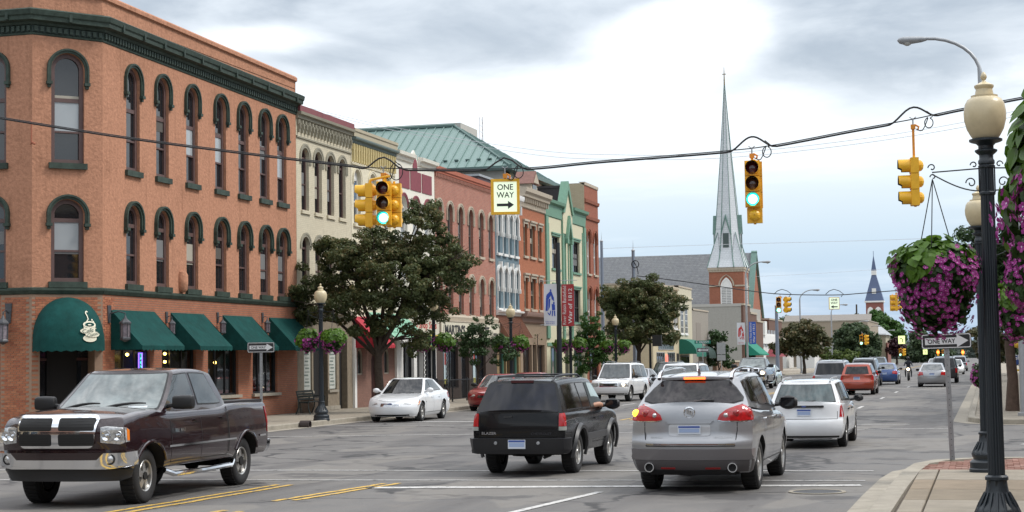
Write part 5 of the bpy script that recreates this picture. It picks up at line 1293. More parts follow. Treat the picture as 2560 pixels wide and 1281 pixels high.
# ---------------------------------------------------------------- generic templates
def build_car(kind,col,loc,rz,label,cat,face,name=None,lit=(),qn=0,scale=1.0,glassm=None,**kw):
 """kind gives the profiles, face says which end shows and gets the full detail ('front' / 'rear')"""
 root = vehicle(name or ('parked_car' if kind in () else kind_name[kind]),loc,rz,label,cat)
 d = KINDS[kind](qn); c = d['car']; root['kind'] = 'thing'; del root['kind']
 c.body([col,M_['under']],root)
 if c.gl: c.cab(col if not d.get('cabm') else d['cabm'],root)
 add_wheels(c,root,**d.get('wheels',{}))
 gm = glassm or M_['glass']
 bp_ = M_['trim']
 fw = d['fglass']; patch(c.S_gf(),rpoly(-fw[0] - .03,fw[0] + .03,fw[1] - .03,fw[2] + .03,.03),bp_,root,'windscreen_seal',off=.003,skirt=0,nu=10,nv=6)
 patch(c.S_gf(),rpoly(-fw[0],fw[0],fw[1],fw[2],.03),kw.get('ws',M_['glass2']) if face == 'front' else gm,root,'windscreen',off=.007,skirt=.006,nu=12,nv=8)
 rw = d['rglass']; patch(c.S_gr(),rpoly(-rw[0] - .03,rw[0] + .03,rw[1] - .03,rw[2] + .03,.03),bp_,root,'rear_seal',off=.003,skirt=0,nu=10,nv=6)
 patch(c.S_gr(),rpoly(-rw[0],rw[0],rw[1],rw[2],.03),gm,root,'rear_window',off=.007,skirt=.006,nu=12,nv=8)
 side_glass(c,root,d['side'],gm if face == 'rear' else M_['glass2'] if d.get('clearside') else gm)
 doors(c,root,d['cuts'],d['zlo'],d['zhi'],d['handles'],d['hz'],hm=d.get('hm',col))
 mirror(root,c,d['mir'][0],d['mir'][1],kw.get('mirm',bp_))
 F_,B_ = c.S_wrap(1),c.S_wrap(-1)
 for sg in (1,-1):
  hl = d['head']; pts = [(sg * u,z) for u,z in hl]
  o = patch(F_,pts,M_['clearl'],root,'headlight',off=.01,skirt=.02,nu=8,nv=4)
  if kw.get('corner'): patch(F_,[(sg * u,z) for u,z in kw['corner']],M_['amber'],o,'corner_lamp',off=.016,skirt=.02,nu=3,nv=3)
  if 'head' in lit or ('head1' in lit and sg == 1):
   cu,cz = sum(u for u,z in hl) / len(hl),sum(z for u,z in hl) / len(hl); p = F_(sg * cu * .96,cz); mb = MB(); mb.lathe([(.001,.03),(.06,.025),(.075,.0)],(p.x + .005,p.y,p.z),axis='x',seg=12); mb.build('lit_bulb',M_['lamplit'],o)
  if 'amber' in lit and sg == -1:
   p = F_(sg * hl[0][0],hl[0][1] - .02); mb = MB(); mb.lathe([(.001,.05),(.07,.04),(.09,0)],(p.x - .02,p.y,p.z),axis='x',seg=10); mb.build('lit_indicator',M_['amberlit'],o)
  tl = d['tail']; pts = [(sg * u,z) for u,z in tl]
  o = patch(B_,pts,M_['redl'],root,'tail_light',off=.01,skirt=.02,nu=6,nv=4)
  if 'brake' in lit:
   cu,cz = sum(u for u,z in tl) / len(tl),sum(z for u,z in tl) / len(tl); p = B_(sg * cu * .97,cz); mb = MB(); mb.lathe([(.001,-.03),(.045,-.025),(.055,.0)],(p.x - .004,p.y,p.z),axis='x',seg=10); mb.build('lit_bulb',M_['brakelit'],o)
 Sf,Sr = c.S_front(),c.S_rear()
 if 'grille' in d:
  g_ = d['grille']; gr_ = patch(Sf,rpoly(-g_[0],g_[0],g_[1],g_[2],.03),M_['chrome'] if d.get('grchrome',True) else col,root,'grille',off=.008,skirt=.02,nu=8,nv=3)
  n = d.get('bars',4)
  for k in range(n):
   z0_ = g_[1] + .02 + (g_[2] - g_[1] - .04) * k / n; z1_ = z0_ + (g_[2] - g_[1] - .04) / n - .014
   patch(Sf,rpoly(-g_[0] + .02,g_[0] - .02,z0_,z1_,.005,n=1),M_['blackv'],gr_,'grille_slot',off=.012,skirt=0,nu=8,nv=1)
 if 'intake' in d:
  g_ = d['intake']; patch(Sf,rpoly(-g_[0],g_[0],g_[1],g_[2],.03),M_['blackv'],root,'air_intake',off=.006,skirt=0,nu=8,nv=2)
 if 'fog' in d:
  for sg in (1,-1): patch(Sf,rpoly(sg * d['fog'][0] - .06,sg * d['fog'][0] + .06,d['fog'][1] - .035,d['fog'][1] + .035,.03),M_['clearl'],root,'fog_light',off=.009,skirt=.01,nu=4,nv=3)
 bz = d['bump']      # bumper line: a moulded step, proud of the shell at both ends
 for S_,nm in ((Sf,'front_bumper'),(Sr,'rear_bumper')):
  w = c.yw(c.x1 - .1 if nm[0] == 'f' else c.x0 + .1,sum(bz) / 2) - .0
  patch(S_,rpoly(-w + .002,w - .002,bz[0],bz[1],.05),d.get('bumpm',col),root,nm,off=.035,skirt=.04,nu=18,nv=6)
  low = c.bot + .02
  if bz[0] - low > .05: patch(S_,rpoly(-w + .08,w - .08,low,bz[0] - .005,.02),M_['trim'],root,'lower_valance',off=.008,skirt=0,nu=10,nv=2)
 if face == 'rear':
  plate(root,Sr,0,d['plz'])
  mb = MB(); zz = d.get('hatch',None)
  if zz:
   strip(Sr,[(-zz[0],zz[1]),(zz[0],zz[1])],.012,mb=mb)
   for sg in (1,-1): strip(Sr,[(sg * zz[0],zz[1]),(sg * zz[2],zz[3])],.010,mb=mb)
   mb.build('hatch_gap',M_['trim'],root)
  mb = MB(); mb.tube([(c.x0 + .35,.45,c.bot + .02),(c.x0 + .02,.45,c.bot + .0)],.03,8); mb.build('exhaust',M_['galv'],root)
 else:
  if kw.get('fplate'): plate(root,Sf,0,bz[0] + .08)
 if 'rail' in d: rails(c,root,*d['rail'])
 mb = MB(); x_ = c.Gp(1,0,.02).x
 for y0_,y1_ in ((-.5,.05),(.1,.62)):
  p,q = c.Gp(1,y0_,.03),c.Gp(1,y1_,.10); mb.tube([p + Vector((.03,0,.02)),q + Vector((.03,0,.03))],.012,5)
 if face == 'front': mb.build('wiper',M_['trim'],root)
 mb = MB(); mb.box(c.x0 + .3,c.x1 - .3,-c.W / 2 + .3,c.W / 2 - .3,c.bot - .02,c.bot + .12)
 for ax in (c.axf,c.axr): mb.tube([(ax,-c.W / 2 + .15,c.R),(ax,c.W / 2 - .15,c.R)],.05,6)
 mb.build('underbody',M_['under'],root)
 return root,c
kind_name = dict(sedan='sedan_car',wagon='estate_car',suv='sport_utility',minivan='minivan',hatch='hatchback_car')
KINDS = {}
def k_sedan(q):
 c = Car(L=4.75,W=1.80,wb=2.75,fo=.95,R_=.325,bot=.19,qn=q,
   top=[(-2.5,.93),(-2.25,1.0),(-1.6,1.01),(-.5,.98),(.5,.95),(1.0,.92),(1.7,.83),(2.1,.74),(2.4,.62)],
   rear=[(.15,.16),(.35,.02),(.6,0),(.85,.05),(1.05,.12)],frontp=[(.15,.14),(.32,.02),(.5,0),(.65,.06),(.75,.16)],
   side=[(.15,.11),(.3,.03),(.55,0),(.8,.02),(1.05,.08)],cr=.24,cf=.38,wf=.04,
   gl=dict(r0=-1.95,r1=-1.15,f0=1.15,f1=.25,wb=1.62,wr=1.18,roof=[(-2.0,1.36),(-1.2,1.40),(-.4,1.45),(.3,1.43),(1.2,1.30)],cf=.22,cr=.16))
 return dict(car=c,fglass=(.86,.10,.93),rglass=(.84,.14,.90),side=[(-.9,-.02,.14,.86,-.35,.0,.0,.10),(.04,.9,.14,.86,0,.05,-.52,0)],
    cuts=[-1.0,0.01,1.0],zlo=.30,zhi=.95,handles=[-.75,.22],hz=.80,mir=(.72,1.02),head=[(.45,.60),(.50,.69),(.80,.72),(.98,.69),(.96,.58),(.7,.56)],
    tail=[(.52,.74),(.55,.92),(.80,.94),(1.02,.90),(1.00,.74),(.8,.70)],grille=(.33,.52,.63),intake=(.5,.26,.34),fog=(.66,.32),bump=(.28,.52),plz=.78,hatch=(.5,.64,.55,.95),
    mirm=None)
KINDS['sedan'] = lambda q: {k: v for k,v in k_sedan(q).items() if v is not None}
def k_suv(q,L=4.75,zs=1.0):
 c = Car(L=L,W=1.86,wb=2.85,fo=.82,R_=.37,bot=.34,qn=q,top=[(-2.3,1.06),(-1.0,1.06),(.9,1.05),(1.2,1.06),(1.9,1.02),(2.25,.92)],
   rear=[(.3,.12),(.5,.02),(.8,0),(1.1,.03)],frontp=[(.3,.14),(.5,.02),(.75,0),(.9,.03),(1.02,.12)],side=[(.3,.07),(.5,.01),(.75,0),(1.0,.03),(1.1,.06)],cr=.12,cf=.24,ne=3.5,
   gl=dict(r0=-2.36 + (4.75 - L) * 0,r1=-2.15,f0=1.30,f1=.60,wb=1.74,wr=1.36,roof=[(-2.3,1.74),(-1.5,1.80),(-.5,1.82),(.4,1.80),(1.3,1.70)],cf=.16,cr=.05))
 c.gl['r0'] = c.x0 + .06; c.gl['r1'] = c.x0 + .30
 return dict(car=c,fglass=(.88,.12,.93),rglass=(.86,.10,.88),side=[(c.x0 + .35,-1.12,.14,.84,0,0,0,.08),(-1.0,-.12,.14,.84,0,0,0,0),(-.04,.95,.14,.84,0,.05,-.40,0)],
    cuts=[-1.05,-.08,1.02],zlo=.46,zhi=1.02,handles=[-.85,.12],hz=.92,mir=(.88,1.15),head=[(.48,.74),(.50,.88),(.86,.90),(.95,.88),(.95,.70),(.6,.70)],
    tail=[(.74,.72),(.74,1.04),(.92,1.04),(.98,1.02),(.98,.72)],grille=(.44,.70,.90),bars=3,intake=(.5,.42,.50),fog=(.62,.46),bump=(.42,.66),plz=.60,hatch=(.76,.70,.74,1.04),rail=(-1.9,.3,.58,.07,M_['black']),
    wheels=dict(wd=.25,spokes=5))
KINDS['suv'] = k_suv
def k_minivan(q):
 c = Car(L=4.95,W=1.92,wb=2.95,fo=.95,R_=.34,bot=.24,qn=q,top=[(-2.5,1.02),(-1.0,1.0),(.9,1.0),(1.3,1.0),(1.9,.90),(2.2,.80),(2.45,.66)],
   rear=[(.2,.12),(.4,.01),(.8,0),(1.1,.04)],frontp=[(.2,.12),(.4,.01),(.55,0),(.7,.08),(.82,.24)],side=[(.2,.09),(.4,.01),(.7,0),(1.0,.03),(1.1,.06)],cr=.14,cf=.42,ne=3.0,wf=.03,
   gl=dict(r0=-2.42,r1=-2.18,f0=1.55,f1=.62,wb=1.80,wr=1.42,roof=[(-2.5,1.68),(-1.5,1.76),(-.4,1.77),(.5,1.74),(1.5,1.55)],cf=.24,cr=.06))
 return dict(car=c,fglass=(.88,.10,.93),rglass=(.87,.10,.86),side=[(-2.1,-1.12,.13,.86,0,0,0,.06),(-1.05,.02,.13,.86,0,0,0,0),(.09,1.15,.13,.86,0,.08,-.5,0)],
    cuts=[-1.1,.05,1.2],zlo=.36,zhi=.98,handles=[-.9,.25],hz=.86,mir=(1.05,1.12),head=[(.42,.64),(.46,.74),(.85,.80),(1.0,.76),(.98,.62),(.7,.60)],
    tail=[(.78,.66),(.78,1.0),(.92,1.02),(1.0,1.0),(1.0,.66)],grille=(.35,.58,.70),intake=(.5,.30,.40),fog=(.66,.36),bump=(.34,.58),plz=.72,hatch=(.78,.62,.76,1.0),rail=(-1.9,.3,.60,.05,M_['black']))
KINDS['minivan'] = k_minivan
def k_hatch(q):      # tall rounded retro hatchback
 c = Car(L=4.29,W=1.72,wb=2.62,fo=.80,R_=.33,bot=.24,qn=q,top=[(-2.2,1.02),(-1.0,1.03),(.8,1.02),(1.2,1.0),(1.8,.88),(2.1,.70)],
   rear=[(.2,.10),(.4,.0),(.62,.0),(.8,.08),(1.1,.12)],frontp=[(.2,.1),(.4,.0),(.55,0),(.8,.1),(.9,.2)],side=[(.2,.08),(.4,.0),(.7,0),(1.0,.04),(1.1,.07)],cr=.22,cf=.36,ne=2.4,wf=.06,
   gl=dict(r0=-2.05,r1=-1.70,f0=1.15,f1=.42,wb=1.60,wr=1.20,roof=[(-2.1,1.46),(-1.4,1.56),(-.5,1.60),(.4,1.58),(1.1,1.45)],cf=.2,cr=.1))
 return dict(car=c,fglass=(.84,.12,.92),rglass=(.78,.16,.82),side=[(-1.6,-1.05,.16,.84,0,0,0,.12),(-.95,-.08,.16,.84,0,0,0,0),(0,.85,.16,.84,0,.05,-.42,0)],
    cuts=[-1.0,-.04,.95],zlo=.36,zhi=.98,handles=[-.8,.16],hz=.90,mir=(.78,1.10),head=[(.5,.64),(.52,.78),(.8,.8),(.84,.64)],tail=[(.70,.76),(.72,1.0),(.84,1.0),(.90,.94),(.88,.76)],
    grille=(.4,.5,.74),bump=(.34,.60),plz=.84,hatch=(.66,.64,.66,1.0))
KINDS['hatch'] = k_hatch
# ================================================================ THE CARS IN THE STREET
silver = paint('silver_paint',(.33,.335,.35),.55,.3); champagne = paint('pale_silver_paint',(.52,.525,.54),.45,.32); whitep = paint('white_car_paint',(.74,.75,.76),0,.3)
blackp = mat('black_car_paint',(.005,.005,.006),.25,coat=.35,spec=.25,var=.05,dirt=.05); maroonp = paint('dark_maroon_paint',(.016,.0035,.0055),.2,.22,flake=.1)
redp = paint('red_car_paint',(.28,.016,.018),.2,.3); orangep = paint('orange_car_paint',(.33,.05,.022),.4,.3); bluep_ = paint('blue_car_paint',(.03,.075,.23),.3,.3)
greyp = paint('grey_car_paint',(.13,.135,.14),.5,.32); tealw = paint('pale_teal_paint',(.50,.62,.60),.3,.35); darkg = paint('dark_grey_paint',(.045,.048,.052),.4,.3)
# ---- the dark maroon pickup truck in the foreground, turning towards the camera
rt = vehicle('pickup_truck',(0,0,0),0,'dark maroon crew cab pickup truck with a chrome crossbar grille, turning in the left foreground','pickup truck')
c = Car(L=5.62,W=2.02,wb=3.57,fo=.99,R_=.40,bot=.50,qn=1,
  top=[(-2.9,1.35),(-2.7,1.37),(-1.0,1.37),(-.84,1.33),(.0,1.33),(1.2,1.33),(1.5,1.36),(1.9,1.35),(2.4,1.30),(2.72,1.22)],
  rear=[(.45,.10),(.6,.02),(.9,0),(1.4,.0)],frontp=[(.45,.08),(.75,.04),(.95,.0),(1.15,.0),(1.25,.05),(1.35,.12)],
  side=[(.45,.08),(.6,.02),(.85,.0),(1.1,.02),(1.25,.045),(1.4,.06)],cr=.06,cf=.22,ne=3.2,rs=.10,hoodcrown=.05,
  gl=dict(r0=-1.16,r1=-.92,f0=1.45,f1=.60,wb=1.86,wr=1.42,roof=[(-1.2,1.84),(-.6,1.93),(.1,1.95),(.7,1.91),(1.5,1.84)],cf=.16,cr=.03))
c.Ra = .50
RAM = c
c.body([maroonp,M_['under']],rt); c.cab(maroonp,rt); add_wheels(c,rt,wd=.27,spokes=5,rimr=.235,steer=R(2))
patch(c.S_gf(),rpoly(-.93,.93,.07,.96,.03),M_['trim'],rt,'windscreen_seal',off=.003,skirt=0,nu=12)
ramglass = mat('windscreen_glass',(.15,.175,.175),.05,spec=.9,var=.5,vscale=1.8)
patch(c.S_gf(),rpoly(-.90,.90,.10,.93,.04),ramglass,rt,'windscreen',off=.008,skirt=.006,nu=14,nv=10)
patch(c.S_gr(),rpoly(-.8,.8,.15,.85,.04),M_['glass'],rt,'rear_window',off=.007,nu=8)
side_glass(c,rt,[(-.83,-.02,.16,.88,-.06,.0,.0,.22),(.09,1.08,.16,.88,0,.08,-.36,0)],mat('side_glass_pale',(.05,.06,.065),.04,spec=1.0,var=.4,vscale=2))
doors(c,rt,[-.97,.04,1.12],.56,1.30,(-.80,.22),1.16,hm=maroonp)
mb = MB()
for sg in (1,-1): strip(c.S_side(sg),[(-1.02,.60),(-1.02,1.33)],.03,off=.003,mb=mb)
mb.build('bed_gap',M_['under'],rt)
F_ = c.S_front(); Fw = c.S_wrap(1)
gr_ = patch(F_,rpoly(-.62,.62,.86,1.30,.08,sk=(.05,-.05,0,0)),M_['chrome'],rt,'grille',off=.045,skirt=.06,nu=14,nv=6)
for sx in (-1,1):
 for z0_,z1_ in ((.895,1.055),(1.095,1.255)):
  mb = MB(); a_,b_ = sorted((sx * .055,sx * .575)); patch(F_,rpoly(a_,b_,z0_,z1_,.03),None,None,'',off=.050,skirt=.0,nu=8,nv=3,mb=mb)
  o = mb.build('grille_mesh',M_['blackv'],gr_,smooth=True)
  for k in range(5):
   zz = z0_ + (z1_ - z0_) * (k + .5) / 5; q = MB(); strip(F_,[(a_ + .02,zz),(b_ - .02,zz)],.006,off=.056,mb=q); q.build('mesh_bar',M_['trim'],gr_)
for sg in (1,-1):
 hl = patch(Fw,[(sg * u,z) for u,z in ((.655,.93),(.655,1.14),(.72,1.155),(.98,1.13),(1.06,1.10),(1.05,.93),(.9,.90))],M_['clearl'],rt,'headlight',off=.012,skirt=.03,nu=10,nv=5)
 for u in (.74,.875):
  p = Fw(sg * u,1.025); mb = MB(); mb.lathe([(.07,.0),(.068,.02),(.05,.012),(.03,.002),(.02,.02),(.001,.026)],(p.x + .018,p.y,p.z),axis='x',seg=16); mb.build('reflector',M_['chrome'],hl,smooth=30)
 patch(Fw,[(sg * u,z) for u,z in ((.985,.95),(.985,1.12),(1.055,1.09),(1.045,.95))],M_['amber'],hl,'side_marker',off=.018,skirt=.02,nu=3)
fb = patch(Fw,[(-1.10,.62),(-1.10,.80),(-.66,.80),(.66,.80),(1.10,.80),(1.10,.62),(.7,.57),(-.7,.57)],M_['chrome'],rt,'front_bumper',off=.10,skirt=.12,nu=26,nv=8)
patch(F_,[(-.60,.70),(-.70,.812),(.70,.812),(.60,.70)],maroonp,fb,'bumper_slot',off=.107,skirt=0,nu=10)
for sg in (1,-1):
 p = Fw(sg * .80,.69); mb = MB(); mb.lathe([(.078,.0),(.078,.02),(.062,.022),(.055,.006),(.001,.002)],(p.x + .095,p.y,p.z),axis='x',seg=18); o = mb.build('fog_light_ring',M_['trim'],fb,smooth=30)
 mb = MB(); mb.lathe([(.056,.012),(.03,.03),(.001,.034)],(p.x + .10,p.y,p.z),axis='x',seg=14); mb.build('fog_light',M_['clearl'],fb,smooth=True)
patch(Fw,[(-1.03,.42),(-1.06,.56),(1.06,.56),(1.03,.42),(.85,.38),(-.85,.38)],M_['trim'],rt,'air_dam',off=.05,skirt=.08,nu=20,nv=4)
patch(c.S_rear(),rpoly(-.97,.97,.52,.72,.03),M_['chrome'],rt,'rear_bumper',off=.08,skirt=.10,nu=8)
for sg in (1,-1): patch(c.S_wrap(-1),[(sg * .80,.85),(sg * .80,1.28),(sg * 1.0,1.28),(sg * 1.0,.85)],M_['redl'],rt,'tail_light',off=.01,nu=4)
mb = MB()
for sg in (1,-1):
 strip(c.S_side(sg),[(-1.3,.80),(1.22,.80)],.030,off=.014,mb=mb)
 strip(c.S_side(sg),[(-2.36,.80),(-2.65,.80)],.030,off=.014,mb=mb)
mb.build('side_moulding',M_['chrome'],rt)
mb = MB(); mb.tube([(-1.28,-.95,.44),(-1.1,-1.0,.38),(0,-1.02,.37),(1.05,-1.0,.38),(1.2,-.92,.44)],.042,8); mb.build('running_board',M_['chrome'],rt,smooth=40)
mb = MB(); mb.tube([(-1.28,.95,.44),(-1.1,1.0,.38),(0,1.02,.37),(1.05,1.0,.38),(1.2,.92,.44)],.042,8); mb.build('running_board',M_['chrome'],rt,smooth=40)
mb = MB(); mb.box(-2.75,-1.06,-.86,.86,1.36,1.405); mb.build('bed_cover',mat('black_vinyl',(.018,.016,.018),.55,bump=.2),rt)
for sg in (1,-1):
 mb = MB(); x_,z_ = 1.02,1.42
 mb.tube([(x_,sg * .86,z_ - .03),(x_,sg * 1.02,z_)],.035,6)
 sq = lambda v: math.copysign(abs(v) ** .55,v); rows = [[(x_ + .075 * sq(math.cos(q)) * a,sg * (.98 + .34 * t),z_ + .03 + .105 * a * sq(math.sin(q))) for q in [2 * math.pi * j / 20 for j in range(20)]] for t,a in ((0,.5),(.03,.85),(.1,.97),(.5,1.03),(.86,1.0),(.96,.85),(1,.5))]
 mb.grid(rows,close=True); mb.face(rows[0]); mb.face(rows[-1]); mb.build('mirror',M_['trim'],rt,smooth=40,fixn=True)
for y0_,y1_ in ((-.78,-.1),(-.02,.72)):
 mb = MB(); S = c.S_gf(); pts = [S(y0_ + (y1_ - y0_) * k / 6,.04 + .16 * math.sin(math.pi * k / 6 * .6)) + Vector((.035,0,.035)) for k in range(7)]; mb.tube(pts,[.012,.016,.022,.022,.018,.014,.01],6); mb.build('wiper',M_['trim'],rt)
for sg in (1,-1):
 for ax in (c.axf,c.axr):   # rolled wheel-arch lips
  mb = MB(); pts = []
  for k in range(15):
   a_ = math.pi * (k / 14); x = ax + (c.Ra + .02) * math.cos(a_); z = c.R * .96 + (c.Ra + .02) * math.sin(a_)
   if z > .52: pts.append((x,sg * (c.yw(x,z) + .012),z))
  mb.tube(pts,.022,6); mb.build('wheel_arch',maroonp,rt,smooth=40)
for sg in (1,-1):
 mb = MB(); S = c.S_side(sg); put_text(mb,'RAM 1500',lambda u,v: S(.82 - sg * -1 * u * 1.0 if sg > 0 else .82 - u * -1.0,1.03 + v) + Vector((0,sg * .008,0)),.36,.06,bold=.02); mb.build('door_badge',M_['chrome'],rt)
mb = MB(); p = c.S_gf()(.62,.14); n_ = Vector((.55,0,.83));
patch(c.S_gf(),[(.42,.12),(.42,.17),(.74,.17),(.74,.12)],mat('paper_white',(.7,.75,.78),.5),rt,'windscreen_notice',off=.011,skirt=0,nu=3,nv=2)
mb = MB(); mb.box(-2.9,2.5,-.72,.72,.46,.58); mb.tube([(c.axf,-.9,.40),(c.axf,.9,.40)],.06,8); mb.tube([(c.axr,-.9,.40),(c.axr,.9,.40)],.08,8); mb.lathe([(.001,-.16),(.13,-.08),(.15,0),(.13,.08),(.001,.16)],(c.axr,0,.40),axis='y',seg=12); mb.build('underbody',M_['under'],rt)
RAM_ROOT = rt
rt.location = (-12.87,24.1,0); rt.rotation_euler = (0,0,R(-90 + 2))
# ---- the black two-door utility vehicle
bz_ = vehicle('sport_utility',(-7.85,30.45,0),R(90),'black two door utility vehicle seen from behind, driver arm resting on the open window','car')
c = Car(L=4.46,W=1.73,wb=2.55,fo=.82,R_=.37,bot=.38,qn=1,top=[(-2.2,1.12),(-1.0,1.12),(.8,1.10),(1.1,1.09),(1.7,1.03),(2.0,.92)],
  rear=[(.3,.10),(.5,.03),(.8,0),(1.1,.03)],frontp=[(.3,.12),(.5,.0),(.8,0),(1.0,.10)],side=[(.3,.07),(.5,.02),(.8,0),(1.0,.02),(1.1,.05)],cr=.08,cf=.22,ne=4,
  gl=dict(r0=-2.34,r1=-1.98,f0=1.22,f1=.52,wb=1.62,wr=1.24,roof=[(-2.3,1.60),(-1.6,1.655),(-.5,1.67),(.4,1.65),(1.2,1.5)],cf=.16,cr=.04))
c.gl['r0'] = c.x0 + .05; c.gl['r1'] = c.x0 + .36
c.body([blackp,M_['under']],bz_); c.cab(blackp,bz_); add_wheels(c,bz_,wd=.25,spokes=6,rimr=.225)
patch(c.S_gr(),rpoly(-.93,.93,.02,.93,.05),mat('tinted_rear_glass',(.006,.007,.013),.05,spec=.4,var=.7,vscale=2.2),bz_,'rear_window',off=.010,skirt=.01,nu=12,nv=10)
side_glass(c,bz_,[(c.x0 + .40,-.98,.10,.84,0,0,0,.12),(-.86,-.30,.10,.84,0,0,0,0)],mat('tinted_side_glass',(.014,.010,.008),.06,spec=.4,var=.5,vscale=3))
for sg in (1,-1):   # opened front window: painted dark for cabin shade, pale patch for daylight beyond
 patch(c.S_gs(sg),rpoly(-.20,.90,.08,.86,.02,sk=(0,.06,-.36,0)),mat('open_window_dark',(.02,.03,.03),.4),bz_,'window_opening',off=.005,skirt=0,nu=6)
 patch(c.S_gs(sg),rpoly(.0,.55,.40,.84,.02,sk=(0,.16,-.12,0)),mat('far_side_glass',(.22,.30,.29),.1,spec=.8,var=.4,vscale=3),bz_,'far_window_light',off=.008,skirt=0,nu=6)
patch(c.S_gf(),rpoly(-.88,.88,.1,.92,.03),M_['glass2'],bz_,'windscreen',off=.007,nu=8)
doors(c,bz_,[-.28,.98],.50,1.03,(-.12,),.93,hm=blackp)
Sr = c.S_rear(); Bw = c.S_wrap(-1)
mb = MB(); strip(Sr,[(-.70,.69),(.70,.69)],.012,mb=mb); strip(Sr,[(-.70,.69),(-.70,1.05)],.01,mb=mb); strip(Sr,[(.70,.69),(.70,1.05)],.01,mb=mb); strip(Sr,[(-.70,1.10),(.70,1.10)],.014,mb=mb); mb.build('tailgate_gap',M_['under'],bz_)
for sg in (1,-1):
 o = patch(Bw,[(sg * .72,.86),(sg * .72,1.08),(sg * .87,1.08),(sg * .87,.86)],M_['redl'],bz_,'tail_light',off=.014,skirt=.02,nu=5,nv=5)
 patch(Bw,[(sg * .72,.79),(sg * .72,.855),(sg * .87,.855),(sg * .87,.79)],mat('grey_lens',(.32,.33,.30),.2,coat=.5),o,'reversing_lens',off=.014,skirt=.02,nu=4,nv=2)
rb = patch(Bw,[(-.96,.48),(-.96,.66),(.96,.66),(.96,.48),(.8,.42),(-.8,.42)],mat('black_bumper',(.012,.012,.014),.5),bz_,'rear_bumper',off=.085,skirt=.1,nu=22,nv=6)
mb = MB(); p = Sr(0,.55)
plate(bz_,lambda y,z: Vector((p.x - .085,y,z)),-.04 + .04,.56)
for sg in (1,-1): mb = MB(); mb.lathe([(.03,0),(.028,-.02),(.001,-.022)],(p.x - .085,sg * .38,.58),axis='x',seg=10); mb.build('bumper_bolt',M_['galv'],bz_)
mb = MB(); put_text(mb,'BLAZER',lambda u,v: Sr(.52 - u,.745 + v) + Vector((-.01,0,0)),.27,.045,bold=.02)
mb.build('tailgate_lettering',mat('badge_silver',(.4,.4,.42),.3,metal=.6),bz_)
mb = MB(); put_text(mb,'CHEVROLET',lambda u,v: Sr(-.42 - u,.735 + v) + Vector((-.01,0,0)),.36,.04,bold=.01); mb.build('tailgate_lettering',mat('badge_dark',(.06,.06,.07),.3,metal=.5),bz_)
rails(c,bz_,-1.95,.15,.52,.065,M_['black'],.02,8)
for x in (-1.75,-.6): mb = MB(); z_ = lerp_tab(c.gl['roof'],x) + .07; mb.tube([(x,-.52,z_),(x,.52,z_)],.015,6); mb.build('roof_crossbar',M_['black'],bz_)
mb = MB(); p_ = c.Gp(0,0,.985); mb.box(p_.x - .02,p_.x + .06,-.20,.20,p_.z - .01,p_.z + .035); mb.build('high_brake_light',mat('dim_red_lens',(.06,.01,.012),.3),bz_)
mb = MB()
for sg in (1,-1):
 for ax in (c.axf,c.axr):
  rows = []
  for k in range(19):
   a_ = math.pi * (-.04 + 1.08 * k / 18); row = []
   for rr,o in ((c.Ra - .01,.0),(c.Ra - .005,.045),(c.Ra + .05,.05),(c.Ra + .085,.0)):
    x = ax + rr * math.cos(a_); z = c.R * .96 + rr * math.sin(a_); row.append((x,sg * (lerp_tab(c.side,z) + o),z))
   rows.append(row)
  mb.grid(rows)
mb.build('wheel_arch_flare',mat('dark_plastic',(.03,.03,.032),.45),bz_,smooth=40)
for sg in (1,-1): patch(c.S_side(sg),rpoly(-.82,.82,.56,.68,.02),mat('grey_cladding',(.05,.05,.052),.4),bz_,'side_cladding',off=.02,skirt=.02,nu=8,nv=2)
mirror(bz_,c,.80,1.14,M_['trim'],1.25)
mb = MB(); mb.box(c.x0 + .15,c.x1 - .3,-.6,.6,.36,.46); mb.tube([(c.axr,-.75,.36),(c.axr,.75,.36)],.05,8); mb.lathe([(.001,-.12),(.12,-.06),(.12,.06),(.001,.12)],(c.axr,.1,.36),axis='y',seg=12); mb.tube([(c.x0 + .6,-.42,.34),(c.x0 + .06,-.46,.33)],.03,8); mb.lathe([(.001,-.1),(.30,-.1),(.30,.1),(.001,.1)],(c.x0 + .75,0,.42),axis='z',seg=20); mb.build('underbody',M_['under'],bz_)
mb = MB(); strip(c.S_rear(),[(.1,1.03),(.25,1.02)],.03,off=.02,mb=mb); mb.build('tailgate_latch',M_['trim'],bz_)
BLZ,BLZR = c,bz_
# ---- the silver crossover in the foreground
en = vehicle('crossover_car',(-4.27,27.25,0),R(90),'silver crossover in the foreground with its left indicator glowing yellow','car')
c = Car(L=5.12,W=1.87,wb=3.02,fo=1.0,R_=.38,bot=.30,qn=1,top=[(-2.7,1.33),(-2.2,1.30),(-1.0,1.22),(.8,1.13),(1.3,1.11),(2.0,1.0),(2.4,.84)],
  rear=[(.26,.18),(.42,.06),(.60,.01),(.74,.0),(.80,.03),(.86,.06),(1.0,.07),(1.2,.10),(1.34,.15)],frontp=[(.26,.14),(.45,.02),(.65,0),(.85,.08),(1.0,.2)],
  side=[(.26,.10),(.42,.03),(.60,.0),(.95,.0),(1.15,.03),(1.36,.12)],cr=.22,cf=.40,ne=2.8,wf=.03,rs=.12,crown=.03,
  gl=dict(r0=-2.36,r1=-1.92,f0=1.45,f1=.48,wb=1.74,wr=1.28,roof=[(-2.4,1.64),(-2.0,1.69),(-1.2,1.745),(-.3,1.76),(.5,1.74),(1.4,1.6)],cf=.24,cr=.16))
c.body([silver,M_['under']],en); c.cab(silver,en); add_wheels(c,en,wd=.26,spokes=7,rimr=.26,style='thin')
rg = mat('crossover_rear_glass',(.014,.011,.012),.05,spec=.45,var=.8,vscale=2.0)
Sg = c.S_gr()
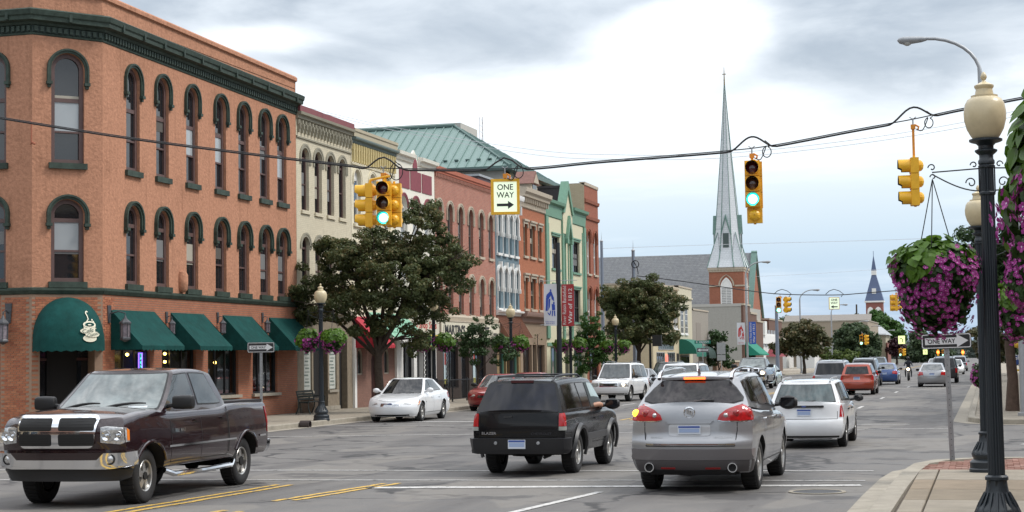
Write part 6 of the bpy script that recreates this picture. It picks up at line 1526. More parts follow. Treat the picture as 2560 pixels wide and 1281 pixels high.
glp = [(-.90,.22),(-.72,.12),(-.30,.05),(0,.03),(.30,.05),(.72,.12),(.90,.22),(.93,.35),(.86,.65),(.76,.87),(.5,.92),(0,.935),(-.5,.92),(-.76,.87),(-.86,.65),(-.93,.35)]
patch(Sg,[(u * 1.035,.47 + (h - .47) * 1.06) for u,h in glp],M_['trim'],en,'rear_seal',off=.004,skirt=0,nu=14,nv=10)
patch(Sg,glp,rg,en,'rear_window',off=.010,skirt=.01,nu=14,nv=10)
side_glass(c,en,[(-1.95,-1.22,.20,.84,.12,0,0,.10),(-1.12,-.12,.16,.86,0,0,0,0),(-.04,1.05,.16,.86,0,.06,-.5,0)],mat('bronze_side_glass',(.018,.013,.010),.05,spec=.45))
patch(c.S_gf(),rpoly(-.88,.88,.1,.92,.03),M_['glass2'],en,'windscreen',off=.007,nu=8)
doors(c,en,[-1.18,-.10,1.05],.42,1.06,(-.92,.16),1.05,hm=M_['chrome'])
Sr,Bw = c.S_rear(),c.S_wrap(-1)
mb = MB(); strip(Sr,[(-.66,.70),(.66,.70)],.012,mb=mb)
for sg in (1,-1): strip(Sr,[(sg * .66,.70),(sg * .69,.92),(sg * .69,1.28)],.012,mb=mb)
mb.build('tailgate_gap',M_['under'],en)
mb = MB(); strip(Sr,[(-.66,.725),(.66,.725)],.022,off=.012,mb=mb); mb.build('chrome_strip',M_['chrome'],en)
for sg in (1,-1):
 out = [(u - .03,z + .178) for u,z in [(.44,.905),(.47,.98),(.56,1.05),(.70,1.10),(.85,1.12),(.99,1.115),(1.03,1.06),(1.04,.95),(.99,.895),(.75,.885),(.52,.89)]]
 ch = patch(Bw,[(sg * (.74 + (u - .71) * 1.07),1.178 + (z - 1.178) * 1.12) for u,z in out],M_['chrome'],en,'lamp_bezel',off=.006,skirt=.01,nu=12,nv=8)
 tl = patch(Bw,[(sg * u,z) for u,z in out],M_['redl'],en,'tail_light',off=.018,skirt=.02,nu=12,nv=8)
 for u,rr,m_,nm in ((.56,.035,M_['clearl'],'reversing_lens'),(.70,.055,mat('deep_red',(.30,.004,.006),.1,coat=1),'lamp_cell'),(.87,.058,M_['amberlit'] if sg > 0 else mat('bright_red',(.55,.012,.010),.1,coat=1),'indicator')):
  u -= .03; p = Bw(sg * u,1.15 if u < .6 else 1.178); mb = MB(); mb.lathe([(rr,0),(rr * .9,-.012),(rr * .5,-.022),(.001,-.026)],(p.x - .016,p.y,p.z),axis='x',seg=18); mb.build(nm,m_,tl,smooth=True)
rb = patch(Bw,[(-1.10,.52),(-1.10,.70),(-.66,.70),(.66,.70),(1.10,.70),(1.10,.52),(.9,.50),(-.9,.50)][:0] + [(-1.06,.50),(-1.06,.66),(1.06,.66),(1.06,.50)],mat('shadow_grey_paint',(.17,.16,.165),.4,metal=.3,coat=.5),en,'rear_bumper',off=.022,skirt=.03,nu=24,nv=4)  # bumper in an even grey, darker than the body silver
patch(Bw,[(-1.0,.33),(-1.02,.495),(1.02,.495),(1.0,.33)],mat('lower_bumper_grey',(.085,.078,.08),.5),en,'lower_bumper',off=.020,skirt=.03,nu=20,nv=4)
patch(Sr,[(-.62,.29),(-.66,.36),(.66,.36),(.62,.29)],M_['trim'],en,'diffuser',off=.03,skirt=.03,nu=10,nv=2)
for sg in (1,-1):
 p = Sr(sg * .62,.40); mb = MB(); mb.lathe([(.055,.05),(.075,-.03),(.072,-.05),(.058,-.05),(.05,.05)],(p.x - .03,sg * .62,.385),axis='x',seg=18); mb.build('exhaust_tip',M_['chrome'],en,smooth=30)
 mb = MB(); mb.lathe([(.057,-.02),(.001,-.02)],(p.x - .03,sg * .62,.385),axis='x',seg=14); mb.build('exhaust_hole',M_['under'],en)
 patch(Sr,rpoly(sg * .33 - .11,sg * .33 + .11,.375,.395,.008),mat('red_reflector',(.30,.02,.02),.3),en,'reflector',off=.028,skirt=.01,nu=4,nv=2)
patch(Sr,rpoly(-.36,.36,1.025,1.095,.03,sk=(.03,-.03,0,0)),silver,en,'handle_bar',off=.035,skirt=.04,nu=8,nv=3)
patch(Sr,rpoly(-.31,.31,.85,1.02,.04),champagne,en,'plate_surround',off=.012,skirt=.02,nu=8,nv=3)
p = Sr(0,.94); plate(en,lambda y,z: Vector((p.x - .015,y,z)),0,.94,w=.34,h=.13)
p = Sr(0,1.195); bd = MB(); bd.lathe([(.085,0),(.085,-.012),(.072,-.016),(.070,-.004)],(p.x - .005,0,1.195),axis='x',seg=28); bo = bd.build('badge',M_['chrome'],en,smooth=30)
for k,(u,v) in enumerate(((.030,.012),(0,.0),(-.030,-.012))):
 q = MB(); q.prism([(u - .02,v + .03),(u + .02,v + .034),(u + .018,v - .01),(u - .002,v - .032),(u - .018,v - .012)],-.004,.004,T=lambda a: Vector((p.x - .02 - a[1],a[0],1.195 + a[2]))); q.build('shield',M_['chrome'],bo)
mb = MB(); put_text(mb,'BUICK',lambda u,v: Sr(.50 - u,.83 + v) + Vector((-.01,0,0)),.19,.025); mb.build('tailgate_lettering',M_['galv'],en)
mb = MB(); put_text(mb,'ENCLAVE',lambda u,v: Sr(-.50 - u,.83 + v) + Vector((-.01,0,0)),.26,.025); mb.build('tailgate_lettering',M_['galv'],en)
mb = MB(); put_text(mb,'Lou',lambda u,v: Sr(.78 - u,1.30 + v) + Vector((-.02,0,.0)),.09,.04); mb.build('sticker',M_['trim'],en)
mb = MB(); rows = []
for k in range(13):
 v = -1 + 2 * k / 12; a = c.Gp(0,v * .93,1); rows.append([a + Vector((.10,0,-.005)),a + Vector((-.07,0,-.015)),a + Vector((-.06,0,-.05)),a + Vector((.03,0,-.07))])
mb.grid(rows); mb.build('roof_spoiler',silver,en,smooth=40)
a = c.Gp(0,0,1); mb = MB(); mb.box(a.x - .085,a.x - .06,-.16,.16,a.z - .052,a.z - .018); mb.build('high_brake_light',mat('lit_brake_bar',(1,.2,.05),.3,emit=(1,.10,.015),estr=2.5),en)
mb = MB(); mb.prism([(-.06,0),(.10,0),(.0,.07),(-.02,.075)],-.012,.012,T=lambda p_: Vector((a.x + .35 + p_[0],p_[1],a.z + .03 + p_[2]))); mb.tube([(a.x + .34,0,a.z + .09),(a.x + .28,0,a.z + .22)],.004,4); mb.build('antenna',mat('dark_red_antenna',(.06,.015,.02),.4),en)
for sg in (1,-1):
 mb = MB(); pts = [(x,sg * (.56 if x > -1.8 else .55),lerp_tab(c.gl['roof'],x) + dz) for x,dz in ((-1.95,-.01),(-1.86,.055),(-1.6,.085),(-.8,.085),(0,.08),(.35,.06),(.5,.0))]; mb.tube(pts,[.03,.03,.022,.02,.02,.022,.026],8); mb.build('roof_rail',M_['chrome'],en,smooth=40)
mb = MB(); p0,p1 = Sg(-.05,.09),Sg(-.42,.20); mb.tube([p0 + Vector((-.03,0,.02)),Sg(-.2,.17) + Vector((-.035,0,.02)),p1 + Vector((-.02,0,.02))],[.035,.022,.01],6); mb.build('rear_wiper',M_['trim'],en)
mirror(en,c,1.0,1.22,M_['trim'],1.35)
mb = MB(); mb.box(c.x0 + .25,c.x1 - .4,-.7,.7,.28,.40); mb.tube([(c.axr,-.8,.36),(c.axr,.8,.36)],.05,8); mb.tube([(c.x0 + .5,-.62,.34),(c.x0 + .5,.62,.34)],.09,8); mb.build('underbody',M_['under'],en)
ENC = c
# ---- the white estate car ahead on the right
def k_focus(q):
 c = Car(L=4.53,W=1.70,wb=2.615,fo=.86,R_=.31,bot=.22,qn=1,top=[(-2.3,.99),(-1.0,.98),(.8,.95),(1.2,.93),(1.8,.82),(2.1,.68)],
   rear=[(.2,.12),(.36,.02),(.5,.0),(.62,.03),(.64,.05),(1.0,.08)],frontp=[(.2,.1),(.4,0),(.55,0),(.75,.14)],side=[(.2,.09),(.36,.02),(.6,0),(.8,.02),(1.0,.06)],cr=.20,cf=.34,ne=3,wf=.03,
   gl=dict(r0=-2.1,r1=-1.72,f0=1.15,f1=.35,wb=1.58,wr=1.20,roof=[(-2.1,1.40),(-1.5,1.45),(-.5,1.47),(.3,1.45),(1.1,1.3)],cf=.22,cr=.10))
 return dict(car=c,fglass=(.86,.1,.92),rglass=(.86,.10,.86),side=[(-1.75,-1.08,.16,.84,.08,0,0,.14),(-1.0,-.10,.14,.86,0,0,0,0),(-.02,.95,.14,.86,0,.05,-.45,0)],cuts=[-1.04,-.06,1.0],zlo=.32,zhi=.93,
    handles=[-.8,.14],hz=.82,hm=M_['trim'],mir=(.82,1.0),head=[(.5,.56),(.52,.66),(.85,.7),(.84,.54)],tail=[(.74,.68),(.75,.86),(.77,1.0),(.83,1.0),(.88,.86),(.90,.68)],grille=(.3,.5,.6),bump=(.30,.60),plz=.78,hatch=(.70,.64,.70,.96),rail=(-1.7,.2,.52,.05,M_['galv']),wheels=dict(wd=.2,spokes=5))
KINDS['focus'] = k_focus; kind_name['focus'] = 'estate_car'
fo,FC = build_car('focus',whitep,(-3.86,39.15),R(90),'white estate car with tall corner lamps, just right of the silver crossover','car','rear',qn=1,glassm=mat('green_tint_glass',(.04,.06,.062),.06,spec=.9,var=.7,vscale=2.5))
S_ = FC.S_rear(); patch(S_,rpoly(-.42,.42,.885,.93,.015),M_['trim'],fo,'handle_strip',off=.03,skirt=.03,nu=8,nv=2)
mb = MB(); p = S_(0,.91); mb.lathe([(.05,-.008),(.001,-.01)],(p.x - .032,0,.91),axis='x',seg=18); mb.v = [(x,y,.91 + (z - .91) * .45) for x,y,z in mb.v]; mb.build('badge',mat('badge_blue',(.08,.12,.3),.3,metal=.4),fo)
S_ = FC.S_gr(); mb = MB(); mb.tube([S_(0,.10) + Vector((-.03,0,.0)),S_(-.32,.14) + Vector((-.03,0,.01))],[.02,.008],6); mb.build('rear_wiper',M_['trim'],fo)
# ---- the white saloon parked at the left kerb, facing us
ta,TC = build_car('sedan',whitep,(-19.35,55.3),R(-90 + 3),'white saloon parked nose towards us at the left kerb beside the big street tree','car','front',qn=1,lit=(),name='parked_car',glassm=M_['glass2'],ws=M_['glass'],mirm=whitep,corner=[(.86,.575),(.86,.70),(.97,.69),(.95,.58)])
F_ = TC.S_front(); mb = MB(); p = F_(0,.62); mb.lathe([(.085,0),(.08,.012),(.001,.014)],(p.x + .012,0,.605),axis='x',seg=20); mb.v = [(x,y,.605 + (z - .605) * .42) for x,y,z in mb.v]; mb.build('oval_badge',mat('badge_navy',(.02,.04,.16),.3),ta)
# ---- the other traffic
ve = [
 ('sedan',redp,(-19.35,66.8),TOWARD,'red car parked behind the white saloon, nose just left of the black utility vehicle','car','front',{}),
 ('sedan',redp,(-19.7,72.6),TOWARD,'red car whose roof shows above the black utility vehicle','car','front',{}),
 ('suv',whitep,(-17.05,79.4),R(-90 - 2),'white boxy utility vehicle driving towards us with one headlamp lit','car','front',dict(lit=('head1',),fplate=0)),
 ('sedan',silver,(-19.0,93.6),TOWARD,'silver saloon behind the white boxy utility vehicle','car','front',{}),
 ('minivan',darkg,(-19.3,104.5),TOWARD,'dark grey van like car parked behind the silver saloon','car','front',{}),
 ('minivan',whitep,(-12.3,69.9),TOWARD,'white people carrier half hidden by the silver crossover with yellow indicator lit','minivan','front',dict(lit=('amber',))),
 ('sedan',tealw,(-14.6,115.5),TOWARD,'pale teal saloon driving towards us behind the dark pickup','car','front',{}),
 ('sedan',darkg,(-9.9,118.0),TOWARD,'dark saloon mostly hidden left of the silver people carrier','car','front',{}),
 ('minivan',silver,(-7.75,89.6),AWAY,'silver people carrier driving away beyond the white estate car','minivan','rear',{}),
 ('hatch',orangep,(-6.4,88.9),AWAY,'orange rounded hatchback driving away beside the silver people carrier','car','rear',{}),
 ('suv',greyp,(-7.6,111.6),AWAY,'grey utility vehicle braking beyond the orange hatchback','car','rear',dict(lit=('brake',))),
 ('sedan',bluep_,(-6.75,118.8),AWAY,'blue saloon driving away right of the grey utility vehicle','car','rear',{}),
 ('sedan',silver,(-3.3,108.4),AWAY,'silver saloon alone in the right lane driving away','car','rear',{}),
 ('suv',darkg,(-2.9,122.3),AWAY,'dark utility vehicle just beyond the lone silver saloon','car','rear',{}),
 ('sedan',whitep,(-3.1,172.0),TOWARD,'small distant white saloon near the right kerb','car','rear',{}),
 ('minivan',silver,(-3.2,205.0),AWAY,'far silver people carrier behind the small white saloon','minivan','rear',{}),
 ('sedan',silver,(-6.5,222.0),AWAY,'farthest pale saloon waiting near the distant signals','car','rear',{}),
 ('suv',darkg,(-9.3,150.0),TOWARD,'distant dark car with lit headlamps in the oncoming lanes','car','front',dict(lit=('head',))),
]
for kind,col,loc,rz,lb,cat,face,kw in ve:
 gm = {'silver saloon alone': None}.get(lb[:19])
 build_car(kind,col,loc,rz,lb,cat,face,name='parked_car' if 'parked' in lb else None,glassm=M_['glass2'] if kind == 'sedan' and face == 'rear' else None,**kw)
pk = vehicle('pickup_truck',(-14.1,106.0,0),TOWARD,'dark grey pickup truck coming towards us above the silver crossover, one headlamp lit','pickup truck')
for ch in list(RAM_ROOT.children):
 if ch.name.split('.')[0] in ('door_badge','windscreen_notice','bed_cover','mesh_bar'): continue
 cc = copy_tree(ch,pk)
 if ch.name.split('.')[0] in ('body','cabin','wheel_arch'):
  cc.data = ch.data.copy(); cc.data.materials[0] = darkg
p = RAM.S_wrap(1)(.80,1.03); mb = MB(); mb.lathe([(.001,.04),(.08,.03),(.10,.0)],(p.x + .05,p.y,p.z),axis='x',seg=12); mb.build('lit_bulb',M_['lamplit'],pk)
mc = vehicle('motorcycle',(-5.9,133.5,0),TOWARD,'distant motorcycle with a lit headlamp and dark clad rider','motorcycle')
mb = MB()
for x in (-.72,.72): mb.lathe([(.22,-.05),(.31,-.06),(.33,0),(.31,.06),(.22,.05)],(x,0,.33),axis='y',seg=20)
mb.build('wheel',M_['rubber'],mc,smooth=40); mb = MB(); mb.tube([(.72,0,.33),(.45,0,1.0)],.04,6); mb.tube([(-.72,0,.33),(-.1,0,.5),(.4,0,.85)],.09,8); mb.tube([(-.7,0,.72),(-.2,0,.75),(.1,0,.88),(.4,0,.92)],[.08,.13,.17,.10],8); mb.build('frame',M_['black'],mc,smooth=40)
mb = MB(); mb.tube([(.40,-.36,1.08),(.48,0,1.02),(.40,.36,1.08)],.018,6); mb.build('handlebar',M_['chrome'],mc); mb = MB(); mb.lathe([(.001,.1),(.09,.08),(.10,0)],(.5,0,.88),axis='x',seg=12); mb.build('headlight',M_['lamplit'],mc)
# ---------------------------------------------------------------- people: one continuous skinned body each
def skin_body(name,nodes,edges,m,parent=None,root=0,sub=2):
 me = bpy.data.meshes.new(name); me.from_pydata([n[0] for n in nodes],edges,[]); me.materials.append(m)
 o = bpy.data.objects.new(name,me); COL.objects.link(o)
 sk = o.modifiers.new('skin','SKIN'); sk.use_smooth_shade = True
 for i,n in enumerate(nodes):
  r_ = n[1]; me.skin_vertices[0].data[i].radius = r_ if hasattr(r_,'__len__') else (r_,r_); me.skin_vertices[0].data[i].use_root = (i == root)
 sb = o.modifiers.new('sub','SUBSURF'); sb.levels = sub; sb.render_levels = sub
 if parent: o.parent = parent
 return o
skinm = mat('skin',(.42,.22,.14),.55); hairm = mat('dark_hair',(.02,.014,.01),.8); cloth1 = mat('dark_shirt',(.03,.035,.045),.9); cloth2 = mat('grey_shirt',(.16,.16,.17),.9)
def rider(loc,rz):
 t = empty('person',loc,rz,'dark clad rider sitting astride the distant motorcycle, hands on the bars','person')
 N_ = [((-.15,0,.90),(.17,.14)),((-.12,0,1.15),(.15,.11)),((-.02,0,1.42),(.19,.12)),((.02,0,1.52),.07),((.04,0,1.60),.06),
  ((0,.20,1.42),.07),((.14,.30,1.18),.05),((.38,.30,1.10),.035),((0,-.20,1.42),.07),((.14,-.30,1.18),.05),((.38,-.30,1.10),.035),
  ((-.1,.14,.88),.10),((.28,.22,.78),.075),((.10,.22,.35),.05),((.25,.22,.30),.04),((-.1,-.14,.88),.10),((.28,-.22,.78),.075),((.10,-.22,.35),.05),((.25,-.22,.30),.04)]
 E_ = [(0,1),(1,2),(2,3),(3,4),(2,5),(5,6),(6,7),(2,8),(8,9),(9,10),(0,11),(11,12),(12,13),(13,14),(0,15),(15,16),(16,17),(17,18)]
 skin_body('body',N_,E_,cloth1,t,sub=1)
 mb = MB(); mb.lathe([(.001,-.14),(.09,-.11),(.125,-.02),(.12,.07),(.07,.13),(.001,.15)],(.06,0,1.72),seg=14); mb.build('helmet',M_['black'],t,smooth=True)
rider((-5.9,133.5,0),TOWARD)
def driver(parent_loc,rz,x,y,zseat,label,shirt,arm_out=False,sc=1.0):
 """seated figure; local x forwards, right side is -y"""
 t = empty('person',parent_loc,rz,label,'person')
 hz = zseat + .62
 N_ = [((x - .05,y,zseat + .06),(.16,.17)),((x - .10,y,zseat + .28),(.14,.17)),((x - .10,y,zseat + .48),(.12,.19)),((x - .06,y,zseat + .58),.06),((x - .03,y,hz + .03),.065),((x - .0,y,hz + .14),.085),((x - .01,y,hz + .22),.075),
  ((x - .08,y + .19,zseat + .50),.065),((x + .12,y + .26,zseat + .30),.05),((x + .40,y + .18,zseat + .36),.035),
  ((x - .08,y - .19,zseat + .50),.065)]
 E_ = [(0,1),(1,2),(2,3),(3,4),(4,5),(5,6),(2,7),(7,8),(8,9),(2,10)]
 if not arm_out:
  N_ += [((x + .12,y - .26,zseat + .30),.05),((x + .40,y - .18,zseat + .36),.035)]; E_ += [(10,11),(11,12)]
 N_ += [((x + .40,y + .12,zseat + .10),.08),((x + .75,y + .12,zseat - .25),.05),((x + .40,y - .12,zseat + .10),.08),((x + .75,y - .12,zseat - .25),.05)]
 b0 = len(N_) - 4; E_ += [(0,b0),(b0,b0 + 1),(0,b0 + 2),(b0 + 2,b0 + 3)]
 skin_body('body',N_,E_,shirt,t,sub=1)
 mb = MB(); mb.lathe([(.001,-.12),(.05,-.10),(.075,-.03),(.08,.04),(.06,.10),(.001,.13)],(x + .0,y,hz + .13),seg=14); mb.build('head',skinm,t,smooth=True)
 mb = MB(); mb.lathe([(.088,.0),(.09,.05),(.07,.11),(.001,.14)],(x - .015,y,hz + .13),seg=14); mb.build('hair',hairm,t,smooth=True)
 return t
c = BLZ
pa = driver((BLZR.location.x,BLZR.location.y,0),BLZR.rotation_euler.z,-.05,-.42,.62,'person in a dark shirt in the black utility vehicle, bare elbow on the window sill',cloth1,arm_out=True)
Sx = c.S_gs(-1); e0 = Sx(.28,.10)
arm = [((-.13,-.61,1.12),.055),((.08,-.74,1.14),.048),((.20,-.86,1.17),.05),((.30,-.885,1.155),.045),((.42,-.84,1.13),.036),((.54,-.80,1.12),.028),((.60,-.79,1.12),(.04,.018)),((.66,-.785,1.12),(.04,.016))]
ar = skin_body('bare_arm',arm,[(i,i + 1) for i in range(len(arm) - 1)],skinm,pa)
for k in range(4):
 y_ = -.815 + k * .02; f = [((.65,y_,1.12),.010),((.70,y_ - .002,1.118),.009),((.735 - .006 * abs(k - 1),y_,1.105),.008)]
 skin_body('finger',f,[(0,1),(1,2)],skinm,ar,sub=1)
skin_body('thumb',[((.60,-.755,1.12),.011),((.635,-.735,1.115),.010),((.665,-.735,1.108),.008)],[(0,1),(1,2)],skinm,ar,sub=1)
# ================================================================ BUILDINGS BEYOND THE FIRST BLOCK
def simple_win(parent,x,w,z0,z1,fm_,pm=None,sill=None,mull=1,rails_=1,name='window',y=0.0):
 mb = MB(); ring(mb,[(x - w / 2,z0),(x - w / 2,z1),(x + w / 2,z1),(x + w / 2,z0)],[(x - w / 2 + .07,z0 + .07),(x - w / 2 + .07,z1 - .07),(x + w / 2 - .07,z1 - .07),(x + w / 2 - .07,z0 + .07)],y - .05,y + .03)
 for k in range(mull): xx = x - w / 2 + w * (k + 1) / (mull + 1); mb.box(xx - .025,xx + .025,y - .04,y + .01,z0,z1)
 for k in range(rails_): zz = z0 + (z1 - z0) * (k + 1) / (rails_ + 1); mb.box(x - w / 2,x + w / 2,y - .035,y + .01,zz - .025,zz + .025)
 if sill: mb.box(x - w / 2 - .1,x + w / 2 + .1,y - .1,y,z0 - .12,z0)
 o = mb.build(name,fm_,parent); g = MB(); g.face([(x - w / 2,y - .012,z0),(x + w / 2,y - .012,z0),(x + w / 2,y - .012,z1),(x - w / 2,y - .012,z1)]); g.build('pane',pm or M_['pane'],o); return o
def block(y0,L,h,m,label,D=12,X=XF,cat='building',name='commercial_building'):
 b = empty(name,(X,y0,0),R(90),label,cat); mb = MB(); mb.box(0,L,0,D,0,h); mb.build('wall',m,b)
 r_ = MB(); r_.box(-.04,L + .04,-.06,.3,h,h + .14); r_.box(-.04,.2,-.06,D,h,h + .13); r_.build('coping',t4,b); return b
beige = mat('beige_render',(.50,.43,.29),.85,var=.08,streak=.15); beige2 = mat('pale_sand_render',(.52,.48,.36),.85,var=.06)
Ya,Yb,Yc,Yd = Yof(1600),Yof(1691),Yof(1726),Yof(1766)
b = block(131.0,Yb - 131.0,7.9,beige,'two storey sand coloured building with a shop front, right of the second street tree')
L = Yb - 131.0
mb = MB()
for z_ in (7.3,3.6,7.75): mb.box(-.05,L,-.16,0,z_,z_ + .16)
for x in (.2,5.5,8.5,L - .35): mb.box(x - .15,x + .15,-.10,0,3.7,7.3)
mb.build('cornice',mat('tan_trim2',(.36,.30,.20),.8),b)
for x in (1.6,3.4,7.0,9.6,10.9): simple_win(b,x,1.0,4.5,6.6,wh,sill=t4)
for x,w in ((3,3.4),(7.8,3.2)): simple_win(b,x,w,.7,2.5,M_['galv'],mull=3,rails_=0,name='shop_window')
simple_win(b,5.5,6.8,2.7,3.5,M_['galv'],mat('transom_glass',(.10,.13,.15),.2),mull=7,rails_=0,name='transom')
mb = MB(); mb.box(10.3,11.5,-.02,.02,.14,2.4); mb.build('door',M_['dark'],b)
o = MB(); o.box(-.16,.16,-.02,.02,-.26,.26); q = PX(1668,900,XF + .1); ns = o.build('neon_sign',mat('neon_red',(.8,.05,.05),.4,emit=(1,.08,.06),estr=2.5),None,loc=(q.x,q.y,2.0),rz=R(90),); tag(ns,'tiny red neon sign glowing in the sand coloured building shop window','neon sign')
b = block(Yb + .04,Yc - Yb - .08,8.1,beige2,'narrow pale sand building with tall white grid windows and a green barrel awning')
L = Yc - Yb
for x in (1.7,3.8): simple_win(b,x,1.4,4.1,6.4,wh,sill=wh,mull=1,rails_=3)
mb = MB()
for z_ in (7.2,): mb.box(0,L - .1,-.12,0,z_,z_ + .12)
mb.build('string_course',beige2,b)
def barrel(parent,x0,x1,z0,h,out,m):
 mb = MB(); rows = [[(x,-out * math.sin(t),z0 + h * math.cos(t)) for x in (x0,(x0 + x1) / 2,x1)] for t in [math.pi / 2 * k / 8 for k in range(9)]]; mb.grid(rows)
 for x in (x0,x1): mb.face([(x,-out * math.sin(t),z0 + h * math.cos(t)) for t in [math.pi / 2 * k / 8 for k in range(9)]] + [(x,0,z0)])
 mb.grid([[(x0,-out,z0),(x1,-out,z0)],[(x0,-out,z0 - .25),(x1,-out,z0 - .25)]]); mb.build('awning',m,parent,smooth=40)
barrel(b,.2,5.4,2.35,1.3,1.5,mat('emerald_canvas',(.01,.13,.09),.8,var=.1))
simple_win(b,2.8,4.2,.5,2.2,M_['black'],mull=2,rails_=0,name='shop_window')
grb = mat('grey_brick',(.29,.26,.22),.9,brick=(.22,.075,.008,(.23,.21,.18),(.31,.28,.24)),bump=.2,var=.1)
b = block(Yc + .04,Yd - Yc - .1,6.3,grb,'low grey brick building with one recessed upper bay beside the narrow sand building')
mb = MB(); mb.box(2.0,4.6,-.015,.02,3.0,5.2); mb.build('blocked_window',mat('grey_infill',(.24,.21,.18),.9),b)
mb = MB(); mb.box(.5,3.0,1.5,3.0,6.3,7.1); mb.build('roof_unit',M_['trim'],b); barrel(b,3.0,7.0,2.2,.9,1.0,mat('dark_green_canvas',(.012,.035,.028),.8))
pwl = empty('garden_wall',(-25.0,160.5,0),R(90),'low brown garden wall with pale rounded caps beyond the green barrel awning','wall')
for k in range(7):
 mb = MB(); mb.box(k * 2.2 + .1,k * 2.2 + 2.1,0,.4,0,1.5); mb.build('panel',mat('brown_block',(.20,.13,.09),.9,var=.2),pwl)
 mb = MB(); mb.box(k * 2.2 + .02,k * 2.2 + 2.18,-.08,.48,1.5,1.66); mb.build('cap',mat('pale_cap',(.45,.40,.31),.9),pwl)
lgw = mat('light_grey_render',(.34,.33,.30),.9,var=.08,streak=.2); dbr = mat('dark_brown_brick',(.13,.07,.05),.9,var=.15)
gx0 = PY(1712,800,178).x; gx1 = PY(1853,800,178).x
gb = empty('commercial_building',(gx1,178,0),0,'blank grey rendered side wall of a flat roofed building in front of the church','building')
topz = PY(1800,760,178).z
mb = MB(); mb.box(gx0 - gx1,0,0,16,0,topz - .3); mb.build('side_wall',lgw,gb)
mb = MB(); mb.box(gx0 - gx1 - .1,.02,-.05,.3,topz - .3,topz); mb.build('coping',mat('light_coping',(.42,.41,.38),.9),gb)
mb = MB(); mb.box(.0,.25,.02,5.3,0,topz - .2); mb.box(.0,.25,5.3,10.6,0,topz - 1.0); mb.box(0,.25,10.6,15.9,0,topz - 1.8); mb.build('brick_front',dbr,gb)
mb = MB(); mb.box(-.1,.33,0,5.3,topz - .2,topz); mb.box(-.1,.33,5.3,10.6,topz - 1.0,topz - .8); mb.box(-.1,.33,10.6,16,topz - 1.8,topz - 1.6); mb.build('parapet_cap',t4,gb)
g_ = empty('awning_shop',(gx1 + .3,178.5,0),R(90),'small shop front with a green sloping awning beneath the dark brick parapet','shop front')
lean(g_,0,8,3.6,2.3,1.5,mat('bright_green_canvas',(.01,.20,.13),.8)); mb = MB(); mb.box(.3,7.7,-.05,.1,.1,2.4); mb.build('shop_window',M_['pane'],g_)
# ---- the church with the tall white spire
CX_,CY_ = PY(1822,700,200).x,200.0
ch = empty('church',(CX_,CY_,0),0,'brick church with a tall slender white spire and a grey slate roof','church')
zb = lambda py: PY(1822,py,CY_).z
cbr = mat('church_brick',(.33,.115,.065),.9,brick=(.22,.075,.008,(.26,.14,.1),(.29,.10,.055)),bump=.2,var=.12); slate = mat('grey_slate',(.16,.165,.175),.75,var=.18,vscale=3,brick=(.5,.22,.02,(.12,.125,.13),(.19,.195,.20)),bump=.3)
spw = mat('white_spire_slate',(.56,.585,.60),.7,var=.1,brick=(.35,.22,.02,(.46,.49,.51),(.60,.62,.64)),bump=.2); cpr = mat('verdigris_copper',(.12,.21,.18),.6,var=.2); stn = t4
tw = 2.05; zt = zb(676)
mb = MB(); mb.box(-tw,tw,-tw,tw,0,zt); mb.build('tower',cbr,ch)
mb = MB(); mb.box(-tw - .15,tw + .15,-tw - .15,tw + .15,zt - .05,zt + .25); mb.box(-tw - .06,tw + .06,-tw - .06,tw + .06,zt - .3,zt - .05); mb.build('tower_cornice',stn,ch)
q = MB(); q.box(-.08,.08,-tw - .13,-tw,zt - .28,zt - .06); me = q.mesh('dentil',stn)
for k in range(11): place('dentil',me,ch,loc=(-tw + .2 + k * .37,0,0))
def gothic(w,z0,zs,ztp,n=8):
 R_a = (w * w / 4 + (ztp - zs) ** 2) / w; out = [(-w / 2,z0),(-w / 2,zs)]
 for k in range(1,n): t = k / n; a = math.asin((ztp - zs) / R_a) * t; out.append((-w / 2 + R_a * (1 - math.cos(a)),zs + R_a * math.sin(a)))
 out.append((0,ztp)); return out + [(-x,z) for x,z in reversed(out[:-1])]
zl0,zl1,zl2 = zb(765),zb(722),zb(696)
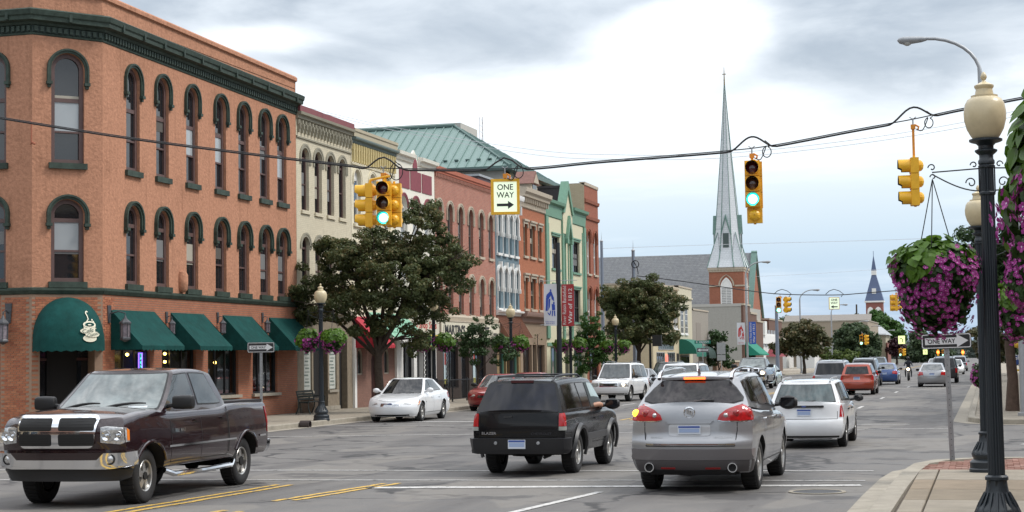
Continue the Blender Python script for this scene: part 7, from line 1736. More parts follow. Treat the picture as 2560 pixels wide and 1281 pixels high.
for fz in (0,1):
 e = MB(); T = (lambda p: Vector(p)) if fz == 0 else (lambda p: Vector((-p[1],p[0],p[2])))
 g1 = gothic(1.40,zl0,zl1,zl2); g0 = gothic(1.12,zl0 + .1,zl1,zl2 - .2)
 e.grid([[T((x,-tw - .02,z)) for x,z in g1],[T((x,-tw - .10,z)) for x,z in g1],[T((x,-tw - .10,z)) for x,z in g0],[T((x,-tw + .05,z)) for x,z in g0]],close=True)
 e.face([T((x,-tw - .05,z)) for x,z in g0])
 lv_ = e.build('louvre_frame',wh,ch)
 q = MB(); q.box(-.56,-.04,-.10,-.05,-.03,.03); q.box(.04,.56,-.10,-.05,-.03,.03)
 me = q.mesh('louvre',mat('louvre_slat_grey',(.25,.25,.25),.7))  # slats in one even mid grey, darker than the frame
 for k in range(10):
  o = place('louvre',me,lv_,loc=T((0,-tw - .0,zl0 + .25 + k * (zl1 - zl0 - .1) / 10)),rz=0 if fz == 0 else R(90))
 hm = MB(); g2 = [(x * 1.25,z + .35) for x,z in gothic(1.5,zl1 - .1,zl1,zl2)]; g3 = [(x * 1.1,z + .30) for x,z in gothic(1.4,zl1 - .1,zl1,zl2)]
 hm.grid([[T((x,-tw,z)) for x,z in g2],[T((x,-tw - .10,z)) for x,z in g2],[T((x,-tw - .10,z)) for x,z in g3],[T((x,-tw,z)) for x,z in g3]])
 for s_ in (-1,1):
  pts = sorted((s_ * tw,s_ * 1.0)); hm.v += []; hm.obox(T(((pts[0] + pts[1]) / 2,-tw - .05,zl1 + .25)),T((1,0,0)) ,T((0,1,0)),Vector((0,0,1)),(pts[1] - pts[0]) / 2,.05,.09)
 hm.build('hood_moulding',stn,ch)
z0,z1,z2 = zt + .25,zb(580),zb(207); s0 = 2.35
def ringp(r_,z,sq=0.0,n=8):
 out = []
 for k in range(8):
  a = math.pi / 8 + math.pi / 4 * k; c_,s_ = math.cos(a),math.sin(a); m = max(abs(c_),abs(s_)); rr = r_ / math.cos(math.pi / 8) * ((1 - sq) + sq * math.cos(math.pi / 8) / m * 1.0)
  out.append((rr * c_,rr * s_,z))
 return out
sp = MB(); prof = [(2.3,z0,1.0),(1.95,z0 + .9,.65),(1.68,z0 + 2.0,.25),(1.52,z0 + 3.2,0),(1.36,z1 + .2,0),(.60,z0 + (z2 - z0) * .62,0),(.02,z2,0)]
sp.grid([[Vector(p) for p in ringp(r_,z,sq)] for r_,z,sq in prof],close=True); sp.build('spire',spw,ch)
rb = MB()
for k in range(8): rb.tube([Vector(ringp(r_ + .02,z,sq)[k]) for r_,z,sq in prof],[.07,.06,.055,.05,.05,.035,.02],5)
rb.build('spire_rib',cpr,ch)
for k in range(4):          # corner broaches and gabled louvre lights
 a = R(45 + 90 * k); u = Vector((math.cos(a),math.sin(a),0)); w = Vector((-u.y,u.x,0)); q = MB(); b0 = u * 3.15;
 q.face([b0 + Vector((0,0,z0)),u * 2.0 + w * 1.15 + Vector((0,0,z0)),u * 1.45 + Vector((0,0,z0 + 4.2))]); q.face([b0 + Vector((0,0,z0)),u * 1.45 + Vector((0,0,z0 + 4.2)),u * 2.0 - w * 1.15 + Vector((0,0,z0))]); q.build('broach',spw,ch)
 q = MB(); q.tube([b0 + Vector((0,0,z0)),u * 1.5 + Vector((0,0,z0 + 4.2))],.05,5); q.build('broach_rib',cpr,ch)
 a = R(90 * k); T = lambda p,a=a: Vector((p[0] * math.cos(a) - p[1] * math.sin(a),p[0] * math.sin(a) + p[1] * math.cos(a),p[2]))
 zz = zb(622); q = MB(); q.prism([(-.50,zz),(.50,zz),(.50,zz + 1.9),(0,zz + 3.6),(-.50,zz + 1.9)],-1.62,-.9,T=T); q.build('spire_light',spw,ch)
 q = MB(); q.prism([(-.34,zz + .05),(.34,zz + .05),(.34,zz + 1.75),(-.34,zz + 1.75)],-1.68,-1.6,T=T); q.build('spire_louvre',mat('louvre_dark_green',(.06,.085,.08),.6),ch)
 q = MB(); q.prism([(-.62,zz + 1.7),(-.5,zz + 1.7),(0,zz + 3.5),(.5,zz + 1.7),(.62,zz + 1.7),(0,zz + 4.0)],-1.72,-1.0,T=T); q.build('spire_gable',cpr,ch)
q = MB(); q.tube([(0,0,z2 - .3),(0,0,z2 + 1.9)],[.09,.03],6); q.box(-.22,.22,-.03,.03,z2 + 1.0,z2 + 1.1); q.lathe([(.001,-.12),(.11,0),(.001,.12)],(0,0,z2 + .35),seg=8); q.build('cross',mat('dull_gold',(.22,.16,.07),.5,metal=.5),ch)
zr,ze = PY(1600,641,CY_ + 9).z,4.0; gxr = PY(1888,640,CY_ + 9).x - CX_; gxl = PY(1500,640,CY_ + 9).x - CX_ - 3
mb = MB(); yf,yb_,ym = 1.5,17.0,9.2
mb.face([(gxl,yf,ze),(gxr,yf,ze),(gxr,ym,zr),(gxl,ym,zr)]); mb.face([(gxl,yb_,ze),(gxr,yb_,ze),(gxr,ym,zr),(gxl,ym,zr)]); mb.box(gxl,gxr,yf,yf + .1,0,ze); mb.build('nave_roof',slate,ch)
mb = MB(); mb.prism([(1.6,0),(17,0),(17,ze),(9.2,zr - .1),(1.6,ze)],gxr - .6,gxr - .1,T=lambda p: Vector((p[1],p[0],p[2]))); mb.build('gable_wall',cbr,ch)
q = MB(); q.obox((gxr - .15,(yf + ym) / 2,(ze + zr) / 2),Vector((1,0,0)),Vector((0,ym - yf,zr - ze)).normalized(),Vector((0,-(zr - ze),ym - yf)).normalized(),.35,math.hypot(ym - yf,zr - ze) / 2 + .2,.14); q.build('verge_board',cpr,ch)
q = MB(); q.obox((gxr - .15,(yb_ + ym) / 2,(ze + zr) / 2),Vector((1,0,0)),Vector((0,ym - yb_,zr - ze)).normalized(),Vector((0,(zr - ze),yb_ - ym)).normalized(),.35,math.hypot(ym - yf,zr - ze) / 2 + .2,.14); q.build('verge_board',cpr,ch)
q = MB(); q.prism([(5,0),(6.4,0),(6.4,7.6),(5.7,9.0),(5,7.6)],gxr - .12,gxr - .04,T=lambda p: Vector((p[1],p[0],p[2]))); q.build('gable_window',M_['pane'],ch)
# ---- small buildings right of the church
ww_ = mat('white_boarding',(.60,.60,.58),.7,var=.04)
def far_block(px0,px1,pytop,Y,D,m,label,facade='x',**kw):
 """block whose camera-side wall spans two photo pixels at depth Y"""
 xa,xb = PY(px0,850,Y).x,PY(px1,850,Y).x; h = PY((px0 + px1) / 2,pytop,Y).z
 t = empty(kw.get('name','building'),(xa,Y,0),0,label,'building'); mb = MB(); mb.box(0,xb - xa,0,D,0,h); mb.build('wall',m,t); mb = MB(); mb.box(-.1,xb - xa + .1,-.1,D + .1,h,h + .2); mb.build('coping',kw.get('cap',t4),t); return t,xb - xa,h
t,w,h = far_block(1880,1903,838,196,14,ww_,'white boarded shop with a stepped front corner beside the maroon awning',cap=wh)
mb = MB(); mb.box(w,w + .15,0,14,h - 1.0,h); mb.box(w - .2,w + .4,.5,2.5,h,h + 1.6); mb.build('cornice',wh,t)
for k in range(5): q = MB(); q.box(w + .02,w + .08,1 + k * 2.6,2.6 + k * 2.6,3.2,5.2); q.build('window',M_['galv'],t)
t,w,h = far_block(1893,1923,800,212,14,dbr,'red brown brick shop with tan cornice right of the white boarded shop')
mb = MB(); mb.box(-.1,w + .5,-.4,14,h - 2.6,h - 2.2); mb.build('cornice',t4,t)
mb = MB(); mb.face([(-2.0,-12,2.2),(w + 2.4,-12,2.0),(w - .2,-3,4.4),(-2.2,-3,4.4)]); mb.face([(w + 2.4,-12,2.0),(w + 2.4,0,2.0),(w - .2,-3,4.4)]); mb.build('awning',mat('maroon_canvas',(.17,.012,.022),.8,var=.1),t)
t,w,h = far_block(1945,2170,805,300,30,mat('tan_far_brick',(.30,.25,.19),.9,var=.08),'long low hall with a pale weathered roof behind the roadside trees',cap=M_['kerbm'])
mb = MB(); zr_ = PY(2060,805,312).z; mb.face([(0,-2,h - 5),(w,-2,h - 5),(w,12,h + 1.5),(0,12,h + 1.5)]); mb.face([(0,-2,h - 5),(0,12,h + 1.5),(0,26,h - 5)]); mb.build('roof',mat('weathered_grey_roof',(.22,.20,.18),.85,var=.15,streak=.5),t)
t,w,h = far_block(1990,2035,862,262,10,ww_,'white house with dark windows glimpsed under the bronze tree',cap=wh)
for k in range(3): q = MB(); q.box(.5 + k * .95,1.0 + k * .95,-.05,0,1.8,3.4); q.build('window',M_['dark'],t)
t,w,h = far_block(1925,1965,862,268,10,ww_,'white building glimpsed at the left of the bronze tree',cap=wh)
t,w,h = far_block(2060,2092,850,275,8,ww_,'white gabled house behind the bronze roadside tree',cap=wh)
t,w,h = far_block(2094,2100,855,270,6,mat('dull_red_wall',(.30,.05,.04),.9),'narrow red panel beside the dark roadside tree',cap=wh)
CY2 = 420.0; c2 = empty('church',(PY(2188,800,CY2).x,CY2,0),0,'distant brick church tower with a blue slate steeple','church')
z_ = lambda py: PY(2188,py,CY2).z
hw = (PY(2210,800,CY2).x - PY(2168,800,CY2).x) / 2; blu = mat('blue_slate',(.085,.115,.20),.7,var=.12)
mb = MB(); mb.box(-hw,hw,-hw,hw,0,z_(757)); mb.build('tower',mat('distant_brick',(.25,.10,.08),.9),c2)
mb = MB(); mb.box(-hw - .3,hw + .3,-hw - .3,hw + .3,z_(757),z_(753)); mb.build('tower_cornice',wh,c2)
mb = MB(); f4 = lambda r_,z: [(-r_,-r_,z),(r_,-r_,z),(r_,r_,z),(-r_,r_,z)]
mb.grid([f4(hw + .2,z_(753)),f4(hw * .78,z_(728)),f4(hw * .26,z_(688))],close=True); mb.build('steeple',blu,c2)
mb = MB(); mb.grid([f4(hw * .30,z_(688)),f4(hw * .30,z_(677))],close=True); mb.face(f4(hw * .30,z_(677))); mb.build('lantern_stage',wh,c2)
mb = MB(); mb.grid([f4(hw * .30,z_(677)),f4(.02,z_(638))],close=True); mb.tube([(0,0,z_(640)),(0,0,z_(628))],.06,4); mb.build('steeple_tip',blu,c2)
for s_ in (-1,1):
 q = MB(); g_ = gothic(hw * .72,z_(795),z_(778),z_(768)); q.prism([(x + s_ * hw * .46,z) for x,z in g_],-hw - .15,-hw); q.build('louvre_window',wh,c2)
q = MB(); q.box(-.5,.5,-hw * .9,-hw * .6,z_(735),z_(722)); q.build('steeple_dormer',wh,c2)
mb = MB(); mb.box(-hw,hw + 1.5,-hw - 12,-hw - 8,0,z_(822)); mb.build('porch_wall',mat('beige_far',(.42,.37,.28),.9),c2)
t,w,h = far_block(2178,2214,838,330,16,mat('beige_hall',(.40,.36,.27),.9),'small beige hall with a grey roof in front of the distant church tower',cap=M_['galv'])
mb = MB(); mb.face([(-.5,-.5,h),(w + .5,-.5,h),(w * .6,6,h + 1.7),(w * .4,6,h + 1.7)]); mb.face([(w + .5,-.5,h),(w + .5,16,h),(w * .6,6,h + 1.7)]); mb.build('roof',M_['galv'],t)
mb = MB(); mb.box(w + .05,w + .3,.3,12,0,h * .75); mb.build('end_wall',mat('distant_brick',(.25,.10,.08),.9),t)
# ================================================================ STREET FURNITURE
lampblk = mat('lamp_post_black',(.014,.020,.026),.38,spec=.5,bump=.1,bscale=60); globem = mat('lamp_globe',(.56,.47,.30),.32,spec=.5,var=.10,vscale=6)
def lamp_meshes():
 b = MB()
 b.lathe([(.30,0),(.30,.05),(.285,.07),(.285,.17),(.26,.20),(.225,.22),(.225,.24),(.245,.27),(.25,.31),(.225,.36),(.17,.42),(.135,.50),(.118,.58),(.112,.64)],seg=32)
 for k in range(16):
  a = 2 * math.pi * k / 16; b.tube([((.245 - .02 * 0) * math.cos(a),.245 * math.sin(a),.30),(.20 * math.cos(a),.20 * math.sin(a),.40),(.135 * math.cos(a),.135 * math.sin(a),.52)],[.016,.016,.012],5)
 b.lathe([(.112,.64),(.128,.65),(.128,.68),(.105,.70)],seg=24)
 s = MB(); rows = []
 for z,r_ in ((.69,.094),(2.4,.083),(4.02,.075)):
  rows.append([((r_ - (.010 if k % 3 == 2 else 0)) * math.cos(2 * math.pi * k / 48),(r_ - (.010 if k % 3 == 2 else 0)) * math.sin(2 * math.pi * k / 48),z) for k in range(48)])
 s.grid(rows,close=True)
 cpt = MB(); cpt.lathe([(.075,3.98),(.092,4.0),(.092,4.03),(.078,4.05),(.078,4.09),(.11,4.115),(.125,4.13),(.125,4.145),(.085,4.16),(.085,4.19),(.11,4.215),(.165,4.23),(.185,4.24),(.185,4.26),(.15,4.27)],seg=28)
 g = MB(); g.lathe([(.135,4.26),(.165,4.30),(.205,4.37),(.232,4.47),(.236,4.55),(.220,4.64),(.190,4.69),(.150,4.71),(.150,4.73),(.105,4.735),(.098,4.77),(.092,4.80),(.108,4.82),(.108,4.84),(.07,4.86),(.03,4.88),(.001,4.885)],seg=32)
 f = MB(); f.lathe([(.028,4.88),(.018,4.895),(.034,4.92),(.036,4.94),(.02,4.975),(.001,4.99)],seg=12)
 return b.mesh('base',lampblk,smooth=35),s.mesh('shaft',lampblk,smooth=50),cpt.mesh('collar',lampblk,smooth=35),g.mesh('lamp_globe',globem,smooth=40),f.mesh('finial',globem,smooth=35)
LM = lamp_meshes()
def hook_arm(mb,sgn,z=3.93,L=.52):
 """scrolled hanger: straight top rod, curved brace below, little spirals at the ends"""
 x0 = .085
 mb.tube([(sgn * x0,0,z - .24),(sgn * x0,0,z + .05)],.009,5)
 mb.tube([(sgn * x0,0,z + .02),(sgn * (x0 + L),0,z + .0)],.008,5)
 mb.tube([(sgn * (x0 + L * (1 - t)),0,z - .02 - .20 * math.sin(t * 1.5)) for t in [k / 10 for k in range(11)]],.008,5)
 for cx,cz,r0,tt in ((x0 + L,z + .05,.045,5.5),(x0 + .055,z + .06,.04,5.5),(x0 + .09,z - .13,.06,6.5),(x0 + L - .01,z - .05,.035,5.0)):
  mb.tube([(sgn * (cx + r0 * (1 - k / 16 * .7) * math.cos(tt * k / 16)),0,cz + r0 * (1 - k / 16 * .7) * math.sin(tt * k / 16)) for k in range(17)],.007,4,caps=False)
def lamp(loc,label,sc=1.0,arms=True,rz=0.0):
 t = empty('street_lamp',loc,rz,label,'street lamp','globe street lamps with flower baskets'); t.scale = (sc,) * 3
 for nm,me in zip(('base','shaft','collar','lamp_globe','finial'),LM): place(nm,me,t)
 if arms:
  for s_ in (-1,1):
   mb = MB(); hook_arm(mb,s_); mb.build('basket_arm',lampblk,t)
  mb = MB(); mb.lathe([(.08,3.95),(.09,3.96),(.09,3.98),(.08,3.99)],seg=20); mb.lathe([(.08,3.66),(.09,3.67),(.09,3.69),(.08,3.70)],seg=20); mb.build('clamp',lampblk,t)
 return t
# ---- hanging flower baskets
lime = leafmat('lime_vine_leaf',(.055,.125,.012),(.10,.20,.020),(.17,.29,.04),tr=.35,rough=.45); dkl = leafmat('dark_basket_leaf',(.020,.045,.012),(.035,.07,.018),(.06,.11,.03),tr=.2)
pet = leafmat('magenta_petal',(.24,.020,.17),(.38,.045,.27),(.52,.12,.40),tr=.2,rough=.6); peye = mat('petal_eye',(.62,.45,.62),.6)
def leaf_me(s,name,m):
 q = MB(); w = s * .55; pts = [(0,0,0),(w * .75,s * .10,.03 * s),(w,s * .38,.02 * s),(w * .62,s * .70,-.03 * s),(0,s,-.12 * s),(-w * .62,s * .70,-.03 * s),(-w,s * .38,.02 * s),(-w * .75,s * .10,.03 * s)]
 c_ = (0,s * .4,-.06 * s)
 for i in range(8): q.face([c_,pts[i],pts[(i + 1) % 8]])
 return q.mesh(name,m)
def flower_me(s,name):
 q = MB();
 for k in range(5):
  a0,a1,am = 2 * math.pi * (k - .46) / 5,2 * math.pi * (k + .46) / 5,2 * math.pi * k / 5
  q.face([(0,0,-.3 * s),(s * .75 * math.cos(a0),s * .75 * math.sin(a0),0),(s * math.cos(am - .3),s * math.sin(am - .3),.06 * s),(s * math.cos(am + .3),s * math.sin(am + .3),.06 * s),(s * .75 * math.cos(a1),s * .75 * math.sin(a1),0)])
 q.mat(1); q.face([(s * .2 * math.cos(t),s * .2 * math.sin(t),-.12 * s) for t in [2 * math.pi * k / 6 for k in range(6)]]); return q.mesh(name,[pet,peye])
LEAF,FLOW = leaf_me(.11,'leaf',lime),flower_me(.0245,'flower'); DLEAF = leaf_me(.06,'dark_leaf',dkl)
def me_data(me): return np.array([v.co for v in me.vertices]),[tuple(p.vertices) for p in me.polygons],[p.material_index for p in me.polygons]
def frame_for(n,up,tilt,spin):
 n = n.normalized(); y = (up - n * up.dot(n)); y = y.normalized() if y.length > 1e-3 else Vector((1,0,0)); x = y.cross(n)
 m = Matrix((x,y,n)).transposed(); return m @ Matrix.Rotation(spin,3,'Z') @ Matrix.Rotation(tilt,3,'X')
def scatter(mb,data,mats):
 vs,fs,ms = data
 for M4 in mats:
  b = len(mb.v); mb.v += [tuple(M4 @ Vector(v)) for v in vs]
  for f,k in zip(fs,ms): mb.f.append([b + i for i in f]); mb.m.append(k)
def basket(parent_pos,rng_,label,lean_=(-.5,-.35,.8),rx=.52,rz_=.50,near=False,sc=1.0,drop=.0,lime_cut=.45,hang=.55,wild=0.0,n_l=None,n_f=None):
 """hanging ball of vine leaves and petunias below parent_pos (the hook)"""
 t = empty('flower_basket',parent_pos,0,label,'flower basket','hanging flower baskets'); t.scale = (sc,) * 3
 c0 = Vector((0,0,-hang - rz_)); L_ = Vector(lean_).normalized(); RN = random.Random(rng_)
 mb = MB()
 for k in range(3): a = 2 * math.pi * k / 3 + .4; mb.tube([(0,0,-.03),(.22 * math.cos(a),.22 * math.sin(a),-hang - .22)],.005,4)
 mb.build('chain',M_['black'],t)
 mb = MB(); mb.lathe([(.001,-.2),(.15,-.17),(.24,-.05),(.26,.1),(.24,.1)],tuple(c0 + Vector((0,0,.08))),seg=16); mb.build('liner',mat('coir_liner',(.05,.035,.02),.95),t,smooth=True)
 def rad(d):                    # lumpy outline: fuller below, trailing
  s_ = 1 + .10 * math.sin(3 * math.atan2(d.y,d.x) + rng_) + .08 * math.sin(5 * d.z + rng_ * 2) + .06 * math.sin(7 * math.atan2(d.y,d.x) + 4 * d.z)
  return Vector((d.x * rx * s_,d.y * rx * s_,d.z * rz_ * s_ * (1.12 if d.z < 0 else 1.0)))
 def rdir():
  while True:
   d = Vector((RN.uniform(-1,1),RN.uniform(-1,1),RN.uniform(-1,1)))
   if .05 < d.length < 1: return d.normalized()
 nl,nf,nd = (n_l or 430),(n_f or 850),(5200 if near else 420)
 if not near: nl,nf = n_l or 260,n_f or 200
 Lm,Fm,Dm = [],[],[]
 for _ in range(nd):
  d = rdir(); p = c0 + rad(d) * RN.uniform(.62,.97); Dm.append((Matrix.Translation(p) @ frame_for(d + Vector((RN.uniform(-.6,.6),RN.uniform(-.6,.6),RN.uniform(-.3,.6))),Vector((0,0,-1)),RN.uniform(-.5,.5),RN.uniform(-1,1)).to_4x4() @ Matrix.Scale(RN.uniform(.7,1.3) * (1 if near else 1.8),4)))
 k = 0
 while k < nl:
  d = rdir()
  if d.dot(L_) < lime_cut + RN.uniform(-.12,.1) + .18 * math.sin(4 * math.atan2(d.y,d.x)):
   continue
  k += 1; p = c0 + rad(d) * RN.uniform(.90,1.08)
  Lm.append(Matrix.Translation(p) @ frame_for(d + Vector((RN.uniform(-.35,.35),RN.uniform(-.35,.35),RN.uniform(.0,.5))),Vector((0,0,-1)),RN.uniform(-.55,.1),RN.uniform(-.7,.7)).to_4x4() @ Matrix.Scale(RN.uniform(.65,1.15) * (1 if near else 1.25),4))
 k = 0
 while k < nf:
  d = rdir()
  if d.dot(L_) > lime_cut + RN.uniform(-.1,.12) + .18 * math.sin(4 * math.atan2(d.y,d.x)) or d.z > .75: continue
  if RN.random() > .35 + .65 * (.5 + .5 * math.sin(3.1 * math.atan2(d.y,d.x) + 6 * d.z + rng_)): continue
  k += 1; p = c0 + rad(d) * RN.uniform(.97,1.08)
  Fm.append(Matrix.Translation(p) @ frame_for(d + Vector((RN.uniform(-.4,.4),RN.uniform(-.4,.4),RN.uniform(-.3,.5))),Vector((0,0,1)),0,RN.uniform(0,6)).to_4x4() @ Matrix.Scale(RN.uniform(.75,1.2) * (1 if near else 1.9),4))
 def emit(me,name,mats,mt,lim):
  M0 = t.matrix_world.copy()
  for m4 in mats[:lim]:
   o = bpy.data.objects.new(name,me); COL.objects.link(o); o.parent = t; o.matrix_local = m4
  if mats[lim:]:
   q = MB(); scatter(q,me_data(me),mats[lim:]); o = q.build(name if lim else name + '_cover',mt,t); o['kind'] = 'stuff'
 camd = (Vector((0,0,2)) - Vector(parent_pos)).normalized()
 if near:
  Lm.sort(key=lambda m: -(m.to_translation() - c0).dot(camd)); Fm.sort(key=lambda m: -(m.to_translation() - c0).dot(camd))
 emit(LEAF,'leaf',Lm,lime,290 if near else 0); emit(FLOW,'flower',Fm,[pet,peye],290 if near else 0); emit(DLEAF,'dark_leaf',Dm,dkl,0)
 return t
LS = .905
n1p = G(2497,1355,.15); n2p = G(2468,1180,.15)
lamp(n1p,'nearest black fluted street lamp, full height at the right edge',sc=LS).scale = (.875,.875,.935)
lamp(n2p,'black street lamp directly behind the nearest one, its globe peeking out left',sc=LS)
ax = (.085 + .52) * LS; hkz = 3.89 * LS
basket(n1p + Vector((-ax + .02,0,3.89 * .935)),3,'big flower basket of lime leaves and magenta petunias left of the nearest lamp',near=True,rx=.40,rz_=.43,hang=.62,lean_=(-.35,-.1,1.0),lime_cut=.52)
basket(n1p + Vector((ax,0,3.89 * .935)),8,'flower basket right of the nearest lamp, cut by the photo edge',near=True,rx=.42,rz_=.43,hang=.55,lean_=(.6,.3,.8),lime_cut=.6)
q = CAM + _ray(3205,1000) * 6.5; n0 = Vector((q.x,q.y,.15)); lamp(n0,'black street lamp closest to the viewer, just outside the right edge',sc=LS)
basket(n0 + Vector((-ax,0,hkz)),5,'closest flower basket with large lime leaves filling the upper right corner',near=True,rx=.42,rz_=.43,hang=.55,lean_=(-.3,-.15,1),lime_cut=.18)
basket(n2p + Vector((ax,0,hkz)),12,'flower basket behind the nearest lamp post on its right',rx=.42,rz_=.43,hang=.55,lean_=(.3,-.3,.9))
lampL = [(805,1050,'street lamp before the salmon building between two purple flower baskets'),None]
XL = -21.15
def lampY(px): return PX(px,900,XL).y
for i,(px,lb) in enumerate(((805,'street lamp on the left pavement in front of the menu board shop'),(1085,'street lamp whose globe is hidden in the big street tree'),(1278,'street lamp in front of the brown metal mansard of the blue building'),(1427,'street lamp half hidden behind the red banner'),(1540,'street lamp in front of the second street tree'),(1626,'dark lamp post beneath the second street tree'))):
 y = lampY(px) if px != 805 else 51.71
 p = Vector((XL,y,.13)); lamp(p,lb,sc=LS,rz=R(-18))
 if px == 1626: continue
 for s_,sn in ((-1,'left'),(1,'right')):
  c_,s2 = math.cos(R(-18)),math.sin(R(-18))
  basket(p + Vector((s_ * ax * c_,s_ * ax * s2,hkz)),i * 7 + s_ + 2,'small flower basket hanging on the %s of the %s' % (sn,lb.split(' in ')[0].split(' on ')[0] if i != 0 else 'menu board shop lamp') if False else
   ['small purple flower basket hanging %s of the lamp before the menu board shop','small flower basket hanging %s of the lamp under the big street tree','small flower basket hanging %s of the lamp before the blue building','small flower basket hanging %s of the lamp behind the red banner','small flower basket hanging %s of the lamp by the second street tree'][i] % sn,
   rx=.42,rz_=.37,hang=.54,sc=.95,lean_=(.25 * s_,-.4,.85),lime_cut=.25 if i else .35,n_f=230 if i == 0 else 110)
# ---- road signs
blk = mat('sign_black',(.018,.018,.02),.45); wht = mat('sign_white',(.66,.67,.68),.45)
def arrow_sign(root,w,h,flip=1,txt=True,T=None):
 """ONE WAY plate: black field, white border and arrow with black words (local x across, y towards viewer is minus)"""
 b = MB(); b.prism(rpoly(-w / 2,w / 2,-h / 2,h / 2,.04),-.004,.004); pl = b.build('plate',blk,root)
 o = [(x,z) for x,z in rpoly(-w / 2 + .012,w / 2 - .012,-h / 2 + .012,h / 2 - .012,.035)]; i = [(x,z) for x,z in rpoly(-w / 2 + .027,w / 2 - .027,-h / 2 + .027,h / 2 - .027,.025)]
 q = MB(); q.grid([[(x,-.006,z) for x,z in o],[(x,-.006,z) for x,z in i]],close=True); q.build('border',wht,pl)
 s = w / .91; q = MB(); q.face([(flip * x * s,-.006,z * s) for x,z in ((-.385,-.062),(.19,-.062),(.19,-.12),(.40,0),(.19,.12),(.19,.062),(-.385,.062))]); q.build('arrow',wht,pl)
 q = MB(); put_text(q,'ONE WAY',lambda u,v: (u - .085 * s * flip,-.009,v),.50 * s,.085 * s,bold=.02); q.build('lettering',blk,pl)
 return pl
def upost(root,h,m=None):
 q = MB(); q.box(-.028,.028,0,.006,0,h); q.box(-.034,-.028,-.02,.006,0,h); q.box(.028,.034,-.02,.006,0,h); q.box(-.045,-.034,-.022,-.016,0,h); q.box(.034,.045,-.022,-.016,0,h); q.build('post',m or M_['galv'],root)
 q = MB()
 for k in range(int(h / .1)): q.box(-.006,.006,-.003,-.0005,.05 + k * .1,.062 + k * .1)
 q.build('post_hole',M_['dark'],root)
p = G(2381,1150,.15); sg = empty('one_way_sign',p,R(3),'black one way sign with white arrow on a galvanised post by the corner kerb','road sign')
sg.rotation_euler = (0,R(-1.2),R(3)); ht = PY(2368,853,p.y).z - .15; upost(sg,ht + .16)
h_ = bpy.data.objects.new('sign_head',None); COL.objects.link(h_); h_.parent = sg; h_.location = (0,-.03,ht); arrow_sign(h_,.86,.27)
for ch_ in list(h_.children):
 m = Matrix.Translation(h_.location) @ ch_.matrix_local; ch_.parent = sg; ch_.matrix_local = m
bpy.data.objects.remove(h_)
p = G(653,1033,.13); p = Vector((-22.6,PX(653,900,-22.6).y,.13)); ht = PX(653,869,-22.6).z - .13; sg = empty('one_way_sign',p,R(14),'small one way sign on a post before the fourth green awning','road sign'); upost(sg,ht + .17)
h_ = arrow_sign(sg,.88,.33); h_.location = (0,-.03,ht)
p = Vector((-21.3,129.4,.13)); z1 = PY(1755,860,129.4).z; z2 = PY(1755,875,129.4).z; p.x = PY(1757,880,129.4).x
sg = empty('street_name_sign',p,R(15),'green street name sign above a one way arrow pointing left at the next crossing','road sign')
q = MB(); q.tube([(0,0,0),(0,0,z1)],.035,8); q.build('post',M_['galv'],sg)
q = MB(); q.box(-.62,.62,-.01,.01,z1 - .12,z1 + .12); pl = q.build('name_plate',mat('street_sign_green',(.01,.17,.12),.5),sg); q = MB(); put_text(q,'E. FRONT',lambda u,v: (u,-.014,z1 + v),1.0,.13,bold=.02); q.build('lettering',wht,pl)
h_ = arrow_sign(sg,.95,.33,flip=-1); h_.location = (0,-.05,z2 - .15)
q = G(1802,925); yy = 150; x_ = PY(1803,880,yy).x; sg = empty('blank_sign_back',(x_,yy,.13),R(10),'two plain grey sign backs on one post beyond the street name sign','road sign')
q = MB(); q.tube([(0,0,0),(0,0,3.1)],.035,6); q.build('post',M_['galv'],sg); q = MB(); q.box(-.38,.38,-.05,-.04,2.15,3.2); q.build('upper_plate',M_['galv'],sg); q = MB(); q.box(-.38,.38,-.05,-.04,1.6,2.1); q.build('lower_plate',M_['galv'],sg)
yy = 62; x_ = PY(2462,860,yy).x; sg = empty('parking_sign',(x_,yy,.15),R(2),'white regulatory sign with a blue plate below, half hidden behind the nearest lamp','road sign')
q = MB(); q.tube([(0,0,0),(0,0,PY(2462,842,yy).z)],.03,6); q.build('post',M_['galv'],sg)
za,zb_ = PY(2462,886,yy).z,PY(2462,840,yy).z; q = MB(); q.prism(rpoly(-.24,.30,za - .15,zb_ - .15,.04),-.05,-.04); pl = q.build('plate',wht,sg); q = MB(); put_text(q,'ONLY',lambda u,v: (u - .06,-.056,za - .02 + v),.30,.09,bold=.02); q.build('lettering',blk,pl)
q = MB(); q.prism(rpoly(-.16,.12,za - .62,za - .22,.03),-.05,-.04); q.build('blue_plate',mat('sign_blue',(.02,.12,.42),.5),sg)
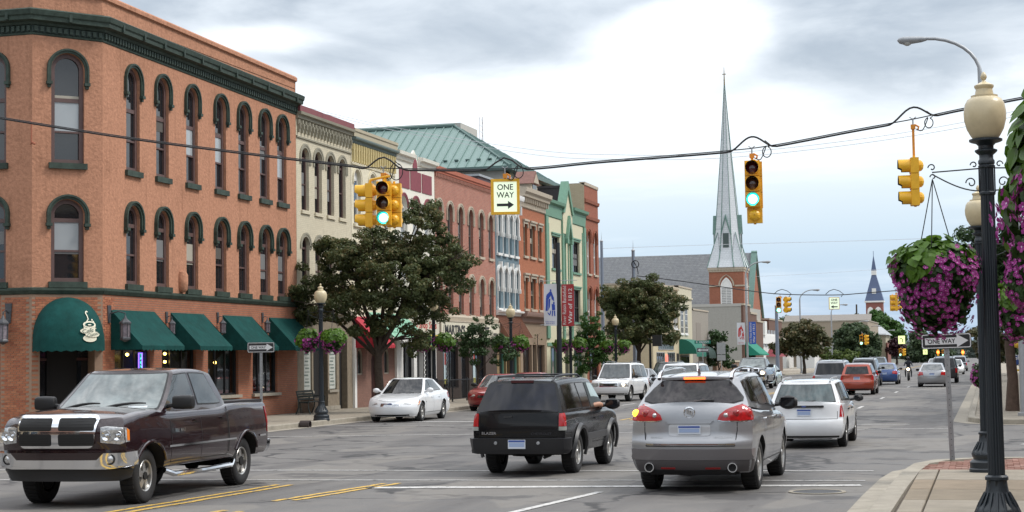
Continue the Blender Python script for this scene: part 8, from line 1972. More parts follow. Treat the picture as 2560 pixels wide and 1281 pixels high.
# ---- overhead signals
YS = 37.6
def sect_head(root,n=3,lit=2,gm=None,off=(0,0,0),rz=0.0,back=False,visor=True,dark=False):
 """signal head of n sections; z = 0 at its top, facing local -y"""
 h = bpy.data.objects.new('signal_head',None); ca,sa = math.cos(rz),math.sin(rz)
 T = lambda p: Vector((off[0] + ca * p[0] - sa * p[1],off[1] + sa * p[0] + ca * p[1],off[2] + p[2]))
 body = MB(); lens_c = [mat('red_lens_dark',(.10,.008,.012),.15,coat=1),mat('amber_lens_dark',(.11,.035,.012),.15,coat=1),mat('green_lens_dark',(.01,.07,.05),.15,coat=1)]
 S_ = .352
 for k in range(n):
  z = -k * S_; c_ = T((0,0,z - S_ / 2)); u,w = T((1,0,0)) - T((0,0,0)),T((0,1,0)) - T((0,0,0))
  body.obox(c_,u,w,Vector((0,0,1)),.170,.085,S_ / 2 - .006); body.obox(T((0,-.085,z - S_ / 2)),u,w,Vector((0,0,1)),.155,.010,S_ / 2 - .02)
  rows = [[T((.13 * f * math.cos(t),.085 + d,z - S_ / 2 + .13 * f * math.sin(t))) for t in [2 * math.pi * q / 12 for q in range(12)]] for f,d in ((1,0),(.92,.06),(.6,.10),(.1,.115))]; body.grid(rows,close=True)
 body.grid([[T((.03 * math.cos(t),.03 * math.sin(t),zz)) for t in [2 * math.pi * q / 8 for q in range(8)]] for zz in (-n * S_ - .02,.05)],close=True)
 hb_ = body.build('signal_head',M_['yellow'],root,fixn=True)
 for k in range(n):
  z = -k * S_ - S_ / 2
  if visor:
   v = MB(); angs = [R(-62 + 304 * q / 20) for q in range(21)]
   f_ = lambda r_,d,z=z: [T((r_ * math.cos(a),-.09 - d * (1.0 if math.sin(a) > -.3 else .72),z + r_ * math.sin(a))) for a in angs]
   v.grid([f_(.150,0),f_(.148,.26)]); v.mat(1); v.grid([f_(.146,.26),f_(.146,0)]); v.build('visor',[M_['yellow'],M_['blackv']],hb_,smooth=60)
  l = MB(); l.grid([[T((.142 * f * math.cos(t),-.097 - d,z + .142 * f * math.sin(t))) for t in [2 * math.pi * q / 20 for q in range(20)]] for f,d in ((1,0),(.75,.018),(.4,.028),(.01,.032))],close=True)
  on = k == lit
  l.build('lens',mat('lit_green_lens',(.3,1,.85),.3,emit=(.0,.80,.62),estr=1.0) if on else lens_c[min(k,2)] if not (n == 1) else lens_c[0],hb_,smooth=True)
  if on and gm: g = MB(); g.grid([[T((.105 * f * math.cos(t),-.132,z + .105 * f * math.sin(t))) for t in [2 * math.pi * q / 20 for q in range(20)]] for f in (1,.01)],close=True); g.build('lens_core',mat('lit_core',(1,1,1),.3,emit=(.55,1,.88),estr=1.6),hb_)
 return hb_
def hanger(root,z0,m=None,zt=0.0):
 q = MB(); q.tube([(0,0,z0),(0,0,zt - .12)],.028,8); q.box(-.05,.05,-.05,.05,zt - .22,zt - .12); q.tube([(.03,0,zt - .12),(.12,0,zt - .17),(.10,0,zt - .24)],.022,6); q.build('hanger',mat('signal_orange',(.70,.26,.02),.45,var=.1),root)
 q = MB(); q.tube([(0,0,zt - .12),(0,0,zt + .02)],.016,6); q.tube([(-.07,0,zt + .05),(0,0,zt),(.07,0,zt + .05)],.012,5); q.build('clamp',M_['galv'],root)
def W(px,py,Y=YS): return PY(px,py,Y)
wirep = [W(-700,175),W(-300,243),W(0,293),W(325,344),W(640,385),W(860,411),W(960,421),W(1280,422),W(1500,403),W(1800,379),W(1930,364),W(2130,326),W(2285,298),W(2405,272),W(2700,215),W(3100,130)]
sw = empty('span_wire',(0,0,0),0,'black span wire with bundled cable carrying the near signals across the whole street','cable')
def dense(P,n=6):
 out = []
 for i in range(len(P) - 1):
  p0,p1,p2,p3 = P[max(i - 1,0)],P[i],P[i + 1],P[min(i + 2,len(P) - 1)]
  for k in range(n): t = k / n; out.append(.5 * ((2 * p1) + (-p0 + p2) * t + (2 * p0 - 5 * p1 + 4 * p2 - p3) * t * t + (-p0 + 3 * p1 - 3 * p2 + p3) * t ** 3))
 return out + [P[-1]]
q = MB(); q.tube(dense(wirep),.013,5); q.build('messenger',M_['wire'],sw)
hx = [958,1262,1880,2285]
cab = []
bl_ = dense(wirep,14)
def wz(px):          # wire height at a photo column
 x = W(px,400).x
 for a,b_ in zip(bl_,bl_[1:]):
  if a.x <= x <= b_.x: return Vector((x,YS,a.z + (b_.z - a.z) * (x - a.x) / (b_.x - a.x)))
pts = []
for a in bl_:
 dz_ = -.035
 for h in hx:
  xh = W(h,400).x; d = (a.x - xh)
  if abs(d) < .55: dz_ = -.035 + .30 * (.5 + .5 * math.cos(math.pi * d / .55))
 pts.append(a + Vector((0,.02,dz_)))
q = MB(); q.tube(pts,.021,6); q.build('lashed_cable',M_['wire'],sw)
def tail_loop(px,r_=.17,dz_=-.05):
 c_ = wz(px); q = MB(); x0 = .45
 P = [c_ + Vector((.30,-.03,.16)),c_ + Vector((.42,-.03,.05))]
 P += [c_ + Vector((.34 + r_ * math.cos(t) * .8,-.03,-.10 + r_ * math.sin(t))) for t in [R(70 - 30 * k) for k in range(12)]] + [c_ + Vector((.2,-.03,-.26)),c_ + Vector((.06,-.02,-.22))]
 q.tube(dense(P,3),.012,5); q.build('tail_loop',M_['wire'],sw)
for h,rr in ((958,.2),(1262,.14),(1880,.12),(2285,.11)): tail_loop(h,rr)
c_ = wz(958); A = empty('traffic_signal',c_,R(0),'yellow signal cluster with a lit green lamp hanging in front of the big street tree','traffic signal'); ztop = PY(960,455,YS).z - c_.z
hanger(A,ztop,zt=0); off = R(-8)
q = MB(); q.tube([(-.33,0,ztop + .06),(.1,-.05,ztop + .12),(.18,-.02,ztop + .12)],.03,8); q.tube([(-.33,0,ztop + .06),(-.35,0,ztop - .06)],.035,8); q.tube([(.05,-.02,ztop + .1),(.05,-.02,ztop - .02)],.04,8); q.build('cross_arm',M_['yellow'],A)
sect_head(A,3,2,True,off=(.04,-.08,ztop),rz=R(12)); sect_head(A,3,-1,None,off=(-.37,.06,ztop - .02),rz=R(-78)); sect_head(A,3,-1,None,off=(.17,.28,ztop - .02),rz=R(190))
c_ = wz(1262); B = empty('one_way_box',c_,R(14),'illuminated white one way box in a yellow frame, black arrow pointing right','road sign'); zt_,zb2 = PY(1262,450,YS).z - c_.z,PY(1262,535,YS).z - c_.z; hanger(B,zt_,zt=0)
w_ = .315; q = MB(); q.box(-w_,w_,0,.28,zb2,zt_); q.build('box',mat('box_cream',(.55,.47,.33),.5),B)
q = MB(); ring(q,[(-w_ - .02,zb2 - .02),(-w_ - .02,zt_ + .02),(w_ + .02,zt_ + .02),(w_ + .02,zb2 - .02)],[(-w_ + .045,zb2 + .045),(-w_ + .045,zt_ - .045),(w_ - .045,zt_ - .045),(w_ - .045,zb2 + .045)],-.03,.02); q.build('frame',M_['yellow'],B)
q = MB(); q.face([(-w_ + .045,-.012,zb2 + .045),(w_ - .045,-.012,zb2 + .045),(w_ - .045,-.012,zt_ - .045),(-w_ + .045,-.012,zt_ - .045)]); pn_ = q.build('face',mat('lit_sign_face',(.72,.80,.62),.5,emit=(.85,1,.72),estr=.30),B)
hh = zt_ - zb2; zc = (zt_ + zb2) / 2; q = MB(); put_text(q,'ONE',lambda u,v: (u,-.016,zc + hh * .285 + v),.37,hh * .17,bold=.012); put_text(q,'WAY',lambda u,v: (u,-.016,zc + hh * .055 + v),.41,hh * .17,bold=.012)
q.build('lettering',blk,pn_); q = MB(); za = zc - hh * .24; q.face([(x,-.016,za + z) for x,z in ((-.20,-.032),(.06,-.032),(.06,-.095),(.20,0),(.06,.095),(.06,.032),(-.20,.032))]); q.build('arrow',blk,pn_)
c_ = wz(1880); D_ = empty('traffic_signal',c_,0,'single yellow signal with a lit green lamp beside the white spire','traffic signal'); ztop = PY(1880,402,YS).z - c_.z; hanger(D_,ztop,zt=0)
sect_head(D_,3,2,True,off=(0,0,ztop),rz=R(6)); sect_head(D_,1,-1,None,off=(.02,.12,ztop - 3 * .352),rz=R(185),visor=True); sect_head(D_,3,-1,None,off=(.02,.24,ztop),rz=R(186))
c_ = wz(2285); E2 = empty('traffic_signal',c_,0,'yellow signal seen side on, hanging low on a rod left of the nearest lamp','traffic signal'); ztop = PY(2285,395,YS).z - c_.z; hanger(E2,ztop,zt=0); sect_head(E2,3,-1,None,off=(0,0,ztop),rz=R(-82))
Y2 = 113.0; V2 = lambda px,py: PY(px,py,Y2)
p2 = [V2(1592,690),V2(1700,703),V2(1800,717),V2(1870,727),V2(1955,736),V2(2085,738),V2(2150,734),V2(2240,727),V2(2400,716),V2(2560,700),V2(2800,670)]
s2 = empty('span_wire',(0,0,0),0,'thinner span wire across the next crossing with small signals','cable'); q = MB(); q.tube(dense(p2),.03,4); q.build('messenger',M_['wire'],s2)
for px in (1955,2085): c_ = V2(px,732); q = MB(); q.tube([c_ + Vector((-.55,0,-.1)),c_ + Vector((-.3,0,.12)),c_ + Vector((0,0,.22)),c_ + Vector((.35,0,.1)),c_ + Vector((.6,0,-.1)),c_ + Vector((.45,0,-.3))],.025,5); q.build('cable_hump',M_['wire'],s2)
def far_signal(px,pyt,pyw,Y,label,side=1,n=3,sc=1.0,lit=2):
 c_ = PY(px,pyw,Y); t = empty('traffic_signal',c_,0,label,'traffic signal'); zt_ = PY(px,pyt,Y).z - c_.z; hanger(t,zt_)
 if lit >= 0 or n == 3: sect_head(t,n,lit,lit >= 0,off=(-.1,0,zt_),rz=R(5))
 if side: sect_head(t,3,-1,None,off=(.38 * side,.05,zt_),rz=R(82 * side))
 t.scale = (sc,) * 3; return t
far_signal(1950,743,737,Y2,'small yellow signal with lit green lamp on the second span wire');
c_ = V2(2085,738); B = empty('one_way_box',c_,R(8),'small illuminated one way box on the second wire, arrow pointing left','road sign'); w_ = .31; hh = .75; q = MB(); q.box(-w_ - .03,w_ + .03,0,.25,-.95,-.15); q.build('box',M_['yellow'],B)
q = MB(); q.face([(-w_,-.01,-.92),(w_,-.01,-.92),(w_,-.01,-.18),(-w_,-.01,-.18)]); pn_ = q.build('face',mat('lit_sign_face',(1,1,1)),B); q = MB(); put_text(q,'ONE',lambda u,v: (u,-.02,-.32 + v),.42,.15,bold=.02); put_text(q,'WAY',lambda u,v: (u,-.02,-.53 + v),.46,.15,bold=.02); q.build('lettering',blk,pn_)
q = MB(); q.face([(-x,-.02,-.78 + z) for x,z in ((-.22,-.035),(.05,-.035),(.05,-.10),(.24,0),(.05,.10),(.05,.035),(-.22,.035))]); q.build('arrow',blk,pn_)
c_ = V2(2240,728); t = empty('traffic_signal',c_,0,'small yellow signal seen edge on beside the big flower basket','traffic signal'); hanger(t,-.25); sect_head(t,3,-1,None,off=(0,0,-.25),rz=R(95)); sect_head(t,3,-1,None,off=(-.25,.1,-.25),rz=R(180))
far_signal(2155,838,832,183,'distant green signal in front of the dark roadside tree',side=1); far_signal(2252,872,868,250,'more distant green signal above the blue saloon',side=1)
far_signal(2358,876,872,330,'tiny green signal seen beneath the corner one way sign',side=0)
sm = mat('distant_red_signal',(1,.2,.05),.4,emit=(1,.13,.02),estr=4)
for px,py,Y,lb,mm in ((2345,881,330,'left',sm),(2407,881,330,'right',sm),(2412,905,520,'far right',sm)):
 c_ = PY(px,py,Y); t = empty('traffic_signal',c_,0,'distant signal with a lit red lamp, %s one below the corner one way sign' % lb,'traffic signal'); q = MB(); q.box(-.2,.2,.05,.3,-.7,.5); q.build('signal_head',M_['yellow'],t); q = MB(); q.lathe([(.28,0),(.001,-.04)],axis='y',seg=12); q.build('lens',mm,t)
for px,py,Y,lb in ((2254,850,215,'right of the distant church'),(2313,880,330,'beside the distant red lamp')):
 c_ = PY(px,py,Y); t = empty('turn_sign',c_,0,'small lit yellow green turn arrow box %s' % lb,'road sign'); q = MB(); q.box(-.40,.40,.02,.2,-.5,.5); q.build('box',mat('lit_turn_face',(.8,.9,.4),.5,emit=(.8,1,.35),estr=.5),t); q = MB(); q.tube([(.12,0,-.3),(.12,0,.05),(0,0,.18),(-.2,0,.15)],.05,5); q.build('arrow',blk,t)
upm = mat('blue_grey_pole',(.20,.23,.28),.5,metal=.2)
for px,Y,pt,lb in ((1588,113.0,632,'tall grey steel pole at the left end of the second span wire'),(1509,128,608,'pale steel pole just beyond the end of the brick row'),(1944,125.0,770,'thick grey pole under the second green signal')):
 b = PY(px,900,Y); z_ = PY(px,pt,Y).z; t = empty('utility_pole',(b.x,b.y,.1),0,lb,'pole'); q = MB(); q.tube([(0,0,0),(0,0,z_)],[.16,.11],10); q.lathe([(.2,0),(.2,.3),(.16,.32)],seg=12); q.build('shaft',upm,t,smooth=40); q = MB(); q.lathe([(.12,z_),(.14,z_ + .05),(.02,z_ + .2),(.001,z_ + .8)],seg=8); q.build('cap',M_['galv'],t)
 if px == 1588: q = MB(); q.tube([(.15 + .25 * math.cos(a),-.1,z_ - .9 + .25 * math.sin(a)) for a in [2 * math.pi * k / 14 for k in range(15)]],.035,5); q.tube([(0.05,-.1,z_ - .7),(.3,-.1,z_ - 1.2),(.35,-.1,PY(1592,690,Y).z)],.03,5); q.build('cable_coil',M_['wire'],t)
def banner_pole(px,Y,ptop,lb,m,r_=.11,arm=True):
 b = PY(px,900,Y); z_ = PY(px,ptop,Y).z; t = empty('banner_pole',(b.x,b.y,.1),0,lb,'pole'); q = MB(); q.tube([(0,0,0),(0,0,z_)],[r_,r_ * .85],12); q.build('shaft',m,t,smooth=40)
 for zz in (ptop + 95,ptop + 205) if r_ > .1 else (): q = MB(); zq = PY(px,zz,Y).z; q.tube([(-1.0,0,zq),(1.0,0,zq)],.018,5); q.build('banner_rod',M_['galv'],t)
 return t,b
bt,bb = banner_pole(1399,83.5,612,'tall dark pole carrying a white banner and a red banner',lampblk,.14)
for k in range(6): q = MB(); q.box(-.17,.17,-.02,.02,PY(1399,650 + k * 48,83.5).z,PY(1399,646 + k * 48,83.5).z);
def banner(px0,px1,py0,py1,Y,label,m,deco,wave=.05,yaw=0):
 a,b_ = PY(px0,py0,Y),PY(px1,py0,Y); z1_,z0_ = PY((px0 + px1) / 2,py0,Y).z,PY((px0 + px1) / 2,py1,Y).z; w = b_.x - a.x; h = z1_ - z0_
 t = empty('street_banner',((a.x + b_.x) / 2,Y,(z0_ + z1_) / 2),yaw,label,'banner'); f = lambda u,v,o=0: (u,wave * math.sin(u * 3 + v * 1.7) - o,v)
 q = MB(); n = 10; q.grid([[f(-w / 2 + w * i / n,-h / 2 + h * j / n) for i in range(n + 1)] for j in range(n + 1)]); q.grid([[f(-w / 2 + w * i / n,-h / 2 + h * j / n,-.012) for i in range(n + 1)] for j in range(n + 1)]); q.build('cloth',m,t,smooth=True); deco(t,w,h,f); return t
bw_ = mat('banner_white',(.60,.62,.66),.8); brd = mat('banner_red',(.34,.035,.040),.8); bbl = mat('banner_blue',(.03,.10,.42),.8); inkb = mat('banner_ink_blue',(.02,.06,.36),.7); inkr = mat('banner_ink_red',(.45,.03,.03),.7); tw_ = mat('banner_text_white',(.66,.62,.60),.7)
_E = lambda cx,cz,rx,rz,a=0: [(cx + rx * math.cos(t) * math.cos(a) - rz * math.sin(t) * math.sin(a),cz + rx * math.cos(t) * math.sin(a) + rz * math.sin(t) * math.cos(a)) for t in [2 * math.pi * k / 12 for k in range(12)]]
FIG = [_E(.02,.33,.045,.032),[(-.03,.30),(.07,.30),(.20,.14),(.22,.04),(.08,.10),(.04,.20)],[(-.03,.30),(.04,.20),(-.10,.10),(-.24,.16),(-.20,.22)],[(-.24,.15),(-.12,.12),(-.14,-.20),(-.26,-.20)],[(-.10,.10),(.0,.12),(-.02,-.10),(-.11,-.20)],
 _E(.20,.0,.05,.035),[(.08,-.02),(.26,-.04),(.28,-.18),(.10,-.19)],[(.10,-.20),(.17,-.20),(.14,-.34),(.09,-.34)],[(.20,-.20),(.27,-.20),(.29,-.34),(.23,-.34)],[(.0,-.20),(.05,-.19),(.02,-.29),(-.04,-.30)],_E(-.08,-.28,.08,.018,-.5)]
def deco_fig(ink):
 def d(t,w,h,f):
  q = MB()
  for pl in FIG: q.face([f(u * w * 1.35,.04 * h + v * h * .92,.02) for u,v in pl])
  q.build('figure_print',ink,t); q = MB(); put_text(q,'Fallen Soldiers',lambda u,v: f(u,-h * .40 + v,.02),w * .75,h * .028); put_text(q,'Battle of 1813',lambda u,v: f(u,-h * .445 + v,.02),w * .65,h * .028); q.build('lettering',ink,t)
 return d
def deco_txt(t,w,h,f):
 q = MB(); put_text(q,'River Raisin Battlefield',lambda u,v: f(-w * .26 - v,u,.02),h * .92,w * .27); q.build('lettering',tw_,t); q = MB(); put_text(q,'War of 1812',lambda u,v: f(w * .20 - v,u - h * .02,.02),h * .84,w * .30,bold=.01); q.build('lettering',tw_,t)
banner(1359,1391,710,815,83.3,'white street banner printed with a blue figure',bw_,deco_fig(inkb)); banner(1403,1434,711,816,83.3,'red street banner with white sideways lettering',brd,deco_txt)
cob = mat('weathered_aluminium',(.34,.35,.36),.5,metal=.4,var=.1)
def cobra(px,Y,p_elb,px_h,py_h,label,r_=.11,up=None):
 b = PY(px,900,Y); h = PY(px_h,py_h,Y); t = empty('street_light',(b.x,b.y,.1),0,label,'street light'); dx_ = h.x - b.x; zt_ = h.z - .1
 q = MB(); z0_ = zt_ - abs(dx_) * .75; P = [(0,0,0),(0,0,z0_)] + [(dx_ * (1 - math.cos(a)) ,0,z0_ + (zt_ - z0_) * math.sin(a)) for a in [math.pi / 2 * k / 8 for k in range(1,9)]]
 q.tube(P,[r_,r_ * .75] + [r_ * .5] * 8,10); q.lathe([(r_ * 1.7,0),(r_ * 1.7,.12),(r_,.14)],seg=12); q.build('pole',cob,t,smooth=40)
 s_ = 1 if dx_ > 0 else -1; q = MB(); rows = [[(dx_ + s_ * x,w * math.cos(a),zt_ + (.085 if math.sin(a) > 0 else .13) * hh_ * math.sin(a)) for a in [2 * math.pi * k / 12 for k in range(12)]] for x,w,hh_ in ((-.05,.05,.5),(.1,.09,.8),(.35,.14,1),(.6,.16,1.1),(.72,.11,.8),(.78,.02,.2))]; q.grid(rows,close=True); q.build('lamp_head',cob,t,smooth=50,fixn=True)
 q = MB(); q.lathe([(.12,0),(.10,-.06),(.04,-.09),(.001,-.095)],(dx_ + s_ * .5,0,zt_ - .09),seg=12); q.build('lens',mat('clear_refractor',(.45,.45,.42),.2),t,smooth=True); return t
c1,= (cobra(1869,152,0,1905,655,'steel street light carrying the white and blue banners'),)
banner(1842,1862,807,862,151.8,'small white banner printed with a red figure',bw_,deco_fig(inkr)); banner(1872,1889,805,861,151.8,'small blue banner with white sideways lettering',bbl,deco_txt)
cobra(2003,190,0,2032,725,'steel street light over the bronze roadside tree'); cobra(2081,232,0,2105,762,'steel street light right of the second one way box')
for px,Y,ph,py,k in ((2138,275,2160,803,'third'),(2165,310,2190,815,'fourth'),(2208,350,2228,826,'fifth'),(2285,420,2300,832,'sixth')): cobra(px,Y,0,ph,py,'distant steel street light, %s beyond the dark roadside tree' % k)
cobra(2474,49.8,0,2312,97,'tall street light whose long curved arm reaches out at the upper right',r_=.10)
cobra(2556,52.5,0,2640,430,'grey street light pole at the right edge of the far pavement',r_=.11)
tw2 = empty('service_wire',(0,0,0),0,'pair of thin overhead wires sagging behind the near span wire','cable')
for pts in ([(700,250),(770,270),(1000,322),(1340,376),(1560,388),(1800,385),(2100,355),(2400,308),(2700,240)],[(700,252),(770,274),(1000,330),(1340,388),(1560,399),(1800,396),(2100,366),(2400,320),(2700,255)]):
 q = MB(); q.tube(dense([PY(x,y,62) for x,y in pts]),.012,3); q.build('wire',M_['galv'],tw2)
for i,(pts,Y) in enumerate((([(1503,622),(1800,612),(2230,600),(2600,585)],128),([(1890,692),(2050,684),(2230,672),(2500,655)],200))):
 t = empty('service_wire',(0,0,0),0,['single thin wire crossing the white spire base','single thin wire crossing low between the two churches'][i],'cable'); q = MB(); q.tube(dense([PY(x,y,Y) for x,y in pts]),.02,3); q.build('wire',M_['galv'],t)
t = empty('pedestrian_signal',(PY(1626,850,103).x + .35,103,PY(1640,852,103).z),0,'black pedestrian signal head on the dark post under the second street tree','pedestrian signal'); q = MB(); q.box(-.2,.35,-.15,.15,-.35,.35); q.build('housing',M_['blackv'],t); q = MB(); q.tube([(-.5,0,.1),(-.2,0,.1)],.03,6); q.build('bracket',M_['blackv'],t)
# ---- bench, planter and stone ball on the left pavement
bn = empty('park_bench',(-24.55,58.6,.13),R(90),'dark iron and timber bench against the brick wall below the last cafe window','bench'); bm2 = mat('bench_dark_green',(.02,.028,.025),.6)
for x in (-.75,.75):
 q = MB(); q.tube([(x,-.45,0),(x,-.38,.2),(x,-.36,.42),(x,0,.44),(x,.10,.85)],.025,6); q.tube([(x,.12,0),(x,.02,.25),(x,0,.44)],.025,6); q.tube([(x,-.42,.64),(x,-.2,.68),(x,.04,.64)],.022,6); q.tube([(x,-.42,.64),(x,-.38,.42)],.02,6); q.build('end_frame',bm2,bn)
for k in range(4): q = MB(); q.box(-.8,.8,-.36 + k * .09,-.29 + k * .09,.44,.465); q.build('seat_slat',bm2,bn)
for k in range(4): q = MB(); q.box(-.8,.8,.02 + k * .022,.04 + k * .022,.52 + k * .095,.585 + k * .095); q.build('back_slat',bm2,bn)
t = empty('planter',(-25.0,59.95,.13),0,'square tan concrete planter beside the menu board shop','planter'); q = MB(); q.grid([[(-.2,-.2,0),(.2,-.2,0),(.2,.2,0),(-.2,.2,0)],[(-.27,-.27,.5),(.27,-.27,.5),(.27,.27,.5),(-.27,.27,.5)]],close=True); q.box(-.30,.30,-.30,.30,.5,.56); q.build('pot',mat('planter_tan',(.20,.15,.11),.9,var=.2),t)
q = MB(); q.lathe([(.17,.565),(.001,.57)],seg=12); q.build('soil',M_['bark'],t)
t = empty('kerb_stub',G(774,1069),0,'round dark drain pipe stub poking through the left kerb','drain pipe'); q = MB(); q.lathe([(.13,-.30),(.13,.02),(.10,.02),(.10,-.2)],(0,0,.09),axis='x',seg=14); q.build('pipe',mat('dark_pipe',(.04,.028,.026),.8),t)
yy = 95; x0_,x1_ = PY(2532,900,yy).x,PY(2580,900,yy).x; t = empty('shop_pylon_sign',(x0_,yy,0),0,'yellow pylon sign with a blue panel and white letters at the right edge','shop sign'); za,zb_ = PY(2545,912,yy).z,PY(2545,886,yy).z
ys = mat('pylon_yellow',(.62,.40,.04),.5)
q = MB(); q.box(0,.1,0,.1,0,zb_ + .5); q.box(x1_ - x0_,x1_ - x0_ + .1,0,.1,0,zb_ + .5); q.build('post',ys,t); q = MB(); q.box(.1,x1_ - x0_,.02,.1,za,zb_ - .05); pl = q.build('panel',mat('pylon_blue',(.02,.06,.22),.5),t); q = MB(); put_text(q,'GROUND',lambda u,v: (u + .65,-.0,(za + zb_) / 2 + .12 + v),1.2,.28,bold=.02); q.build('lettering',wht,pl); q = MB(); q.lathe([(.001,-.2),(.35,-.1),(.38,.1),(.2,.3),(.001,.34)],(.35,.05,zb_ + .5),seg=12); q.build('finial',ys,t,smooth=True); q = MB(); q.box(0,x1_ - x0_,.0,.1,za - .35,za - .25); q.build('rail',ys,t)
# ================================================================ TREES
maple = leafmat('maple_leaf',(.045,.066,.024),(.095,.115,.042),(.20,.14,.06),tr=.35); maple2 = leafmat('bronze_leaf',(.045,.055,.022),(.085,.085,.032),(.16,.10,.045),tr=.25)
fresh = leafmat('fresh_green_leaf',(.028,.075,.014),(.05,.12,.022),(.09,.17,.035),tr=.3); dark = leafmat('dark_green_leaf',(.035,.062,.030),(.065,.10,.045),(.10,.14,.06),tr=.25)
olive = leafmat('yellow_green_leaf',(.05,.085,.018),(.09,.13,.025),(.14,.17,.04),tr=.3); plum = leafmat('plum_leaf',(.025,.008,.012),(.04,.012,.018),tr=.1)
def leaves_mesh(name,centers,n_per,size,m,seed,flat_=.55):
 """n small bent leaves around every clump centre (cx, cy, cz, rx, ry, rz)"""
 g = np.random.default_rng(seed); allv = [];
 for (cx,cy,cz,rx,ry,rz),n in zip(centers,n_per):
  d = g.normal(size=(n,3)); d /= np.linalg.norm(d,axis=1)[:,None]; r_ = g.uniform(.35,1,n) ** .5
  p = np.array([cx,cy,cz]) + d * r_[:,None] * np.array([rx,ry,rz])
  nrm = d + g.normal(size=(n,3)) * .7 + np.array([0,0,.5]); nrm /= np.linalg.norm(nrm,axis=1)[:,None]
  a = np.cross(nrm,g.normal(size=(n,3))); a /= np.linalg.norm(a,axis=1)[:,None]; b = np.cross(nrm,a); s = size * g.uniform(.6,1.35,n)[:,None]
  allv.append(np.stack([p - a * s,p + b * s * flat_ + nrm * s * .12,p + a * s,p - b * s * flat_ + nrm * s * .12],axis=1))
 V = np.concatenate(allv).reshape(-1,3); nf = len(V) // 4
 me = bpy.data.meshes.new(name); me.vertices.add(len(V)); me.vertices.foreach_set('co',V.astype(np.float32).ravel()); me.loops.add(nf * 4); me.loops.foreach_set('vertex_index',np.arange(nf * 4,dtype=np.int32))
 me.polygons.add(nf); me.polygons.foreach_set('loop_start',np.arange(0,nf * 4,4,dtype=np.int32)); me.materials.append(m); me.update(calc_edges=True); return me
def tree(loc,label,trunk_h,r0,lobes,m,leaf=.10,dens_=420,clump=.42,seed=1,bark=None,name='street_tree',cat='tree',lean_=0.0,group=None,stems=1):
 """lobes: big masses (x, y, z, rx, ry, rz) relative to the foot; each is filled with leaf clumps set near its surface"""
 t = empty(name,loc,0,label,cat,group); g = random.Random(seed); cl = []
 for (x,y,z,rx,ry,rz) in lobes:
  n = max(5,int(dens_ / 100 * (rx * ry * rz) ** (2 / 3) * 9 / clump ** .5))
  for _ in range(n):
   while True:
    d = Vector((g.uniform(-1,1),g.uniform(-1,1),g.uniform(-1,1)))
    if .1 < d.length < 1: break
   d.normalize(); k = g.uniform(.35,1.18) ** .6 * (1 + .16 * math.sin(5 * d.x + 3 * d.z + seed)); c = clump * g.uniform(.35,1.15)
   cl.append((x + d.x * rx * k,y + d.y * ry * k,z + d.z * rz * k,c,c,c * .62))
 n_per = [max(9,int(34 * (c[3] / leaf) ** 2 * .17)) for c in cl]
 place('crown',leaves_mesh('crown',cl,n_per,leaf,m,seed),t)
 mb = MB(); bm = bark or M_['bark']; tips = []
 top = Vector((lean_,0,trunk_h)); mb.tube([(0,0,0),(lean_ * .3 + .04,0,trunk_h * .35),(lean_ * .6 - .03,.02,trunk_h * .7),top],[r0 * 1.35,r0,r0 * .9,r0 * .78],10)
 for (x,y,z,rx,ry,rz) in lobes:
  tgt = Vector((x,y,z)); st = top * g.uniform(.8,1.0); mid = st.lerp(tgt,.5) + Vector((g.uniform(-.15,.15),g.uniform(-.15,.15),.15 * (tgt - st).length)); mb.tube([st,mid,tgt],[r0 * .5,r0 * .32,r0 * .14],7)
  for _ in range(5):
   e = tgt + Vector((g.uniform(-1,1) * rx,g.uniform(-1,1) * ry,g.uniform(-.6,1) * rz)) * .85; m2 = mid.lerp(e,.5) + Vector((0,0,.1)); mb.tube([mid,m2,e],[r0 * .22,r0 * .13,r0 * .04],5)
 mb.build('trunk',bm,t,smooth=50); return t
tp = Vector((-22.13,59.8,.13))
def lobe(px,py,rpx,rpz,dy=0.0,ry=None,T=tp):
 p = PY(px,py,T.y + dy); s = 1 / (FPX / ((p - CAM).dot(_f))); return (p.x - T.x,dy,p.z - T.z,rpx * s,(ry or min(rpx,rpz * 1.4) * s),rpz * s)
big = [lobe(1050,560,62,62),lobe(1075,640,85,62,.6),lobe(930,640,105,55),lobe(985,700,110,70,-.8),lobe(860,690,95,60,.3),lobe(1100,700,72,60,.2),lobe(800,750,82,45,-.4),lobe(920,780,110,50,-1.0),lobe(1040,765,90,50,.5),lobe(755,790,52,26,.2),lobe(840,625,45,32,.5),lobe(1045,845,42,38,.1),lobe(1155,640,30,35,0),lobe(960,600,40,45,.4)]
tree(tp,'big bronze green street tree behind the white parked saloon, in front of the cream buildings',2.5,.17,big,maple,leaf=.062,dens_=330,clump=.32,seed=5)
def tree_px(px,Y,X,lobes,label,th,r0,m,leaf=.09,dens_=300,clump=.35,seed=1,**kw):
 p = PY(px,900,Y); T = Vector((p.x,Y,.13)); L_ = [lobe(a,b_,c_,d_,dy=(i % 3 - 1) * .4,T=T) for i,(a,b_,c_,d_) in enumerate(lobes)]; return tree(T,label,th,r0,L_,m,leaf=leaf,dens_=dens_,clump=clump,seed=seed,**kw)
tree_px(1598,107,0,[(1600,745,60,45),(1560,770,55,50),(1650,770,50,45),(1590,815,75,45),(1665,825,35,38),(1535,740,35,28),(1630,715,25,20)],'dark bushy street tree before the sand coloured building, second in the row',2.6,.15,maple,leaf=.08,clump=.42,dens_=330,seed=9)
tree_px(1482,99,0,[(1478,800,30,32),(1470,850,40,40),(1515,860,42,32),(1465,900,38,30),(1520,895,25,25)],'young bright green street tree left of the second dark tree',1.2,.06,fresh,leaf=.075,clump=.32,dens_=260,seed=13)
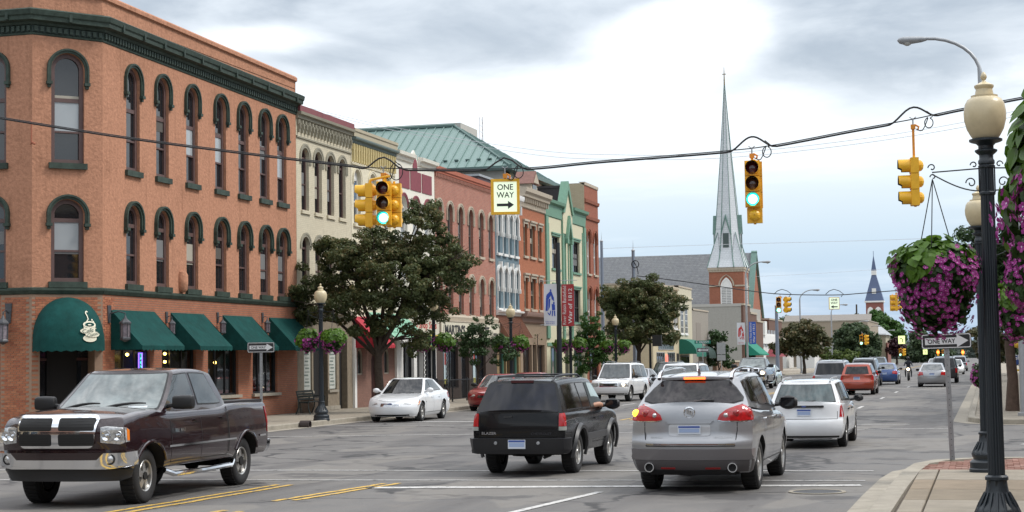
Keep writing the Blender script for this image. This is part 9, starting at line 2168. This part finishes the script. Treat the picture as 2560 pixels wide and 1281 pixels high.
tree_px(1195,73,0,[(1205,810,35,20),(1180,840,42,25),(1230,845,40,25),(1190,875,45,28),(1250,885,40,22),(1150,865,28,22)],'small dark green street tree covering the end of the long ivory signboard',1.5,.05,fresh if False else leafmat('mid_green_leaf',(.018,.042,.012),(.033,.07,.02),(.06,.105,.03),tr=.25),leaf=.06,clump=.26,dens_=250,seed=17)
tree_px(1345,95,0,[(1345,850,14,22)],'thin bare young tree in front of the tan shop front',3.4,.03,olive,leaf=.03,clump=.1,dens_=20,seed=19)
tree_px(1797,158,0,[(1795,850,25,25),(1785,885,28,28),(1815,890,22,25)],'dark green shrub like tree against the grey rendered side wall',.8,.10,dark if False else leafmat('mid_green_leaf',(0,0,0),(0,0,0)),leaf=.16,clump=.5,dens_=200,seed=21)
tree_px(2010,180,0,[(2010,835,45,28),(1980,850,35,25),(2040,855,30,28),(2005,875,50,20),(1950,870,20,12)],'bronze green roadside tree under the second one way box',2.0,.16,maple2,leaf=.18,clump=.6,dens_=300,seed=23)
tree_px(2135,235,0,[(2130,840,38,28),(2155,865,40,32),(2110,865,28,28),(2180,880,20,18)],'dark roadside tree behind the distant green signal',2.0,.2,dark,leaf=.24,clump=.8,dens_=300,seed=27)
tree_px(2075,200,0,[(2072,885,20,18),(2105,892,28,16),(2130,895,15,12)],'low yellow green shrub between the two darker roadside trees',.6,.08,olive,leaf=.16,clump=.5,dens_=220,seed=29)
tree_px(2215,380,0,[(2210,820,38,25),(2195,800,25,15),(2235,850,20,30)],'pale green tree beside the distant blue steeple',6,.35,olive if False else fresh,leaf=.40,clump=1.4,dens_=260,seed=31)
tree_px(2242,330,0,[(2240,868,18,22)],'plum coloured tree right of the beige hall',2,.2,plum,leaf=.3,clump=1.0,dens_=240,seed=33)
tree_px(2310,420,0,[(2300,850,18,22),(2330,862,26,22),(2295,885,40,16),(2345,885,25,15)],'dark distant trees seen left of the corner one way sign',3,.3,dark,leaf=.4,clump=1.4,dens_=240,seed=35)
tree_px(1995,330,0,[(1990,812,45,16),(1960,830,35,22),(2030,815,30,10)],'green wood edge rising behind the long low hall',6,.3,leafmat('mid_green_leaf',(0,0,0),(0,0,0)),leaf=.38,clump=1.3,dens_=260,seed=37)
tree_px(2145,340,0,[(2145,795,12,6),(2143,789,7,4)],'dark conifer tip above the long hall roof',12,.2,dark,leaf=.25,clump=.6,dens_=200,seed=39,name='conifer')
tree_px(2527,57,0,[(2500,600,70,45),(2470,640,55,50),(2545,660,60,60),(2500,720,70,50),(2560,780,50,45),(2440,580,30,22)],'dark street tree behind the nearest lamp on the right pavement',3.0,.17,leafmat('mid_green_leaf',(0,0,0),(0,0,0)),leaf=.085,clump=.4,dens_=300,seed=41,bark=mat('brown_bark',(.085,.055,.04),.95,var=.3,bump=.8))
tree_px(2462,118,0,[(2465,850,40,25),(2480,880,40,22),(2450,835,22,15),(2500,840,40,35)],'rust tinged tree further down the right pavement',2.2,.15,maple2,leaf=.13,clump=.5,dens_=280,seed=43)
tree_px(2490,150,0,[(2475,890,30,18),(2520,880,40,30)],'dark tree beyond the rust tinged one on the right',2.0,.15,dark,leaf=.16,clump=.6,dens_=240,seed=45)
basket(Vector((PY(2450,930,60).x,60,1.75)),77,'low pink flower basket beside the nearest lamp post, far down the pavement',rx=.33,rz_=.42,hang=.05,lime_cut=.95,n_l=1,n_f=150)
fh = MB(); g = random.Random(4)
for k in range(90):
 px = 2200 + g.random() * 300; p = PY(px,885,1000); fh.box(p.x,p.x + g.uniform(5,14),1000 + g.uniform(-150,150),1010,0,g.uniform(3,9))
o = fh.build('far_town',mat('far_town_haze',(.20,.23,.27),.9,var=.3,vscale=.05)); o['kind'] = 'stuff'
fw = []
for k in range(260):
 px = g.choice((g.uniform(2210,2395),g.uniform(2410,2520),g.uniform(-900,2600))); p = PY(px,885,g.uniform(800,1100)); s = g.uniform(5,9); fw.append((p.x,p.y,s * .5,s,s,s * .8))
me = leaves_mesh('far_wood',fw,[90] * len(fw),1.3,leafmat('far_wood_leaf',(.05,.075,.06),(.08,.10,.08),tr=.1),3); o = place('far_wood',me); o['kind'] = 'stuff'
# ================================================================ unseen rest of the street, added to darken reflections: right-hand row, blocks behind viewer
def context(x,y,L,D,h,m,rz,label,n,fl=3):
 b = empty('commercial_building',(x,y,0),rz,label,'building'); q = MB(); q.box(0,L,0,D,0,h); q.build('wall',m,b); q = MB(); q.box(-.05,L + .05,-.35,0,h - .7,h + .1); q.build('cornice',t4,b)
 w = L / n; q = MB(); q.box(-.5,.5,-.03,.03,0,1.9); g = MB(); g.box(-.42,.42,-.05,-.03,.08,1.82); fm_,gm_ = q.mesh('window',M_['frame']),g.mesh('pane',M_['pane'])
 for f_ in range(1,fl):
  for k in range(n): o = place('window',fm_,b,loc=(w * (k + .5),0,f_ * 3.5 + 1.1)); place('pane',gm_,o)
 for k in range(max(1,n // 2)): q = MB(); a = L * k / max(1,n // 2); q.box(a + .3,a + L / max(1,n // 2) - .3,-.03,.03,.5,2.9); q.build('shop_window',M_['pane'],b)
mB = mat('context_brick',(.26,.12,.08),.9,brick=(.21,.072,.01,(.22,.15,.11),(.22,.10,.07)),var=.1); mT = mat('context_tan',(.36,.29,.2),.9,var=.1); mG = mat('context_grey',(.25,.24,.22),.9,var=.1)
y = 52.0
for i,(L,h,m) in enumerate(((14,10.5,mB),(9,8,mT),(12,11,mG),(16,9,mB),(10,7.5,mT),(18,10,mG),(16,9.5,mB),(20,8.5,mT))):
 context(6.2,y + L,L,16,h,m,R(-90),['first','second','third','fourth','fifth','sixth','seventh','eighth'][i] + ' building of the right hand row beyond the crossing, outside the photo',int(L / 2.4),3 if h > 8 else 2); y += L + .05
for i,(x,yy,L,D,h,m,rz,lb) in enumerate(((9.5,28,26,14,11,mB,R(-90),'brick corner building beside the viewer, outside the photo'),(9.5,-2,30,14,9,mT,R(-90),'tan building behind the viewer on the right, outside the photo'),
 (-26,-34,14,14,10,mG,R(90),'grey building behind the viewer on the left'),(-26,-19.5,20,14,11.5,mB,R(90),'brick building left of the viewer, outside the photo'),(-26,1,20,14,10,mT,R(90),'tan corner building left of the viewer, outside the photo'),(12,-60,46,14,10,mB,R(180),'long brick block across the street far behind the viewer'))):
 context(x,yy,L,D,h,m,rz,lb,int(L / 2.5))
RB = random.Random(11); bms = [mat('blind_cream',(.36,.33,.27),.7),mat('blind_grey',(.17,.17,.17),.7),mat('curtain_dim',(.09,.08,.07),.8)]
for b in [o for o in bpy.data.objects if o.type == 'EMPTY' and o.name.split('.')[0] in ('corner_building','commercial_building') and o.location.x < -20 and o.location.y > 40]:
 for w in [o for o in b.children if o.name.split('.')[0] == 'window' and len(o.children) > 1]:
  if RB.random() > .62: continue
  co_ = [v.co for v in w.data.vertices]; x0,x1 = min(c.x for c in co_) + .11,max(c.x for c in co_) - .11; z0,z1 = min(c.z for c in co_),max(c.z for c in co_); y_ = max(c.y for c in co_) - .045
  zt = z0 + (z1 - z0) * .62; zz = zt - (zt - z0) * RB.choice((.25,.45,.6)); yy_ = y_ + .0
  q = MB(); q.face([(x0,yy_ - .02,zz),(x1,yy_ - .02,zz),(x1,yy_ - .02,zt),(x0,yy_ - .02,zt)]); q.build('blind',RB.choice(bms),w)
